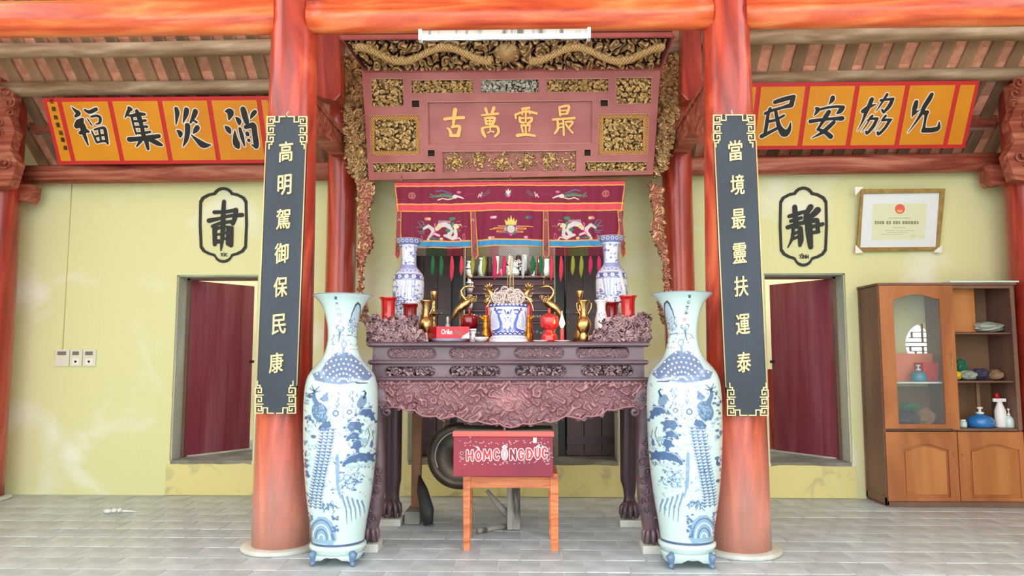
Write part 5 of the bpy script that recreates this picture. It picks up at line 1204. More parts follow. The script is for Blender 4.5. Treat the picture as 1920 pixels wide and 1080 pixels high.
def sheet(name, x0, x1, y0, y1, sk, parent, nx_, ny_, d0, sagf, paintf=None, wav=.008):
    xs = np.linspace(0, 1, nx_); ys_ = np.linspace(0, 1, ny_); X, Y = np.meshgrid(xs, ys_)
    px = x0 + (x1 - x0) * X; py = y0 + (y1 - y0) * Y
    C = cv.get(px.ravel(), py.ravel())
    sxp = px + sk(X, Y); syp = py + sagf(px, Y)
    u, ww = vp.hit(sxp, syp); d = d0 + wav * np.sin(px * .11) * (.3 + Y) + wav * .5 * np.sin(px * .31 + Y * 3)
    P_ = vp.xf(np.stack([u, d, ww], -1).reshape(-1, 3)); idx = np.arange(X.size).reshape(X.shape)
    F = np.stack([idx[:-1, :-1], idx[1:, :-1], idx[1:, 1:], idx[:-1, 1:]], -1).reshape(-1, 4)
    mb = MB(); mb.v = P_.tolist(); mb.f = F.tolist(); mb.sm = [True] * len(F); mb.mi = [0] * len(F)
    o = mb.build(name, 'cloth', parent, cols=C, recalc=False); sd = o.modifiers.new('t', 'SOLIDIFY'); sd.thickness = .004; return o
sg = lambda px, Y: -2.5 * np.exp(-((px - 940) / 60) ** 2) * Y ** .3 + 2 * np.exp(-((px - 855) / 60) ** 2) * Y + 1.5 * np.exp(-((px - 1060) / 60) ** 2) * Y - (px - 957) * .006
sheet('embroidered_cloth', 740, 1172, 341.5, 463.5, lambda X, Y: (957 + (1 - 1)) * 0 + (.5 - X) * 14 * Y, vt, 640, 250, 0, sg)
sheet_cv = cv
_a, _b = W(738, 340, VY), W(1176, 336, VY)
MB().tube([(_a.x, VY + .012, _a.z), (_b.x, VY + .012, _b.z)], .009, 10).build('hanging_rod', 'lac', vt)
for _x in (752, 957, 1160):
    _c = W(_x, 338, VY); MB().tube([(_c.x, VY + .012, _c.z), (_c.x, VY + .03, _c.z + .03), (_c.x, VY + .04, _c.z + .05)], .004, 6).build('hook', 'brass', vt)
# two long pendants and two side streamers in front of it
for i, (xt, xb_, hw, y1, lab) in enumerate(((887, 891, 6.6, 488), (1023, 1024, 6.4, 486), (749, 747, 6, 489), (1164, 1172, 5.5, 486)) if 0 else ((887, 891, 6.6, 488, 0), (1023, 1024, 6.4, 486, 0), (749, 746, 6, 487, 0), (1161, 1169, 5.5, 484, 0))):
    P_ = [(xt - hw * .75, 396), (xt + hw * .75, 396), (xb_ + hw, y1 - 8), (xb_, y1), (xb_ - hw, y1 - 8)]
    u, ww = vp.hit([p[0] for p in P_], [p[1] for p in P_]); L_ = list(zip(u.tolist(), ww.tolist()))
    Z = [(.5 * (a + b), 0) for a, b in zip(u, u)]
    c0 = (sum(u) / 5, sum(ww) / 5)
    MB(vp.xf).prism(L_[::-1], .016, .020).build('pendant_border', 'straw' if 0 else 'banner_o', vt)
    q = [(x + (c0[0] - x) * .3, z + (c0[1] - z) * .03) for x, z in L_]
    pd = MB(vp.xf).prism(q[::-1], .0205, .0225).build('pendant', 'cloth_dark' if 0 else 'chest', vt)
    mb = MB(vp.xf); a_, b_ = vp.hit(xb_, y1 - 24); pts = [Vector(vp.xf((float(a_) + .012 * math.sin(k * .9), .024, float(b_) + .03 - k * .009))[0]) for k in range(9)]
    MB().tube(pts, .004, 5).build('stitched_vine', 't_green', vt)
    a_, b_ = vp.hit(xt, 414); MB().tube([Vector(vp.xf((float(a_) - .012, .024, float(b_) - .01))[0]), Vector(vp.xf((float(a_), .024, float(b_) + .012))[0]), Vector(vp.xf((float(a_) + .012, .024, float(b_) - .01))[0])], .003, 5).build('stitched_tip', 'white', vt)
# diamond net fringe, in coloured lengths, and tassels
cols = [(757, 800, 't_beige'), (800, 838, 't_green'), (838, 876, 't_red'), (876, 916, 't_yel'), (916, 936, 't_mag'), (936, 993, 't_wht'), (993, 1030, 't_green'), (1030, 1066, 't_red'), (1066, 1102, 't_yel'), (1102, 1140, 't_mag')]
for x0, x1, c in cols:
    mb = MB(); s_ = 4.6; n = int(round((x1 - x0) / s_))
    for k in range(n):
        for sg_ in (-1, 1):
            pts = []
            for j in range(5):
                xx = x0 + (k + .5) * s_ + sg_ * (.5 if j % 2 else -.5) * s_; yy = 461 + j * 4.6
                lim = 461 + 22 - 5 * abs(((xx - x0) / (x1 - x0)) - .5) * 0
                u_, w_ = vp.hit(xx, yy); pts.append(tuple(vp.xf((float(u_), -.004, float(w_)))[0]))
            mb.tube(pts, .0015, 3)
    o = mb.build('net_fringe', c, vt); o['kind'] = 'stuff'
for x, y1, c in ((767, 522, 't_beige'), (811, 516, 't_green'), (827, 521, 't_green'), (847, 527, 't_red'), (865, 517, 't_red'), (886, 516, 't_yel'), (907, 517, 't_yel'), (928, 525, 't_mag'), (945, 518, 't_mag'), (959, 514, 't_wht'), (981, 522, 't_wht'), (999, 514, 't_green'), (1013, 514, 't_green'), (1034, 528, 't_red'), (1052, 528, 't_red'), (1074, 516, 't_yel'), (1090, 520, 't_yel'), (1107, 515, 't_mag'), (1123, 510, 't_mag')):
    pts = [vp.hit(x + .6 * math.sin(k), 480 + (y1 - 480) * k / 5) for k in range(6)]
    MB().tube([tuple(vp.xf((float(a), -.004, float(b)))[0]) for a, b in pts], [.007, .015, .019, .018, .014, .004], 8, flat=.6).build('tassel', c, vt)

# ================================================================ ON THE BACK WALL
wf = Pl(WY - .002)
def medallion(cx, cy, ch, sub, hw, hh, label, gw, gh):
    t = thing('wall_emblem', label, 'emblem', tuple(W(cx, cy, WY)))
    def outl(k):
        q = []
        for a in range(150, 29, -15): q.append((21 * math.cos(math.radians(a)) * (k if k > 1 else k), -50 - 20 * math.sin(math.radians(a))))
        h = q[:]
        right = [(28, -58), (40, -52), (45, -44), (46, 0), (44, 42), (38, 50), (28, 55), (20, 57)]
        bot = [(17 * math.cos(math.radians(a)), 55 + 15 * math.sin(math.radians(a))) for a in range(15, 170, 15)]
        left = [(-x, y) for x, y in right[::-1]]
        P_ = h + right + bot + left
        P_ = [(x * hw / 46 * k, (y + (k - 1) * y * .35) * hh / 70 * (1 if k >= 1 else .985 * k ** .2)) for x, y in P_]
        u, ww = wf.hit([cx + x for x, y in P_], [cy + y for x, y in P_]); return list(zip(u.tolist(), ww.tolist()))[::-1]
    MB(wf.xf).prism(outl(1.0), 0, .008, [outl(.89)]).build('outline', 'wallink', t)
    mb = MB(wf.xf); brush(mb, STR[ch], wf, gw, 345, gh, 0, .008); mb.build('character', 'wallink', t)
    mb = MB(wf.xf); put_glyph(mb, sub, wf, cx + 1, cy + 55, 5 * len(sub) * .9, 8 if 'Ĩ' not in sub else 10, .003, .003, .02); mb.build('small_word', 'wallink', t)
medallion(419, 422, '肅', 'TÚC', 46, 71, 'dark painted hexagonal emblem on the wall above the left doorway', 365, 6.965)
medallion(1506, 425, '靜', 'TĨNH', 46, 75, 'dark painted hexagonal emblem on the wall above the right doorway', 1450, 6.75)
# framed certificate, hung leaning forward
ca = math.radians(7)
cpn = Pl(WY - .02, W(1685, 472, WY - .03).z, ca)
fr = thing('framed_certificate', 'framed certificate with a red emblem on the right wall above the cabinet', 'picture', tuple(W(1685, 472, WY - .02)))
def hp(x, y): a, b = cpn.hit(x, y); return (float(a), float(b))
O = [hp(1604, 472), hp(1759, 470), hp(1770, 354), hp(1613, 355)]; I = [hp(1611, 464), hp(1753, 463), hp(1760, 362), hp(1617, 364)]
MB(cpn.xf).prism(O, 0, .028, [I]).build('frame', 'framew', fr, bevel=.004)
MB(cpn.xf).prism([hp(1608, 467), hp(1757, 466), hp(1764, 358), hp(1614, 360)], .002, .012).build('mat_board', 'paper', fr)
MB(cpn.xf).prism([hp(1633, 450), hp(1732, 448), hp(1737, 381), hp(1636, 382)], .012, .0135).build('certificate', 'cert', fr)
c = hp(1686, 392); MB(cpn.xf).prism([(c[0] + .047 * math.cos(a * .3), c[1] + .047 * math.sin(a * .3)) for a in range(21)], .0135, .015).build('emblem', 'emblem', fr)
MB(cpn.xf).prism([(c[0] + .028 * math.cos(math.pi + a * .3), c[1] - .008 + .028 * math.sin(math.pi + a * .3)) for a in range(11)], .015, .016).build('emblem_gold', 'emblem2', fr)
mb = MB(cpn.xf); r_ = random.Random(2)
for y, x0, x1, hgt in ((409, 1666, 1706, 1.6), (427, 1672, 1698, 1.6), (432, 1658, 1714, 1.4), (436, 1662, 1702, 1.4), (440, 1650, 1690, 1.2), (443, 1706, 1716, 1.2)):
    x = x0
    while x < x1:
        L_ = r_.uniform(2, 6); a = hp(x, y + hgt / 2); b = hp(min(x + L_, x1), y - hgt / 2); mb.bx(a[0], b[0], .0135, .0145, a[1], b[1]); x += L_ + 1.2
o = mb.build('faded_text_lines', 'faint', fr); o['kind'] = 'stuff'
mb = MB(cpn.xf); x = 1639
for L_ in (4, 4, 4, 5, 0, 5, 4, 0, 4, 5, 4, 0, 5, 5, 4, 6, 5, 4):
    if L_: a = hp(x, 420.5); b = hp(x + L_ - .8, 414.5); mb.bx(a[0], b[0], .0135, .0147, a[1], b[1]); x += L_ + .4
    else: x += 3
mb_ = mb.build('faded_heading', 'print', fr); mb_['kind'] = 'stuff'
for x, y in ((1607, 357), (1607, 469), (1755, 468)):
    P_ = [(-7, -6), (9, -6), (-6, 10)] if y < 400 else ([(-6, -10), (9, 5), (-6, 6)] if x < 1700 else [(8, -9), (-9, 5), (7, 6)])
    MB(cpn.xf).prism([hp(x + a, y + b) for a, b in P_][::-1], .028, .034).build('corner_protector', 'white', fr)
# switch and two sockets
for x0, x1, lab, kind in ((105, 131, 'cream light switch plate at the left of three wall plates', 's'), (133, 155, 'middle cream wall socket plate', 'p'), (157, 181, 'right cream wall socket plate nearest the doorway', 'p')):
    t = thing('wall_plate', lab + (' on the left wall' if kind == 's' else ' beside the light switch' if 'middle' in lab else ''), 'socket', tuple(W((x0 + x1) / 2, 670, WY)), 'wall plates on the left wall')
    u0, u1, w0, w1 = wp.rect(x0, 655, x1, 687)
    MB(wp.xf).bx(u0, u1, 0, .018, w0, w1).build('plate', 'plastic', t, bevel=.004)
    a = wp.rect(x0 + 5, 659, x1 - 5, 666); MB(wp.xf).bx(a[0], a[1], .018, .021, a[2], a[3]).build('rocker', 'socket', t)
    if kind == 'p':
        a = wp.rect(x0 + 5, 672, x1 - 5, 684); MB(wp.xf).bx(a[0], a[1], .018, .022, a[2], a[3]).build('outlet', 'white', t, bevel=.002)
        u_, w_ = (a[0] + a[1]) / 2, (a[2] + a[3]) / 2
        MB(wp.xf).prism([(u_ + .012 * math.cos(k), w_ + .012 * math.sin(k)) for k in np.linspace(0, 6.0, 12)], .022, .0235).build('hole', 'dark', t)
    else:
        a = wp.rect(x0 + 5, 670, x1 - 5, 684); MB(wp.xf).bx(a[0], a[1], .018, .020, a[2], a[3]).build('dimmer', 'plastic', t, bevel=.002)
a, b = W(126, 346, WY), W(118, 655, WY); tag(MB().tube([(b.x, WY - .004, a.z), (b.x, WY - .004, b.z)], .004, 6).build('wall_conduit', 'cord', org=(b.x, WY, b.z)), 'thin pale cord running down the left wall to the switch plates', 'cord')
tr = MB(); c = W(203, 963, 6.6); r_ = random.Random(3)
c = Vector((W(203, 960, 6.9).x * .95, 0, 0)); d = _R @ Vector(((203 - 960) / FOC, -(963 - 540) / FOC, -1)); k = -EYE.z / d.z; c = EYE + d * k
for i in range(3): tr.ball((c.x + .05 * i, c.y + r_.uniform(-.02, .02), .022 + .004 * i), (.038 - .008 * i, .028, .02), 7)
tr.tube([(c.x + .08, c.y, .02), (c.x + .16, c.y + .02, .018), (c.x + .24, c.y + .03, .008)], [.014, .01, .003], 6)
tag(tr.build('wrapper', 'trash', org=(c.x, c.y, 0)), 'crumpled silvery wrapper lying on the floor at left', 'litter')

# ================================================================ CABINET AT THE RIGHT
CY = 6.80
cp2 = Pl(CY)
def cz(y): return W(1780, y, CY).z
def cx_(x, y=800): return W(x, y, CY).x
c0, c1, cm = cx_(1664, 945), cx_(1925, 945), cx_(1797, 900)
ct0, ct1 = cz(531), 0
cab = thing('cabinet', 'orange-brown display cabinet with glass door and open shelves at the far right', 'cabinet', ((c0 + c1) / 2, CY, 0))
dp = .40
zmid, ztop = cz(806), cz(535)
def cbx(n, x0, x1, y0, y1, z0, z1, m, p=None, bv=.003): return MB().bx(x0, x1, y0, y1, z0, z1).build(n, m, p or cab, bevel=bv)
cbx('side_panel', c0, c0 + .018, CY, CY + dp, .01, ztop, 'cabside')
cbx('side_panel', c1 - .018, c1, CY, CY + dp, .01, ztop, 'cabside')
sp_ = MB().bx(c0 - .006, c0, CY, CY + .03, .02, ztop).bx(c0 - .006, c0, CY + dp - .03, CY + dp, .02, ztop).bx(c0 - .006, c0, CY, CY + dp, .02, .08); sp_.build('side_battens', 'cabside', cab)
cbx('divider', cm - .009, cm + .009, CY + .02, CY + dp, .06, ztop, 'cabside')
MB().bx(c0 - .015, c1 + .015, CY - .03, CY + dp + .005, ztop, ztop + .022).build('top_cornice', 'cabside', cab, bevel=.005)
MB().bx(cm, c1 + .03, CY - .04, CY + .1, ztop + .022, ztop + .036).build('glass_sheet_on_top', 'celadon', cab)
cbx('plinth', c0, c1, CY, CY + dp, 0, .05, 'cabside')
cbx('shelf', c0 + .018, c1 - .018, CY + .01, CY + dp, zmid - .012, zmid + .01, 'cabside')
for y in (625, 716): cbx('shelf', cm + .009, c1 - .018, CY + .03, CY + dp, cz(y) - .008, cz(y) + .008, 'cabside')
cbx('shelf', c0 + .018, cm - .009, CY + .05, CY + dp, cz(718) - .008, cz(718) + .008, 'celadon')
cbx('shelf_post', cm + .33, cm + .36, CY + .22, CY + .25, zmid + .01, cz(716) - .009, 'cabback')
cbx('back_panel', cm, c1, CY + dp - .012, CY + dp, .05, ztop, 'cabback')
cbx('back_panel', c0, cm, CY + dp - .012, CY + dp, .05, cz(728), 'cabback')
cbx('inner_board', cm + .02, cm + .30, CY + .12, CY + .13, cz(622), cz(538), 'cabpanel')
def arch(u0, u1, w0, w1, h, n=12):
    P_ = [(u0, w0), (u1, w0), (u1, w1 - h)]
    for k in range(n + 1): f = k / n; P_.append((u1 + (u0 - u1) * f, w1 - h + h * (math.sin(math.pi * f) ** 1.5)))
    P_.append((u0, w1 - h)); return P_
# glass door
g0, g1 = c0 + .002, cm - .004
dr = thing_ = MB(cp2.xf).prism(rc(g0, g1, zmid + .012, ztop - .003), 0, .022, [arch(cx_(1683, 790), cx_(1771, 790), cz(795), cz(552), .045)]).build('glass_door', 'cab', cab, bevel=.003)
MB(cp2.xf).bx(g0 + .06, g1 - .06, .008, .011, zmid + .05, ztop - .04).build('pane', 'glass', dr)
cbx('centre_stile', cm - .03, cm + .035, CY - .012, CY + .01, zmid, ztop, 'cab')
cbx('right_stile', c1 - .035, c1, CY - .012, CY + .01, zmid, ztop, 'cabside')
cbx('top_rail', cm + .03, c1, CY - .01, CY + .01, cz(541), ztop, 'cabside')
for a, b, pa, pb in ((c0 + .003, cm - .004, 1693, 1779), (cm + .004, c1 - .004, 1818, 1912)):
    d_ = MB(cp2.xf).prism(rc(a, b, .055, zmid - .016), 0, .02, [arch(cx_(pa, 900), cx_(pb, 900), cz(932), cz(832), .05)]).build('cupboard_door', 'cab', cab, bevel=.002)
    MB(cp2.xf).prism(arch(cx_(pa + 5, 900), cx_(pb - 5, 900), cz(927), cz(837), .045), .004, .014).build('raised_panel', 'cabpanel', d_, bevel=.006)
    MB(cp2.xf).bx(a, b, .0, .004, .06, zmid - .02).build('door_back', 'cab', d_)
    MB().ball(((b - .035) if a < cm - .1 else a + .035, CY - .028, (zmid) / 2 + .12), .009, 8).build('knob', 'brass', d_)
MB().bx(g1 - .016, g1 - .008, CY - .03, CY - .02, cz(690), cz(660)).build('door_pull', 'brass', cab)
# things in it
def pump(x, ybase, ytop, wpx, Y, m, label, zb=None, neck='white'):
    zb = cz(ybase) if zb is None else zb; a = W(x, ytop, Y); X = W(x, ybase, Y).x; h = a.z - zb; r = wpx / 2 * Y / FOC
    t = thing('pump_bottle', label, 'bottle', (X, Y, zb))
    MB().lathe([(r * .9, .001), (r, .012), (r, h * .38), (r * .8, h * .52), (r * .3, h * .62), (r * .26, h * .66)], (X, Y, zb), 24).build('bottle_body', m, t)
    MB().lathe([(r * .3, h * .66), (r * .3, h * .74), (r * .1, h * .76), (r * .1, h * .9), (r * .22, h * .91), (r * .22, h)], (X, Y, zb), 16).build('pump', neck, t)
    return t
pump(1723, 716, 684, 28, CY + .15, 'teal', 'teal pump bottle on the upper shelf behind the cabinet glass', cz(718) + .009)
pump(1839, 805, 763, 44, CY + .15, 'bluep', 'wide blue pump bottle on the lower open shelf', zmid + .011)
t = pump(1893, 805, 766, 17, CY + .10, 'celadon', 'small white-green pump bottle at the right end of the lower shelf', zmid + .011)
t = thing('spray_bottle', 'white trigger spray bottle with a red cap on the lower shelf', 'bottle', (cx_(1877), CY + .14, zmid + .011))
X = W(1877, 800, CY + .14).x; zb = zmid + .011; k = (CY + .14) / FOC
MB().lathe([(9.5 * k, .001), (10 * k, .01), (9.5 * k, 30 * k), (5 * k, 42 * k), (4 * k, 46 * k)], (X, CY + .14, zb), 20).build('bottle_body', 'white', t)
MB().bx(X - 12 * k, X + 11 * k, CY + .13, CY + .15, zb + 46 * k, zb + 52 * k).build('trigger_head', 'white', t, bevel=.003)
MB().tube([(X - 4 * k, CY + .14, zb + 52 * k), (X - 5 * k, CY + .14, zb + 62 * k)], .018, 10).build('red_cap', 'redp', t)
t = thing('small_jar', 'small white jar at the left of the lower open shelf', 'jar', (cx_(1805), CY + .12, zmid + .011)); X = W(1806, 800, CY + .12).x
MB().lathe([(.03, .001), (.034, .01), (.032, .05), (.02, .055)], (X, CY + .12, zb), 18).build('jar_body', 'celadon', t); MB().lathe([(.024, .055), (.024, .07)], (X, CY + .12, zb), 18).build('lid', 'white', t)
# shelf 2: crumpled bags and oddments
zs2 = cz(716) + .009; r_ = random.Random(9)
def lump(name, lab, cat, X, Y, z, r, m, seed, flat=.6):
    mb = MB(); rr = random.Random(seed); n, k = 14, 9; rings = []
    jit = [[rr.uniform(.78, 1.15) for _ in range(n)] for _ in range(k)]
    for i in range(k):
        a = math.pi * (i + .5) / k
        rings.append([(X + r[0] * math.sin(a) * math.cos(2 * math.pi * j / n) * jit[i][j], Y + r[1] * math.sin(a) * math.sin(2 * math.pi * j / n) * jit[i][j], z + r[2] * (1 - math.cos(a)) * (jit[i][j] * .3 + .7)) for j in range(n)])
    mb.loft(rings, sm=False); return tag(mb.build(name, m, org=(X, Y, z)), lab, cat)
lump('yellow_pouch', 'yellow plastic pouch at the left of the middle open shelf', 'bag', cx_(1803, 700) + .02, CY + .14, zs2, (.055, .05, .045), 'yellowp', 1)
lump('plastic_bag', 'crumpled clear plastic bag beside the yellow pouch', 'bag', cx_(1829, 700) + .02, CY + .15, zs2, (.08, .06, .045), 'greyp', 2)
lump('cloth_bundle', 'dark purple cloth bundle in the middle of the shelf', 'cloth', cx_(1852, 700) + .02, CY + .15, zs2, (.075, .07, .055), 'darkp', 3)
lump('plastic_bag', 'grey-brown plastic bag at the right end of the middle shelf', 'bag', cx_(1880, 700) + .02, CY + .15, zs2, (.075, .06, .05), 'rafter', 4)
lump('green_bag', 'crumpled green bag behind the clear bag on the middle shelf', 'bag', cx_(1828, 700) + .02, CY + .25, zs2, (.05, .04, .10), 'greenp', 5)
lump('foil_bag', 'silvery crumpled bag on the top open shelf', 'bag', cx_(1862, 610) + .03, CY + .14, cz(625) + .009, (.15, .09, .05), 'greyp', 6)
lump('dark_rag', 'dark green rag left of the silvery bag on the top shelf', 'cloth', cx_(1838, 615), CY + .24, cz(625) + .009, (.10, .05, .035), 'dk', 16)
# behind the glass
zl = cz(718) + .009
t = thing('red_basket', 'red ribbed plastic basket behind the cabinet glass', 'basket', (cx_(1752, 700), CY + .2, zl))
a, b = cx_(1740, 700) + .015, cx_(1774, 700)
MB().loft([[(a + .008, CY + .12, zl + .001), (b - .008, CY + .12, zl + .001), (b - .008, CY + .26, zl + .001), (a + .008, CY + .26, zl + .001)], [(a, CY + .11, zl + .17), (b, CY + .11, zl + .17), (b, CY + .27, zl + .17), (a, CY + .27, zl + .17)]], caps=False).build('basket_wall', 'redp', t)
for k in range(5): MB().bx(a - .003, b + .003, CY + .105, CY + .275, zl + .015 + k * .035, zl + .022 + k * .035).build('rib', 'redp', t)
lump('green_bundle', 'dark green bundle on the cabinet floor behind the glass', 'bag', cx_(1722, 760), CY + .15, zmid + .15, (.085, .07, .04), 'greenp', 7)
lump('dark_sack', 'dark purple sack on the cabinet floor behind the glass', 'bag', cx_(1716, 790) + .02, CY + .16, zmid + .011, (.11, .08, .075), 'darkp', 8)
lump('dark_sack', 'brown sack at the right of the cabinet floor behind the glass', 'bag', cx_(1752, 790), CY + .16, zmid + .011, (.09, .08, .09), 'cabback', 10)
MBs = MB().bx(c0 + .02, cm - .01, CY + .30, CY + .308, cz(718) + .009, cz(662)); tag(MBs.build('orange_glow_sheet', 'orange_glow', org=(c0, CY + .3, cz(728))), 'added salmon sheet standing in for the orange glow behind the teal bottle in the cabinet', 'sheet')  # orange glow in the glass, put in as a coloured sheet

# ================================================================ UNDER THE TABLE: GONG AND ITS STAND
GY = 6.45
t = thing('gong_stand', 'raw timber gong stand behind the altar table', 'stand', (W(780, 980, 6.1).x, GY, 0))
a, b = W(773, 800, 6.2), W(792, 800, 6.2)
xg0, xg1 = W(771, 960, 6.2).x, W(788, 960, 6.2).x
zbeam = W(860, 772, 6.2).z
MB().loft([[(xg0, 6.18, .1), (xg1, 6.18, .1), (xg1, 6.24, .1), (xg0, 6.24, .1)], [(a.x, 6.18, zbeam + .1), (b.x, 6.18, zbeam + .1), (b.x, 6.24, zbeam + .1), (a.x, 6.24, zbeam + .1)]]).build('post', 'timber', t, bevel=.004)
MB().bx(xg0 - .02, xg1 + .03, 5.98, 6.5, .0, .10).build('foot', 'stone', t, bevel=.01)
px1 = W(960, 900, 6.2).x
MB().bx(px1 - .04, px1 + .03, 6.18, 6.24, .08, zbeam + .1).build('post', 'timber', t, bevel=.004)
MB().bx(px1 - .05, px1 + .05, 6.0, 6.5, 0, .08).build('foot', 'oldwood', t, bevel=.01)
MB().bx(a.x, px1 + .03, 6.17, 6.25, zbeam, zbeam + .07).build('crossbar', 'timber', t, bevel=.004)
gc = W(862, 855, 6.3); gr = 61 * 6.3 / FOC
g = thing('gong', 'large dark bronze gong hanging behind the donation box', 'gong', (gc.x, 6.3, gc.z))
def face(m): return lambda p: np.stack([gc.x + np.asarray(p)[:, 0], 6.3 + np.asarray(p)[:, 2], gc.z + np.asarray(p)[:, 1]], 1)
MB(face(0)).lathe([(.002, -.015), (gr * .16, -.012), (gr * .2, -.0), (gr * .22, .008), (gr * .72, .004), (gr * .76, -.006), (gr * .97, -.004), (gr, .01), (gr, .05), (gr * .96, .052), (gr * .96, .02), (.002, .02)], (0, 0, 0), 64).build('gong_plate', 'gong', g)
mb = MB()
for k in range(34):
    a_ = math.radians(100 + k * 3.2); mb.ball((gc.x + gr * .74 * math.cos(a_), 6.292, gc.z + gr * .74 * math.sin(a_)), (.007, .005, .007), 6)
o = mb.build('punched_dots', 'metalw', g); o['kind'] = 'stuff'
for sx in (-.5, .5): MB().tube([(gc.x + gr * sx, 6.3, gc.z + gr * .84), (gc.x + gr * sx * .8, 6.26, zbeam + .02)], .004, 6).build('hanging_cord', 'cord', g)
# leaning dark wood piece and old pale wooden block
A = W(797, 975, 6.05); B = W(789, 908, 6.2)
tag(MB().tube([(A.x + .045, 5.93, .012), (A.x + .03, 5.95, .12), (B.x + .035, 6.04, .26), (B.x, 6.12, .36)], [.035, .055, .045, .008], 10, flat=.5).build('wooden_clapper', 'shoe', org=(A.x, 6.0, 0)), 'dark curved wooden piece leaning against the gong stand foot', 'clapper')
A = W(960, 980, 5.95)
t = thing('wooden_block', 'old pale cracked wooden block with a slanted arm behind the stool', 'block', (A.x, 5.9, 0))
MB().bx(A.x - .035, A.x + .065, 5.82, 5.94, 0, .33).build('block', 'oldwood', t, bevel=.01)
MB().tube([(A.x - .03, 5.88, .10), (A.x - .12, 5.86, .2), (A.x - .19, 5.85, .29)], [.028, .024, .015], 8).build('slanted_arm', 'oldwood', t)
MB().tube([(A.x - .05, 5.86, .02), (A.x - .25, 5.7, .02)], .02, 8).build('floor_brace', 'oldwood', t)

# ================================================================ ON THE ALTAR TABLE
TZ = zt + .0008
def vessel(name, label, cat, prof, cx, Y, m, hollow=True, n=40, parts=None, zb=TZ, group=None):
    X = W(cx, prof[-1][0], Y).x
    t = thing(name, label, cat, (X, Y, zb), group)
    pr = [p for p in prof]; pz, c = lpx(pr, X and cx, Y, zb)
    c = (X, Y)
    if hollow:
        pz = [(max(pz[min(2, len(pz) - 1)][0] * .75, .002), pz[min(2, len(pz) - 1)][1]), (pz[0][0] * .9, pz[0][1] - .002), (pz[0][0] * .96, pz[0][1] + .001)] + pz
    MB().lathe(pz, (c[0], c[1], 0), n).build('body', m, t)
    return t, X
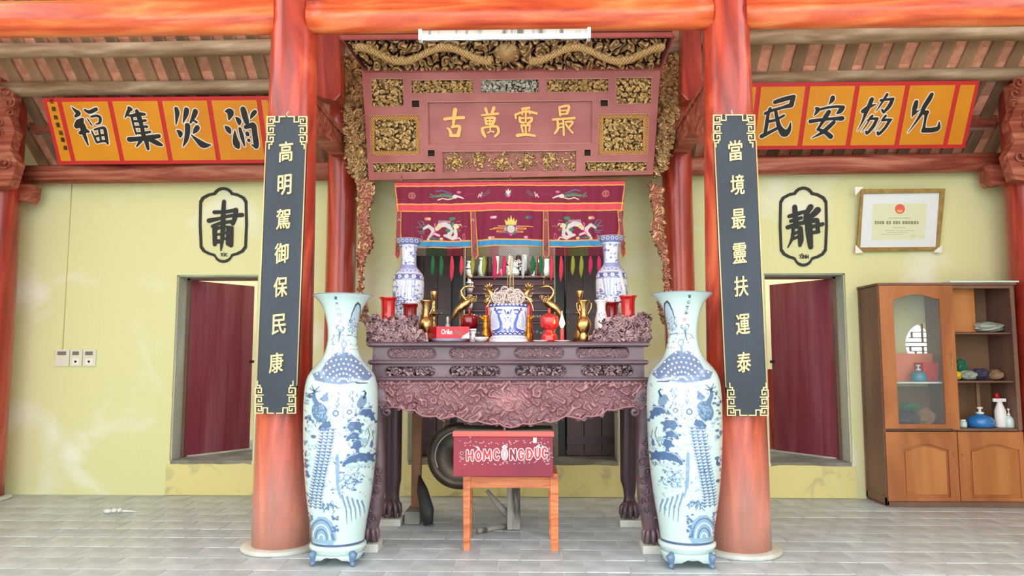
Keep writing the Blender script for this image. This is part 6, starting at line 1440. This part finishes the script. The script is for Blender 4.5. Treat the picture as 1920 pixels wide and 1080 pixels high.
# two blue and white vases with painted bodies
TVP = [(450, 27.5), (452.5, 25.5), (456, 21), (466, 16), (481, 14.5), (497, 14.8), (502, 17.5), (508, 23), (513, 26.8), (518, 29), (532, 30.3), (552, 30), (572, 28), (599, 23.5), (618, 20), (634, 19), (640, 21)]
def table_vase(cx, dy, Y, right, label):
    cv = Cv(730, 446, 800, 645, 4, (226, 230, 240)); r_ = random.Random(5 + right); B, D = (92, 104, 176), (56, 66, 140)
    X0_ = 765
    cv.poly([(730, 446), (800, 446), (800, 459), (730, 459)], (120, 130, 190))
    for k in range(7): cv.ell(739 + k * 8.6, 454, 3.6, 2.8, (228, 232, 244)); cv.ell(739 + k * 8.6, 454, 1.6, 1.4, B)
    cv.line([(736, 459.5), (795, 459.5)], 1, D)
    for k in range(30): cv.ell(r_.gauss(765, 10), r_.uniform(462, 494), r_.uniform(.8, 2.6), r_.uniform(.6, 2.4), r_.choice([B, D, (150, 160, 210)]), .8)
    cv.poly([(744, 462), (753, 462), (755, 496), (746, 498)], B, .55); cv.poly([(776, 462), (782, 462), (785, 498), (777, 496)], B, .45)
    cv.poly([(740, 496), (792, 496), (800, 512), (730, 512)], (150, 162, 208))
    for k in range(9): cv.ring(737 + k * 7.2, 507 + (k % 2) * 2, 3.2, 1, (228, 232, 244))
    cv.poly([(730, 515), (800, 515), (800, 523.5), (730, 523.5)], (84, 94, 160))
    for k in range(5):
        for q in range(5): cv.ell(739 + k * 13.4 + 2.4 * math.cos(q * 1.257), 519.3 + 2 * math.sin(q * 1.257), 1.7, 1.5, (234, 236, 246))
        cv.ell(739 + k * 13.4, 519.3, 1, 1, D)
    cv.line([(730, 514), (800, 514)], .9, D); cv.line([(730, 524.4), (800, 524.4)], .9, D)
    for k in range(8): cv.ring(740 + r_.uniform(-4, 6), 532 + k * 10, r_.uniform(4, 8), 1.2, (110, 122, 186)); 
    for k in range(5): cv.line([(758 + k * 6 + r_.uniform(-2, 2), 526), (757 + k * 6 + r_.uniform(-3, 3), 556)], r_.uniform(1, 3), (140, 152, 204), .8)
    for k in range(60): cv.ell(r_.gauss(752, 9), r_.gauss(566, 10), r_.uniform(.8, 2.6), r_.uniform(.6, 2), r_.choice([B, D]), .85)
    for k in range(40): cv.ell(r_.gauss(786, 6), r_.gauss(556, 9), r_.uniform(.6, 2), r_.uniform(.6, 1.6), B, .8)
    cv.poly([(732, 545), (745, 550), (742, 580), (733, 590)], (84, 96, 168), .7)
    for k in range(70): cv.ell(r_.uniform(742, 790), r_.uniform(582, 640), r_.uniform(1, 3), r_.uniform(1, 2.4), r_.choice([B, (150, 160, 210)]), .7)
    t = thing('table_vase', label, 'vase', (W(cx, 600, Y).x, Y, TZ))
    ys = np.arange(450, 640, .9); rp = np.interp(ys, [p[0] for p in TVP], [p[1] for p in TVP]); rp[2:-2] = (rp[:-4] + rp[1:-3] + rp[2:-2] + rp[3:-1] + rp[4:]) / 5
    z = np.array([W(cx, y + dy, Y).z for y in ys]); z = TZ + (z - z[-1]) * (z[0] - TZ) / (z[0] - z[-1])
    R = rp * Y / FOC * .985; X = W(cx, 600, Y).x; n = 150; th = np.linspace(-math.pi, math.pi, n, endpoint=False)
    V = np.stack([X + R[:, None] * np.cos(th), Y + R[:, None] * np.sin(th), np.repeat(z[:, None], n, 1)], -1)
    C = cv.get((765 + (-1 if right else 1) * rp[:, None] * np.cos(th)).ravel(), np.repeat(ys[:, None], n, 1).ravel())
    idx = np.arange(len(ys) * n).reshape(len(ys), n); a, b = idx[:-1], idx[1:]
    F = np.stack([a, b, np.roll(b, -1, 1), np.roll(a, -1, 1)], -1).reshape(-1, 4)
    mb = MB(); mb.v = V.reshape(-1, 3).tolist(); mb.f = F.tolist(); mb.sm = [True] * len(F); mb.mi = [0] * len(F); mb.build('vase_body', 'porcelain', t, cols=C, recalc=False)
    MB().lathe([(R[14] * .9, z[14]), (R[4] * .9, z[4]), (R[0] * .96, z[0] - .002), (R[0] * .99, z[0] + .002), (R[0] * 1.01, z[0] - .001)], (X, Y, 0), 60).build('mouth_lining', 'wporc', t)
table_vase(765, 0, 5.78, 0, 'tall blue and white vase at the left end of the altar table')
table_vase(1147.5, -5, 5.78, 1, 'tall blue and white vase at the right end of the altar table')
RC = [(0, 18), (3, 15), (8, 13), (20, 12.5), (34, 12.5), (38, 14), (42, 12), (80, 12)]
def cup(cx, y0, s_, Y, m, label):
    pr = [(y0 + y, r * s_) for y, r in RC[:6]] + [(y0 + 44 * s_, 11 * s_), (641, 12 * s_)]
    return vessel('red_cup', label, 'cup', pr, cx, Y, m)
cup(727, 558, 1.0, 5.42, 'redglaze', 'tall bright red cup at the far left end of the altar table')
cup(768, 570, .98, 5.50, 'dredglaze', 'smaller dark red cup in front of the left table vase')
cup(1178.5, 555, 1.0, 5.42, 'redglaze', 'tall bright red cup at the far right end of the altar table')
cup(1147, 567, .95, 5.52, 'dredglaze', 'smaller dark red cup in front of the right table vase')
BV = [(563.5, 12), (566, 10.5), (572, 7), (582, 5.8), (592, 6), (596, 8), (601, 12), (609, 13.8), (617, 12.5), (623, 9), (626, 8), (630, 10), (637, 12.5)]
def bvase(cx, Y, label):
    t, X = vessel('brass_vase', label, 'vase', BV, cx, Y, 'brass')
    for sx in (-1, 1):
        a = lambda x, y: W(cx + sx * x, y, Y)
        MB().tube([a(10, 567), a(14, 569), a(13, 578), a(8, 588), a(7, 593)], [.004, .005, .005, .005, .004], 6).build('handle', 'brass', t)
bvase(798, 5.33, 'brass vase left of the red cookie box'); bvase(1095, 5.30, 'brass vase right of the burning candle')
def cstick(cx, dy, Y, label):
    pr = [(546, 6.5), (548, 7), (552, 6), (560, 5), (562, 3.4), (566, 2.4), (569, 3.6), (572, 2.2), (576, 3.4), (580, 2.2), (584, 3.4), (586.5, 5), (587.6, 15.5), (589, 16), (590, 5), (594, 3), (598, 4.6), (602, 3), (606, 3.4), (610, 6), (616, 8), (628, 11), (641, 16)]
    vessel('brass_candlestick', label, 'candlestick', [(y + dy, r) for y, r in pr[:-1]] + [pr[-1]], cx, Y, 'brass')
cstick(813, 0, 5.62, 'brass candlestick with a drip dish behind the left brass vase')
cstick(1088, -1, 5.60, 'brass candlestick with a drip dish behind the right brass vase')
# incense bowl with dragons, ash coils and sticks
IYB = 5.38
IB = [(572, 37.5), (574.5, 37.6), (580, 36.8), (590, 35.6), (602, 35), (614, 34), (622, 32.5), (626, 31), (629, 34), (634, 37), (639, 38)]
cvb = Cv(915, 568, 1000, 645, 5, (236, 238, 246)); B, D = (78, 96, 190), (44, 56, 150)
cvb.poly([(915, 568), (1000, 568), (1000, 577.5), (915, 577.5)], D)
for k in range(11): cvb.ell(921 + k * 7.2, 573.5, 2.2, 1.4, (226, 230, 244))
for sx in (-1, 1):
    f = lambda L: [(953.5 + sx * x, y) for x, y in L]
    cvb.line(f([(12, 584), (18, 582), (22, 586), (17, 590), (12, 588)]), [2, 3, 3, 3, 2], B); cvb.line(f([(24, 582), (19, 590), (16, 598), (13, 606), (13, 614), (19, 618), (30, 619)]), [3, 4, 5, 6, 6, 5, 2], B)
    cvb.line(f([(26, 583), (23, 580), (27, 578.5)]), [2, 2, 1], D); cvb.line(f([(20, 584), (14, 581), (10, 583)]), 1.2, D)
    cvb.poly(f([(20, 590), (28, 588), (31, 600), (30, 612), (22, 616), (17, 608)]), (196, 206, 236)); cvb.line(f([(32, 584), (34, 596), (33, 610)]), 1.6, B)
    cvb.line(f([(4, 586), (7, 582), (3, 592)]), 1.6, D); cvb.line(f([(8, 596), (3, 600), (6, 604)]), 1.4, D)
cvb.ell(953.5, 588, 2.4, 3, D); cvb.ell(953.5, 596, 1.8, 1.6, D)
for k in range(26): cvb.line([(938 + k * 1.25, 620), (940 + k * 1.1, 613 - 3 * math.sin(k * .9))], .8, (110, 124, 200))
for k in range(9): cvb.line([(917 + k * 9, 624), (921.5 + k * 9, 621), (926 + k * 9, 624)], 2.2, D)
cvb.line([(915, 626), (1000, 626)], 1.4, D)
for k in range(6): cvb.line([(922 + k * 12, 632), (928 + k * 12, 630.5), (932 + k * 12, 633)], 1, (130, 142, 206))
ib = thing('incense_bowl', 'blue and white dragon incense bowl in the middle of the altar table', 'bowl', (W(953.5, 600, IYB).x, IYB, TZ))
ys = np.arange(572, 639.1, .6); rp = np.interp(ys, [p[0] for p in IB], [p[1] for p in IB]); z = np.array([W(953.5, y, IYB).z for y in ys]); z = TZ + (z - z[-1]) * (z[0] - TZ) / (z[0] - z[-1])
R = rp * IYB / FOC * .985; XB = W(953.5, 600, IYB).x; n = 200; th = np.linspace(-math.pi, math.pi, n, endpoint=False)
V = np.stack([XB + R[:, None] * np.cos(th), IYB + R[:, None] * np.sin(th), np.repeat(z[:, None], n, 1)], -1)
C = cvb.get((953.5 + rp[:, None] * np.cos(th)).ravel(), np.repeat(ys[:, None], n, 1).ravel()); idx = np.arange(len(ys) * n).reshape(len(ys), n); a, b = idx[:-1], idx[1:]
F = np.stack([a, b, np.roll(b, -1, 1), np.roll(a, -1, 1)], -1).reshape(-1, 4); mb = MB(); mb.v = V.reshape(-1, 3).tolist(); mb.f = F.tolist(); mb.sm = [True] * len(F); mb.mi = [0] * len(F); mb.build('bowl_body', 'porcelain', ib, cols=C, recalc=False)
MB().lathe([(R[0] * .96, z[0] - .03), (R[0] * .95, z[0]), (R[0] * 1.0, z[0] + .001)], (XB, IYB, 0), 60).build('rim_lining', 'wporc', ib)
MB().lathe([(.001, z[0] + .012), (R[0] * .6, z[0] + .006), (R[0] * .95, z[0] - .02)], (XB, IYB, 0), 40).build('ash', 'incense', ib)
r_ = random.Random(12); mb = MB(); k_ = IYB / FOC
for k in range(75):
    ang = r_.uniform(0, 6.3); rad = r_.random() ** .5 * 26 * k_; bx_, by = XB + rad * math.cos(ang), IYB + rad * math.sin(ang) * .8
    hgt = r_.uniform(2, 32) * k_ * (1.15 - rad / (34 * k_)); c = (bx_, by - r_.uniform(0, .03), z[0] + .01 + hgt); rr = r_.uniform(5, 12.5) * k_
    a0, sg_, tn, tl2 = r_.uniform(0, 6.3), r_.choice([-1, 1]), r_.uniform(.55, 1.25), r_.uniform(-1.2, 1.2)
    pts = []
    for q in range(15):
        t_ = q / 14; a = a0 + sg_ * t_ * tn * 6.28; r2 = rr * (1 - .35 * t_); dx, dz_ = r2 * math.cos(a), r2 * math.sin(a)
        pts.append((c[0] + dx * math.cos(tl2 * .5), c[1] + dx * math.sin(tl2 * .5) + .01 * t_, c[2] + dz_))
    mb.tube(pts, .0034, 5)
for P_ in ([(925, 566), (921, 558), (918, 566), (914, 574), (911, 575)], [(985, 556), (993, 563), (998, 572), (1000, 583)], [(978, 560), (986, 556), (992, 560), (996, 566)], [(934, 540), (928, 545), (926, 553), (934, 556)], [(925, 575), (931, 566), (940, 571), (946, 578)], [(962, 577), (970, 568), (978, 574)]):
    mb.tube(PX([(x, y) for x, y in P_], IYB - .1), .003, 6)
o = mb.build('burnt_coils', 'incense', ib); o['kind'] = 'stuff'
mb_sticks = [(955, 470, 950, 548), (958, 472, 958, 550), (961, 474, 962, 548), (957, 480, 955, 560), (963, 508, 962, 556)]
for x0, y0, x1, y1 in mb_sticks:
    MB().tube([W(x1, y1 + 10, IYB), W(x0, y0 + 6, IYB - .02)], .002, 6).build('incense_stick', 'straw', ib)
# white burnt coil crown far back, seen above the bowl
# brass cranes with a dish on a stalk
def crane(f, Y, label, xb):
    t = thing('brass_crane', label, 'figurine', (W(f(868), 600, Y).x, Y, TZ)); Q = lambda L: PX([(f(p[0]), p[1]) for p in L], Y); k = Y / FOC
    MB().tube(Q([(845, 604), (851, 592), (858, 581), (868, 573), (877, 567), (883, 562), (884, 558)]), [1 * k, 4 * k, 6.5 * k, 8.5 * k, 7.5 * k, 5 * k, 3 * k], 14, flat=.8).build('crane_body', 'brass', t)
    MB().tube(Q([(880, 566), (873, 562), (866, 553), (865, 545), (870, 539), (877, 536.5), (884, 538), (893, 539.5)]), [5 * k, 4 * k, 3 * k, 2.6 * k, 2.6 * k, 3 * k, 2.6 * k, .8 * k], 12).build('neck_and_head', 'brass', t)
    for i in range(8):
        a = Q([(863.5 + i * .2 + (i > 4) * (i - 4) * 2.6, 561 - i * 3.2 + (i > 4) * (i - 4) * .7), (860.5 + i * .3 + (i > 4) * (i - 4) * 2.4, 559 - i * 3.5 + (i > 4) * (i - 4) * .5)])
        MB().tube(a, [1.3 * k, .3 * k], 6).build('crest_feather', 'brass', t)
    zt_ = TZ + .03
    for dx in (0, 5):
        a = W(f(862 + dx), 588, Y); MB().tube([(a.x, Y, a.z), (a.x + .004, Y, (a.z + zt_) / 2), (a.x, Y, zt_)], [2 * k, 1.3 * k, 1.6 * k], 8).build('leg', 'brass', t)
    MB().tube(Q([(884, 538), (883.5, 530), (883.5, 524)]) if xb else Q([(884, 560), (883.5, 540), (883.5, 524)]), 1.0 * k, 8).build('stalk', 'brass', t)
    a = W(f(883.5), 521, Y); MB().lathe([(7 * k, 2.2 * k), (6.5 * k, 0), (3 * k, -2.4 * k), (1 * k, -3 * k)], (a.x, Y, a.z), 24).build('dish', 'brass', t)
    mb = MB(); a = W(f(884), 560, Y)
    for i, (dx, dz_, r2) in enumerate(((0, 0, 6), (6, 2, 5), (-4, 4, 4), (7, -4, 4.5), (2, -6, 4.5))): curl(mb, (a.x + dx * k, Y - .02, a.z + dz_ * k), r2 * k, i * 1.3, 1.2, (-1) ** i, 1.2 * k, 6, 12)
    mb.build('lotus_spray', 'brass', t)
    a = W(f(865), 640, Y); MB().ball((a.x, Y, TZ + .016), (.06, .05, .0155), 14).build('tortoise_base', 'brass', t)
crane(lambda x: x, 5.80, 'brass crane left of the incense bowl holding a dish on a stalk', True)
crane(lambda x: 1903 - x, 5.80, 'brass crane right of the incense bowl holding a dish on a stalk', True)
# gilt dragon heads flanking the bowl
def gdragon(f, label):
    Y = 5.62; k = Y / FOC; t = thing('gilt_dragon', label, 'figurine', (W(f(918), 600, Y).x, Y, TZ)); Q = lambda L: PX([(f(p[0]), p[1]) for p in L], Y)
    a = W(f(919), 560, Y)
    MB().lathe([(9 * k, 0), (9.5 * k, -4 * k), (8.5 * k, -20 * k), (10 * k, -40 * k), (12 * k, TZ - W(f(919), 572, Y).z)], (a.x, Y, W(f(919), 572, Y).z), 20).build('red_pedestal', 'redglaze', t)
    MB().tube(Q([(916, 573), (912, 565), (918, 558), (923, 552), (918, 546), (914, 540)]), [5 * k, 6 * k, 5.4 * k, 5 * k, 5 * k, 3 * k], 12).build('coiled_neck', 'brass', t)
    for x0, y0, x1, y1, r2 in ((914, 540, 906, 534, 2), (915, 539, 911, 530, 2.2), (917, 539, 917, 526, 2.4), (919, 540, 923, 530, 2), (912, 544, 905, 541, 1.8), (921, 545, 927, 541, 1.8), (923, 552, 931, 549, 2), (911, 552, 906, 549, 1.6), (925, 560, 931, 556, 1.8)):
        MB().tube(Q([(x0, y0), ((x0 + x1) / 2 + 1, (y0 + y1) / 2), (x1, y1)]), [r2 * k, r2 * .8 * k, .3 * k], 7).build('mane_flame', 'brass', t)
    mb = MB()
    for i in range(6): c = Q([(913 + (i % 3) * 5, 556 + (i // 3) * 9)])[0]; curl(mb, (c.x, Y - .025, c.z), 3.4 * k, i, 1.2, (-1) ** i, 1.1 * k, 6, 10)
    mb.build('scales', 'brass', t)
gdragon(lambda x: x, 'gilt dragon figure on a red pedestal left behind the incense bowl')
gdragon(lambda x: 1908 - x, 'gilt dragon figure on a red pedestal right behind the incense bowl')
# lidded red urns
UP = [(577, .5), (579, 2.6), (584, 3), (587, 2), (589, 6), (592, 15), (594, 17), (602, 17.5), (612, 17.5), (616, 12), (619, 9), (622, 8.5), (625, 12), (630, 15.5), (633, 15), (636, 16), (639, 16)]
def urn(cx, Y, m, label): vessel('red_urn', label, 'urn', UP, cx, Y, m, hollow=False)
urn(880, 5.64, 'dredglaze', 'dark red lidded urn behind the cookie box'); urn(1030, 5.32, 'redglaze', 'bright red lidded urn left of the burning candle')
# amber-gold spouted ewers
def ewer(cx, sx, label):
    Y = 5.46; k = Y / FOC
    t, X = vessel('amber_ewer', label, 'ewer', [(592, 7), (595, 6), (600, 4.5), (606, 5.5), (612, 6), (618, 5), (622, 5.5), (627, 8), (632, 7), (638, 9)], cx, Y, 'orange_gold')
    MB().tube(PX([(cx - sx * 2, 600), (cx + sx * 5, 597), (cx + sx * 13, 592)], Y), [4 * k, 3 * k, 1 * k], 10).build('spout', 'orange_gold', t)
    for y in (603, 615, 624): a = W(cx, y, Y); MB().tube([(a.x + 6.2 * k * math.cos(q), Y + 6.2 * k * math.sin(q), a.z) for q in np.linspace(0, 6.283, 17)], .0025, 5).build('ring_band', 'brass', t)
ewer(911, -1, 'amber-gold spouted ewer left of the incense bowl'); ewer(990, 1, 'amber-gold spouted ewer right of the incense bowl')
# small porcelain cup, date dish, glass stopper bottle, plates and the cookie box
t, X = vessel('wine_cup', 'tiny blue and white cup between the cookie box and the date dish', 'cup', [(617, 6.5), (620, 7), (624, 6), (627, 4), (630, 5), (638, 6.5)], 886.5, 5.30, 'wporc')
MB().tube([(X + .026 * math.cos(q), 5.30 + .026 * math.sin(q), W(886, 620.5, 5.3).z) for q in np.linspace(0, 6.283, 25)], .003, 5).build('blue_band', 'cobalt', t)
t = thing('date_dish', 'small white dish of dark dates left of the incense bowl', 'dish', (W(902, 635, 5.22).x, 5.22, TZ)); k = 5.22 / FOC; X = W(902, 635, 5.22).x
MB().lathe([(13.5 * k, .032), (14 * k, .034), (14 * k, .031), (10 * k, .012), (6 * k, .0), (.001, .0)][::1], (X, 5.22, TZ), 36).build('dish_body', 'wporc', t)
for i in range(7): MB().ball((X + (-8 + i * 2.6) * k, 5.22 + .012 * math.sin(i * 2), TZ + .032 + .008 * (i % 2)), (.013, .012, .011), 8).build('date', 'date', t)
vessel('glass_bottle', 'small clear glass bottle standing behind the cookie box', 'bottle', [(594, 2), (597, 3), (603, 2.6), (606, 2), (609, 4), (614, 4), (630, 4), (640, 4)], 839, 5.45, 'lampglass')
t = thing('plate_stack', 'stack of white plates under the red cookie box', 'plates', (W(842, 637, 5.27).x, 5.27, TZ)); X = W(842, 637, 5.27).x; k = 5.27 / FOC
for i, (r2, zz) in enumerate(((36, .0), (39, .011))):
    MB().lathe([(r2 * k, .013), (r2 * k * 1.01, .011), (r2 * k * .7, .003), (r2 * k * .6, .0), (.001, .0)], (X, 5.29, TZ + zz), 56).build('plate', 'wporc', t)
    MB().tube([(X + r2 * k * 1.005 * math.cos(q), 5.29 + r2 * k * 1.005 * math.sin(q), TZ + zz + .012) for q in np.linspace(0, 6.283, 57)], .0014, 5).build('blue_rim', 'cobalt', t)
zc0 = TZ + .025; zc1 = W(845, 612, 5.2).z
bxp = thing('cookie_box', 'red cookie box with white lettering lying on the plates', 'box', (W(847, 630, 5.22).x, 5.22, zc0))
A0, A1 = W(818.5, 620, 5.2), W(880, 620, 5.24)
dx = Vector((A1.x - A0.x, A1.y - A0.y)); L_ = dx.length; dx /= L_; ang = math.atan2(dx.y, dx.x)
def bxf(p):
    p = np.asarray(p, float).reshape(-1, 3); return np.stack([A0.x + p[:, 0] * dx.x - p[:, 1] * dx.y - .0, A0.y + p[:, 0] * dx.y + p[:, 1] * dx.x, zc0 + p[:, 2]], 1)
H_ = zc1 - zc0; dpt = .13
def bsk(p):
    p = np.asarray(p, float).reshape(-1, 3).copy(); q = p.copy(); q[:, 0] = p[:, 0] - .40 * p[:, 1]; return bxf(q)
MB(bsk).bx(0, L_, 0, dpt, 0, H_).build('carton', 'cookie', bxp)
MB(bsk).add([(-.0006, 0, 0), (-.0006, dpt, 0), (-.0006, dpt, H_), (-.0006, 0, H_)], [(0, 3, 2, 1)]).build('end_flap', 'cookie_d', bxp)
v, f, sz = glyph('Orika' if 0 else 'Orike', 1, .5, 0)
fxx = L_ * .30 / sz[0]; fzz = H_ * .34 / sz[1]
for kx in (0, .0008, -.0008): 
    pass
mb = MB(bxf); mb.add(np.stack([L_ * .31 + v[:, 0] * fxx * 1.1, -.001 + v[:, 2] * .001, H_ * .55 + v[:, 1] * fzz * 1.25], 1), f); mb.add(np.stack([L_ * .31 + v[:, 0] * fxx * 1.1 + .0011, -.0013 + v[:, 2] * .001, H_ * .55 + v[:, 1] * fzz * 1.25 + .0006], 1), f)
mb.build('white_lettering', 'white', bxp)
for cx2, cz2, a_ in ((.60, .52, .35), (.68, .42, -.4)):
    P_ = [(L_ * cx2 + .021 * math.cos(q) * math.cos(a_) - .009 * math.sin(q) * math.sin(a_), H_ * cz2 + .021 * math.cos(q) * math.sin(a_) + .009 * math.sin(q) * math.cos(a_)) for q in np.linspace(0, 6.0, 18)]
    MB(bxf).prism(P_, -.0014 - cx2 * .0006, .0).build('printed_biscuit', 'biscuit', bxp)
MB(bxf).prism([(L_ * .76, .001), (L_ * .999, .001), (L_ * .999, H_ * .55), (L_ * .93, H_ * .42), (L_ * .86, H_ * .30), (L_ * .80, H_ * .22)], -.0008, .0).build('white_swirl', 'white', bxp)
# candle on its plate, with the flame
t = thing('candle', 'burning red candle on a small white plate right of the incense bowl', 'candle', (W(1054, 637, 5.24).x, 5.24, TZ)); X = W(1054, 637, 5.24).x; k = 5.24 / FOC
MB().lathe([(15 * k, .011), (15.2 * k, .009), (9 * k, .0), (.001, .0)], (X, 5.24, TZ), 40).build('plate', 'wporc', t)
zct = W(1055, 616, 5.24).z
MB().lathe([(.0005, zct - TZ), (3.2 * k, zct - TZ - .002), (3.6 * k, .004), (.001, .004)], (X, 5.24, TZ), 20).build('wax', 'candle', t)
zf0, zf1 = W(1055, 615, 5.24).z, W(1056, 583, 5.24).z; hf_ = zf1 - zf0
MB().lathe([(.0008, zf1), (.004, zf0 + hf_ * .75), (.015, zf0 + hf_ * .45), (.020, zf0 + hf_ * .25), (.010, zf0 + hf_ * .05), (.001, zf0)], (X, 5.24, 0), 20).build('flame', 'flame', t)
t = thing('side_plate', 'small empty white plate between the incense bowl and the red urn', 'plate', (W(1013, 637, 5.26).x, 5.26, TZ)); X = W(1013, 637, 5.26).x
MB().lathe([(14 * k, .012), (14.2 * k, .010), (9 * k, .0), (.001, .0)], (X, 5.26, TZ), 40).build('plate_body', 'wporc', t)
# slim white vases at the right
t, X = vessel('slim_vase', 'slim white vase with blue flowers right of the brass vase', 'vase', [(563, 13), (565, 11.5), (571, 8.5), (581, 8), (590, 10), (600, 12.5), (615, 13), (630, 12), (640, 11)], 1128, 5.40, 'wporc')
mb = MB(); r_ = random.Random(4)
for i in range(14):
    y = r_.uniform(586, 606); rr = np.interp(y, [590, 600], [10, 12.5]) * 5.4 / FOC; a = math.radians(r_.uniform(-125, -55)); z_ = W(1128, y, 5.4).z
    mb.ball((X + rr * math.cos(a), 5.40 + rr * math.sin(a), z_), (.004, .002, .004), 6)
o = mb.build('painted_flowers', 'cobalt', t); o['kind'] = 'stuff'
vessel('small_white_vase', 'small white ribbed vase beside the right red cup', 'vase', [(569, 6), (571, 5), (578, 4.5), (590, 6), (600, 7), (640, 7)], 1161, 5.62, 'wporc')
MBg = MB().tube([W(1159, 502, 5.5), W(1164, 515, 5.46), W(1172, 556, 5.44), W(1175, 570, 5.43)], [.004, .012, .014, .010], 10, flat=.3); tag(MBg.build('plastic_wrap', 'lampglass', org=tuple(W(1175, 570, 5.43))), 'clear plastic wrapper sticking out of the right bright red cup', 'wrapper')

# ================================================================ ON THE INNER ALTAR'S TOP SHELF
Y8 = 8.62; Z8 = wz(518, 8.55) + .0
def back(name, label, cat, prof, cx, m, Y=Y8, hollow=True):
    return vessel(name, label, cat, prof, cx, Y, m, hollow=hollow, n=24, zb=Z8 + .0005)
back('shelf_vase', 'celadon vase on the inner altar left of the dark carved bottle', 'vase', [(484, 6), (488, 4), (494, 3.6), (500, 6), (508, 6.8), (518, 6)], 902, 'celadon')
back('carved_bottle', 'dark brown carved bottle on the inner altar', 'bottle', [(482, 4), (486, 5), (492, 4), (498, 5.6), (508, 5.6), (518, 5)], 917.5, 'dark')
t, X = back('cream_bottle', 'cream bottle with a red foot on the inner altar', 'bottle', [(481, 3.6), (484, 3.8), (496, 2.8), (508, 2.6), (518, 2.8)], 932, 'plastic')
MB().lathe([(.022, .001), (.022, .035), (.018, .04)], (X, Y8, Z8), 20).build('red_foot', 'redp', t)
back('pink_cup', 'small pink cup on the inner altar', 'cup', [(505, 3.4), (510, 3.8), (518, 3)], 940, 'pinkp')
t, X = back('jade_urn', 'pale green jade urn with curled ornaments in the middle of the inner altar', 'urn', [(492, 6), (496, 9), (500, 7), (506, 12), (512, 14), (518, 12)], 961, 'celadon')
r_ = random.Random(3)
mb = MB()
for i in range(16):
    a = W(961 + r_.uniform(-14, 15), r_.uniform(489, 513), Y8 - .12); curl(mb, tuple(a), r_.uniform(.012, .03), r_.uniform(0, 6), 1.1, r_.choice([-1, 1]), .004, 5, 10)
mb.build('curled_ornament', 'white', t)
back('cream_candle', 'cream candle behind the jade urn', 'candle', [(480, 2.4), (500, 2.4), (518, 3)], 955, 'plastic', Y=8.75)
back('dark_bottle', 'dark glass bottle behind the jade urn', 'bottle', [(478, 3), (482, 5), (494, 6), (518, 6)], 972, 'dark', Y=8.78)
back('tall_glass', 'tall clear glass on the inner altar right of the jade urn', 'glass', [(478, 5), (495, 4.4), (510, 4), (518, 4.6)], 984, 'lampglass')
back('dark_pot', 'small dark pot beside the tall glass', 'pot', [(508, 5), (511, 5.6), (518, 4)], 986, 'dark', Y=8.56)
t, X = back('white_finial', 'small white pointed ornament on the inner altar', 'ornament', [(504, 1), (508, 2), (518, 3.6)], 1000, 'white', hollow=False, Y=8.57)
back('red_candle', 'thin dark red candle on the inner altar', 'candle', [(482, 2.4), (500, 2.6), (518, 2.8)], 1010, 'dredglaze')
back('drip_vase', 'pale blue vase with a rose foot at the right of the inner altar', 'vase', [(486, 5.5), (490, 5), (500, 5.4), (508, 6.6), (518, 6)], 1026, 'celadon')
t = thing('leafy_ornament', 'small green leafy ornament on the inner altar', 'ornament', (W(997, 510, Y8).x, Y8, Z8)); r_ = random.Random(6)
for i in range(16):
    a = W(998 + r_.uniform(-5, 9), 515 - i * 1.6, Y8); MB().tube([(a.x, Y8, a.z), (a.x + r_.uniform(-.03, .03), Y8 - .01, a.z + .025)], [.007, .002], 5, flat=.4).build('leaf', 'greenp', t)
MB().tube([(W(999, 518, Y8).x, Y8, Z8), (W(999, 490, Y8).x, Y8, wz(490, Y8))], .004, 6).build('stem', 'greenp', t)
for (x, ya, yb, Y, lab, zb) in ((878, 490, 518, 8.6, 'top', 518), (880, 516, 549, 8.46, 'second', 549), (880, 553, 581, 8.33, 'third', 581)):
    h = yb - ya
    zz = wz(zb, Y - .04 if 0 else {518: 8.55, 549: 8.42, 581: 8.30}[zb])
    t, X = vessel('blue_step_vase', 'small blue and white vase on the %s step at the left of the inner altar' % lab, 'vase', [(ya, h * .2), (ya + h * .08, h * .14), (ya + h * .3, h * .12), (ya + h * .45, h * .24), (ya + h * .75, h * .22), (yb, h * .15)], x, Y, 'wporc', zb=zz + .0005, n=24)
    MB().tube([(X + h * .235 * Y / FOC * math.cos(q), Y + h * .235 * Y / FOC * math.sin(q), zz + (wz(ya + h * .5, Y) - zz)) for q in np.linspace(0, 6.283, 21)], .007, 6).build('blue_band', 'cobalt', t)

# things that come in sets
SETS = {'column': 'round wooden columns of the hall', 'purlin': 'grey purlins under the roof', 'beam': 'orange front beams', 'couplet_board': 'black couplet boards on the front columns', 'floor_vase': 'tall floor vases either side of the altar table',
        'table_vase': 'blue and white vases on the altar table', 'red_cup': 'red cups on the altar table', 'brass_vase': 'brass vases on the altar table', 'brass_candlestick': 'brass candlesticks on the altar table',
        'brass_crane': 'brass cranes on the altar table', 'gilt_dragon': 'gilt dragons beside the incense bowl', 'amber_ewer': 'amber ewers beside the incense bowl', 'red_urn': 'lidded red urns on the altar table',
        'banner': 'orange banners under the roof', 'wall_emblem': 'painted emblems on the back wall', 'table_wing': 'carved wings on the altar table', 'carved_wing': 'gilded wings beside the signboard',
        'pump_bottle': 'pump bottles in the cabinet', 'blue_step_vase': 'blue and white vases on the steps of the inner altar', 'corbel': 'corbel blocks under the rail', 'king_post': 'short posts on the cross beams', 'cross_beam': 'arched cross beams',
        'carved_bracket': 'carved brackets on the far columns', 'carved_leaf': 'gilded leaf carvings by the altar table', 'folding_door': 'folding doors of the inner shrine', 'shrine_post': 'posts of the inner shrine', 'tie_beam': 'tie beams behind the banners'}
for o in list(bpy.data.objects):
    k = o.name.split('.')[0]
    if o.parent is None and 'category' in o and k in SETS: o['group'] = SETS[k]
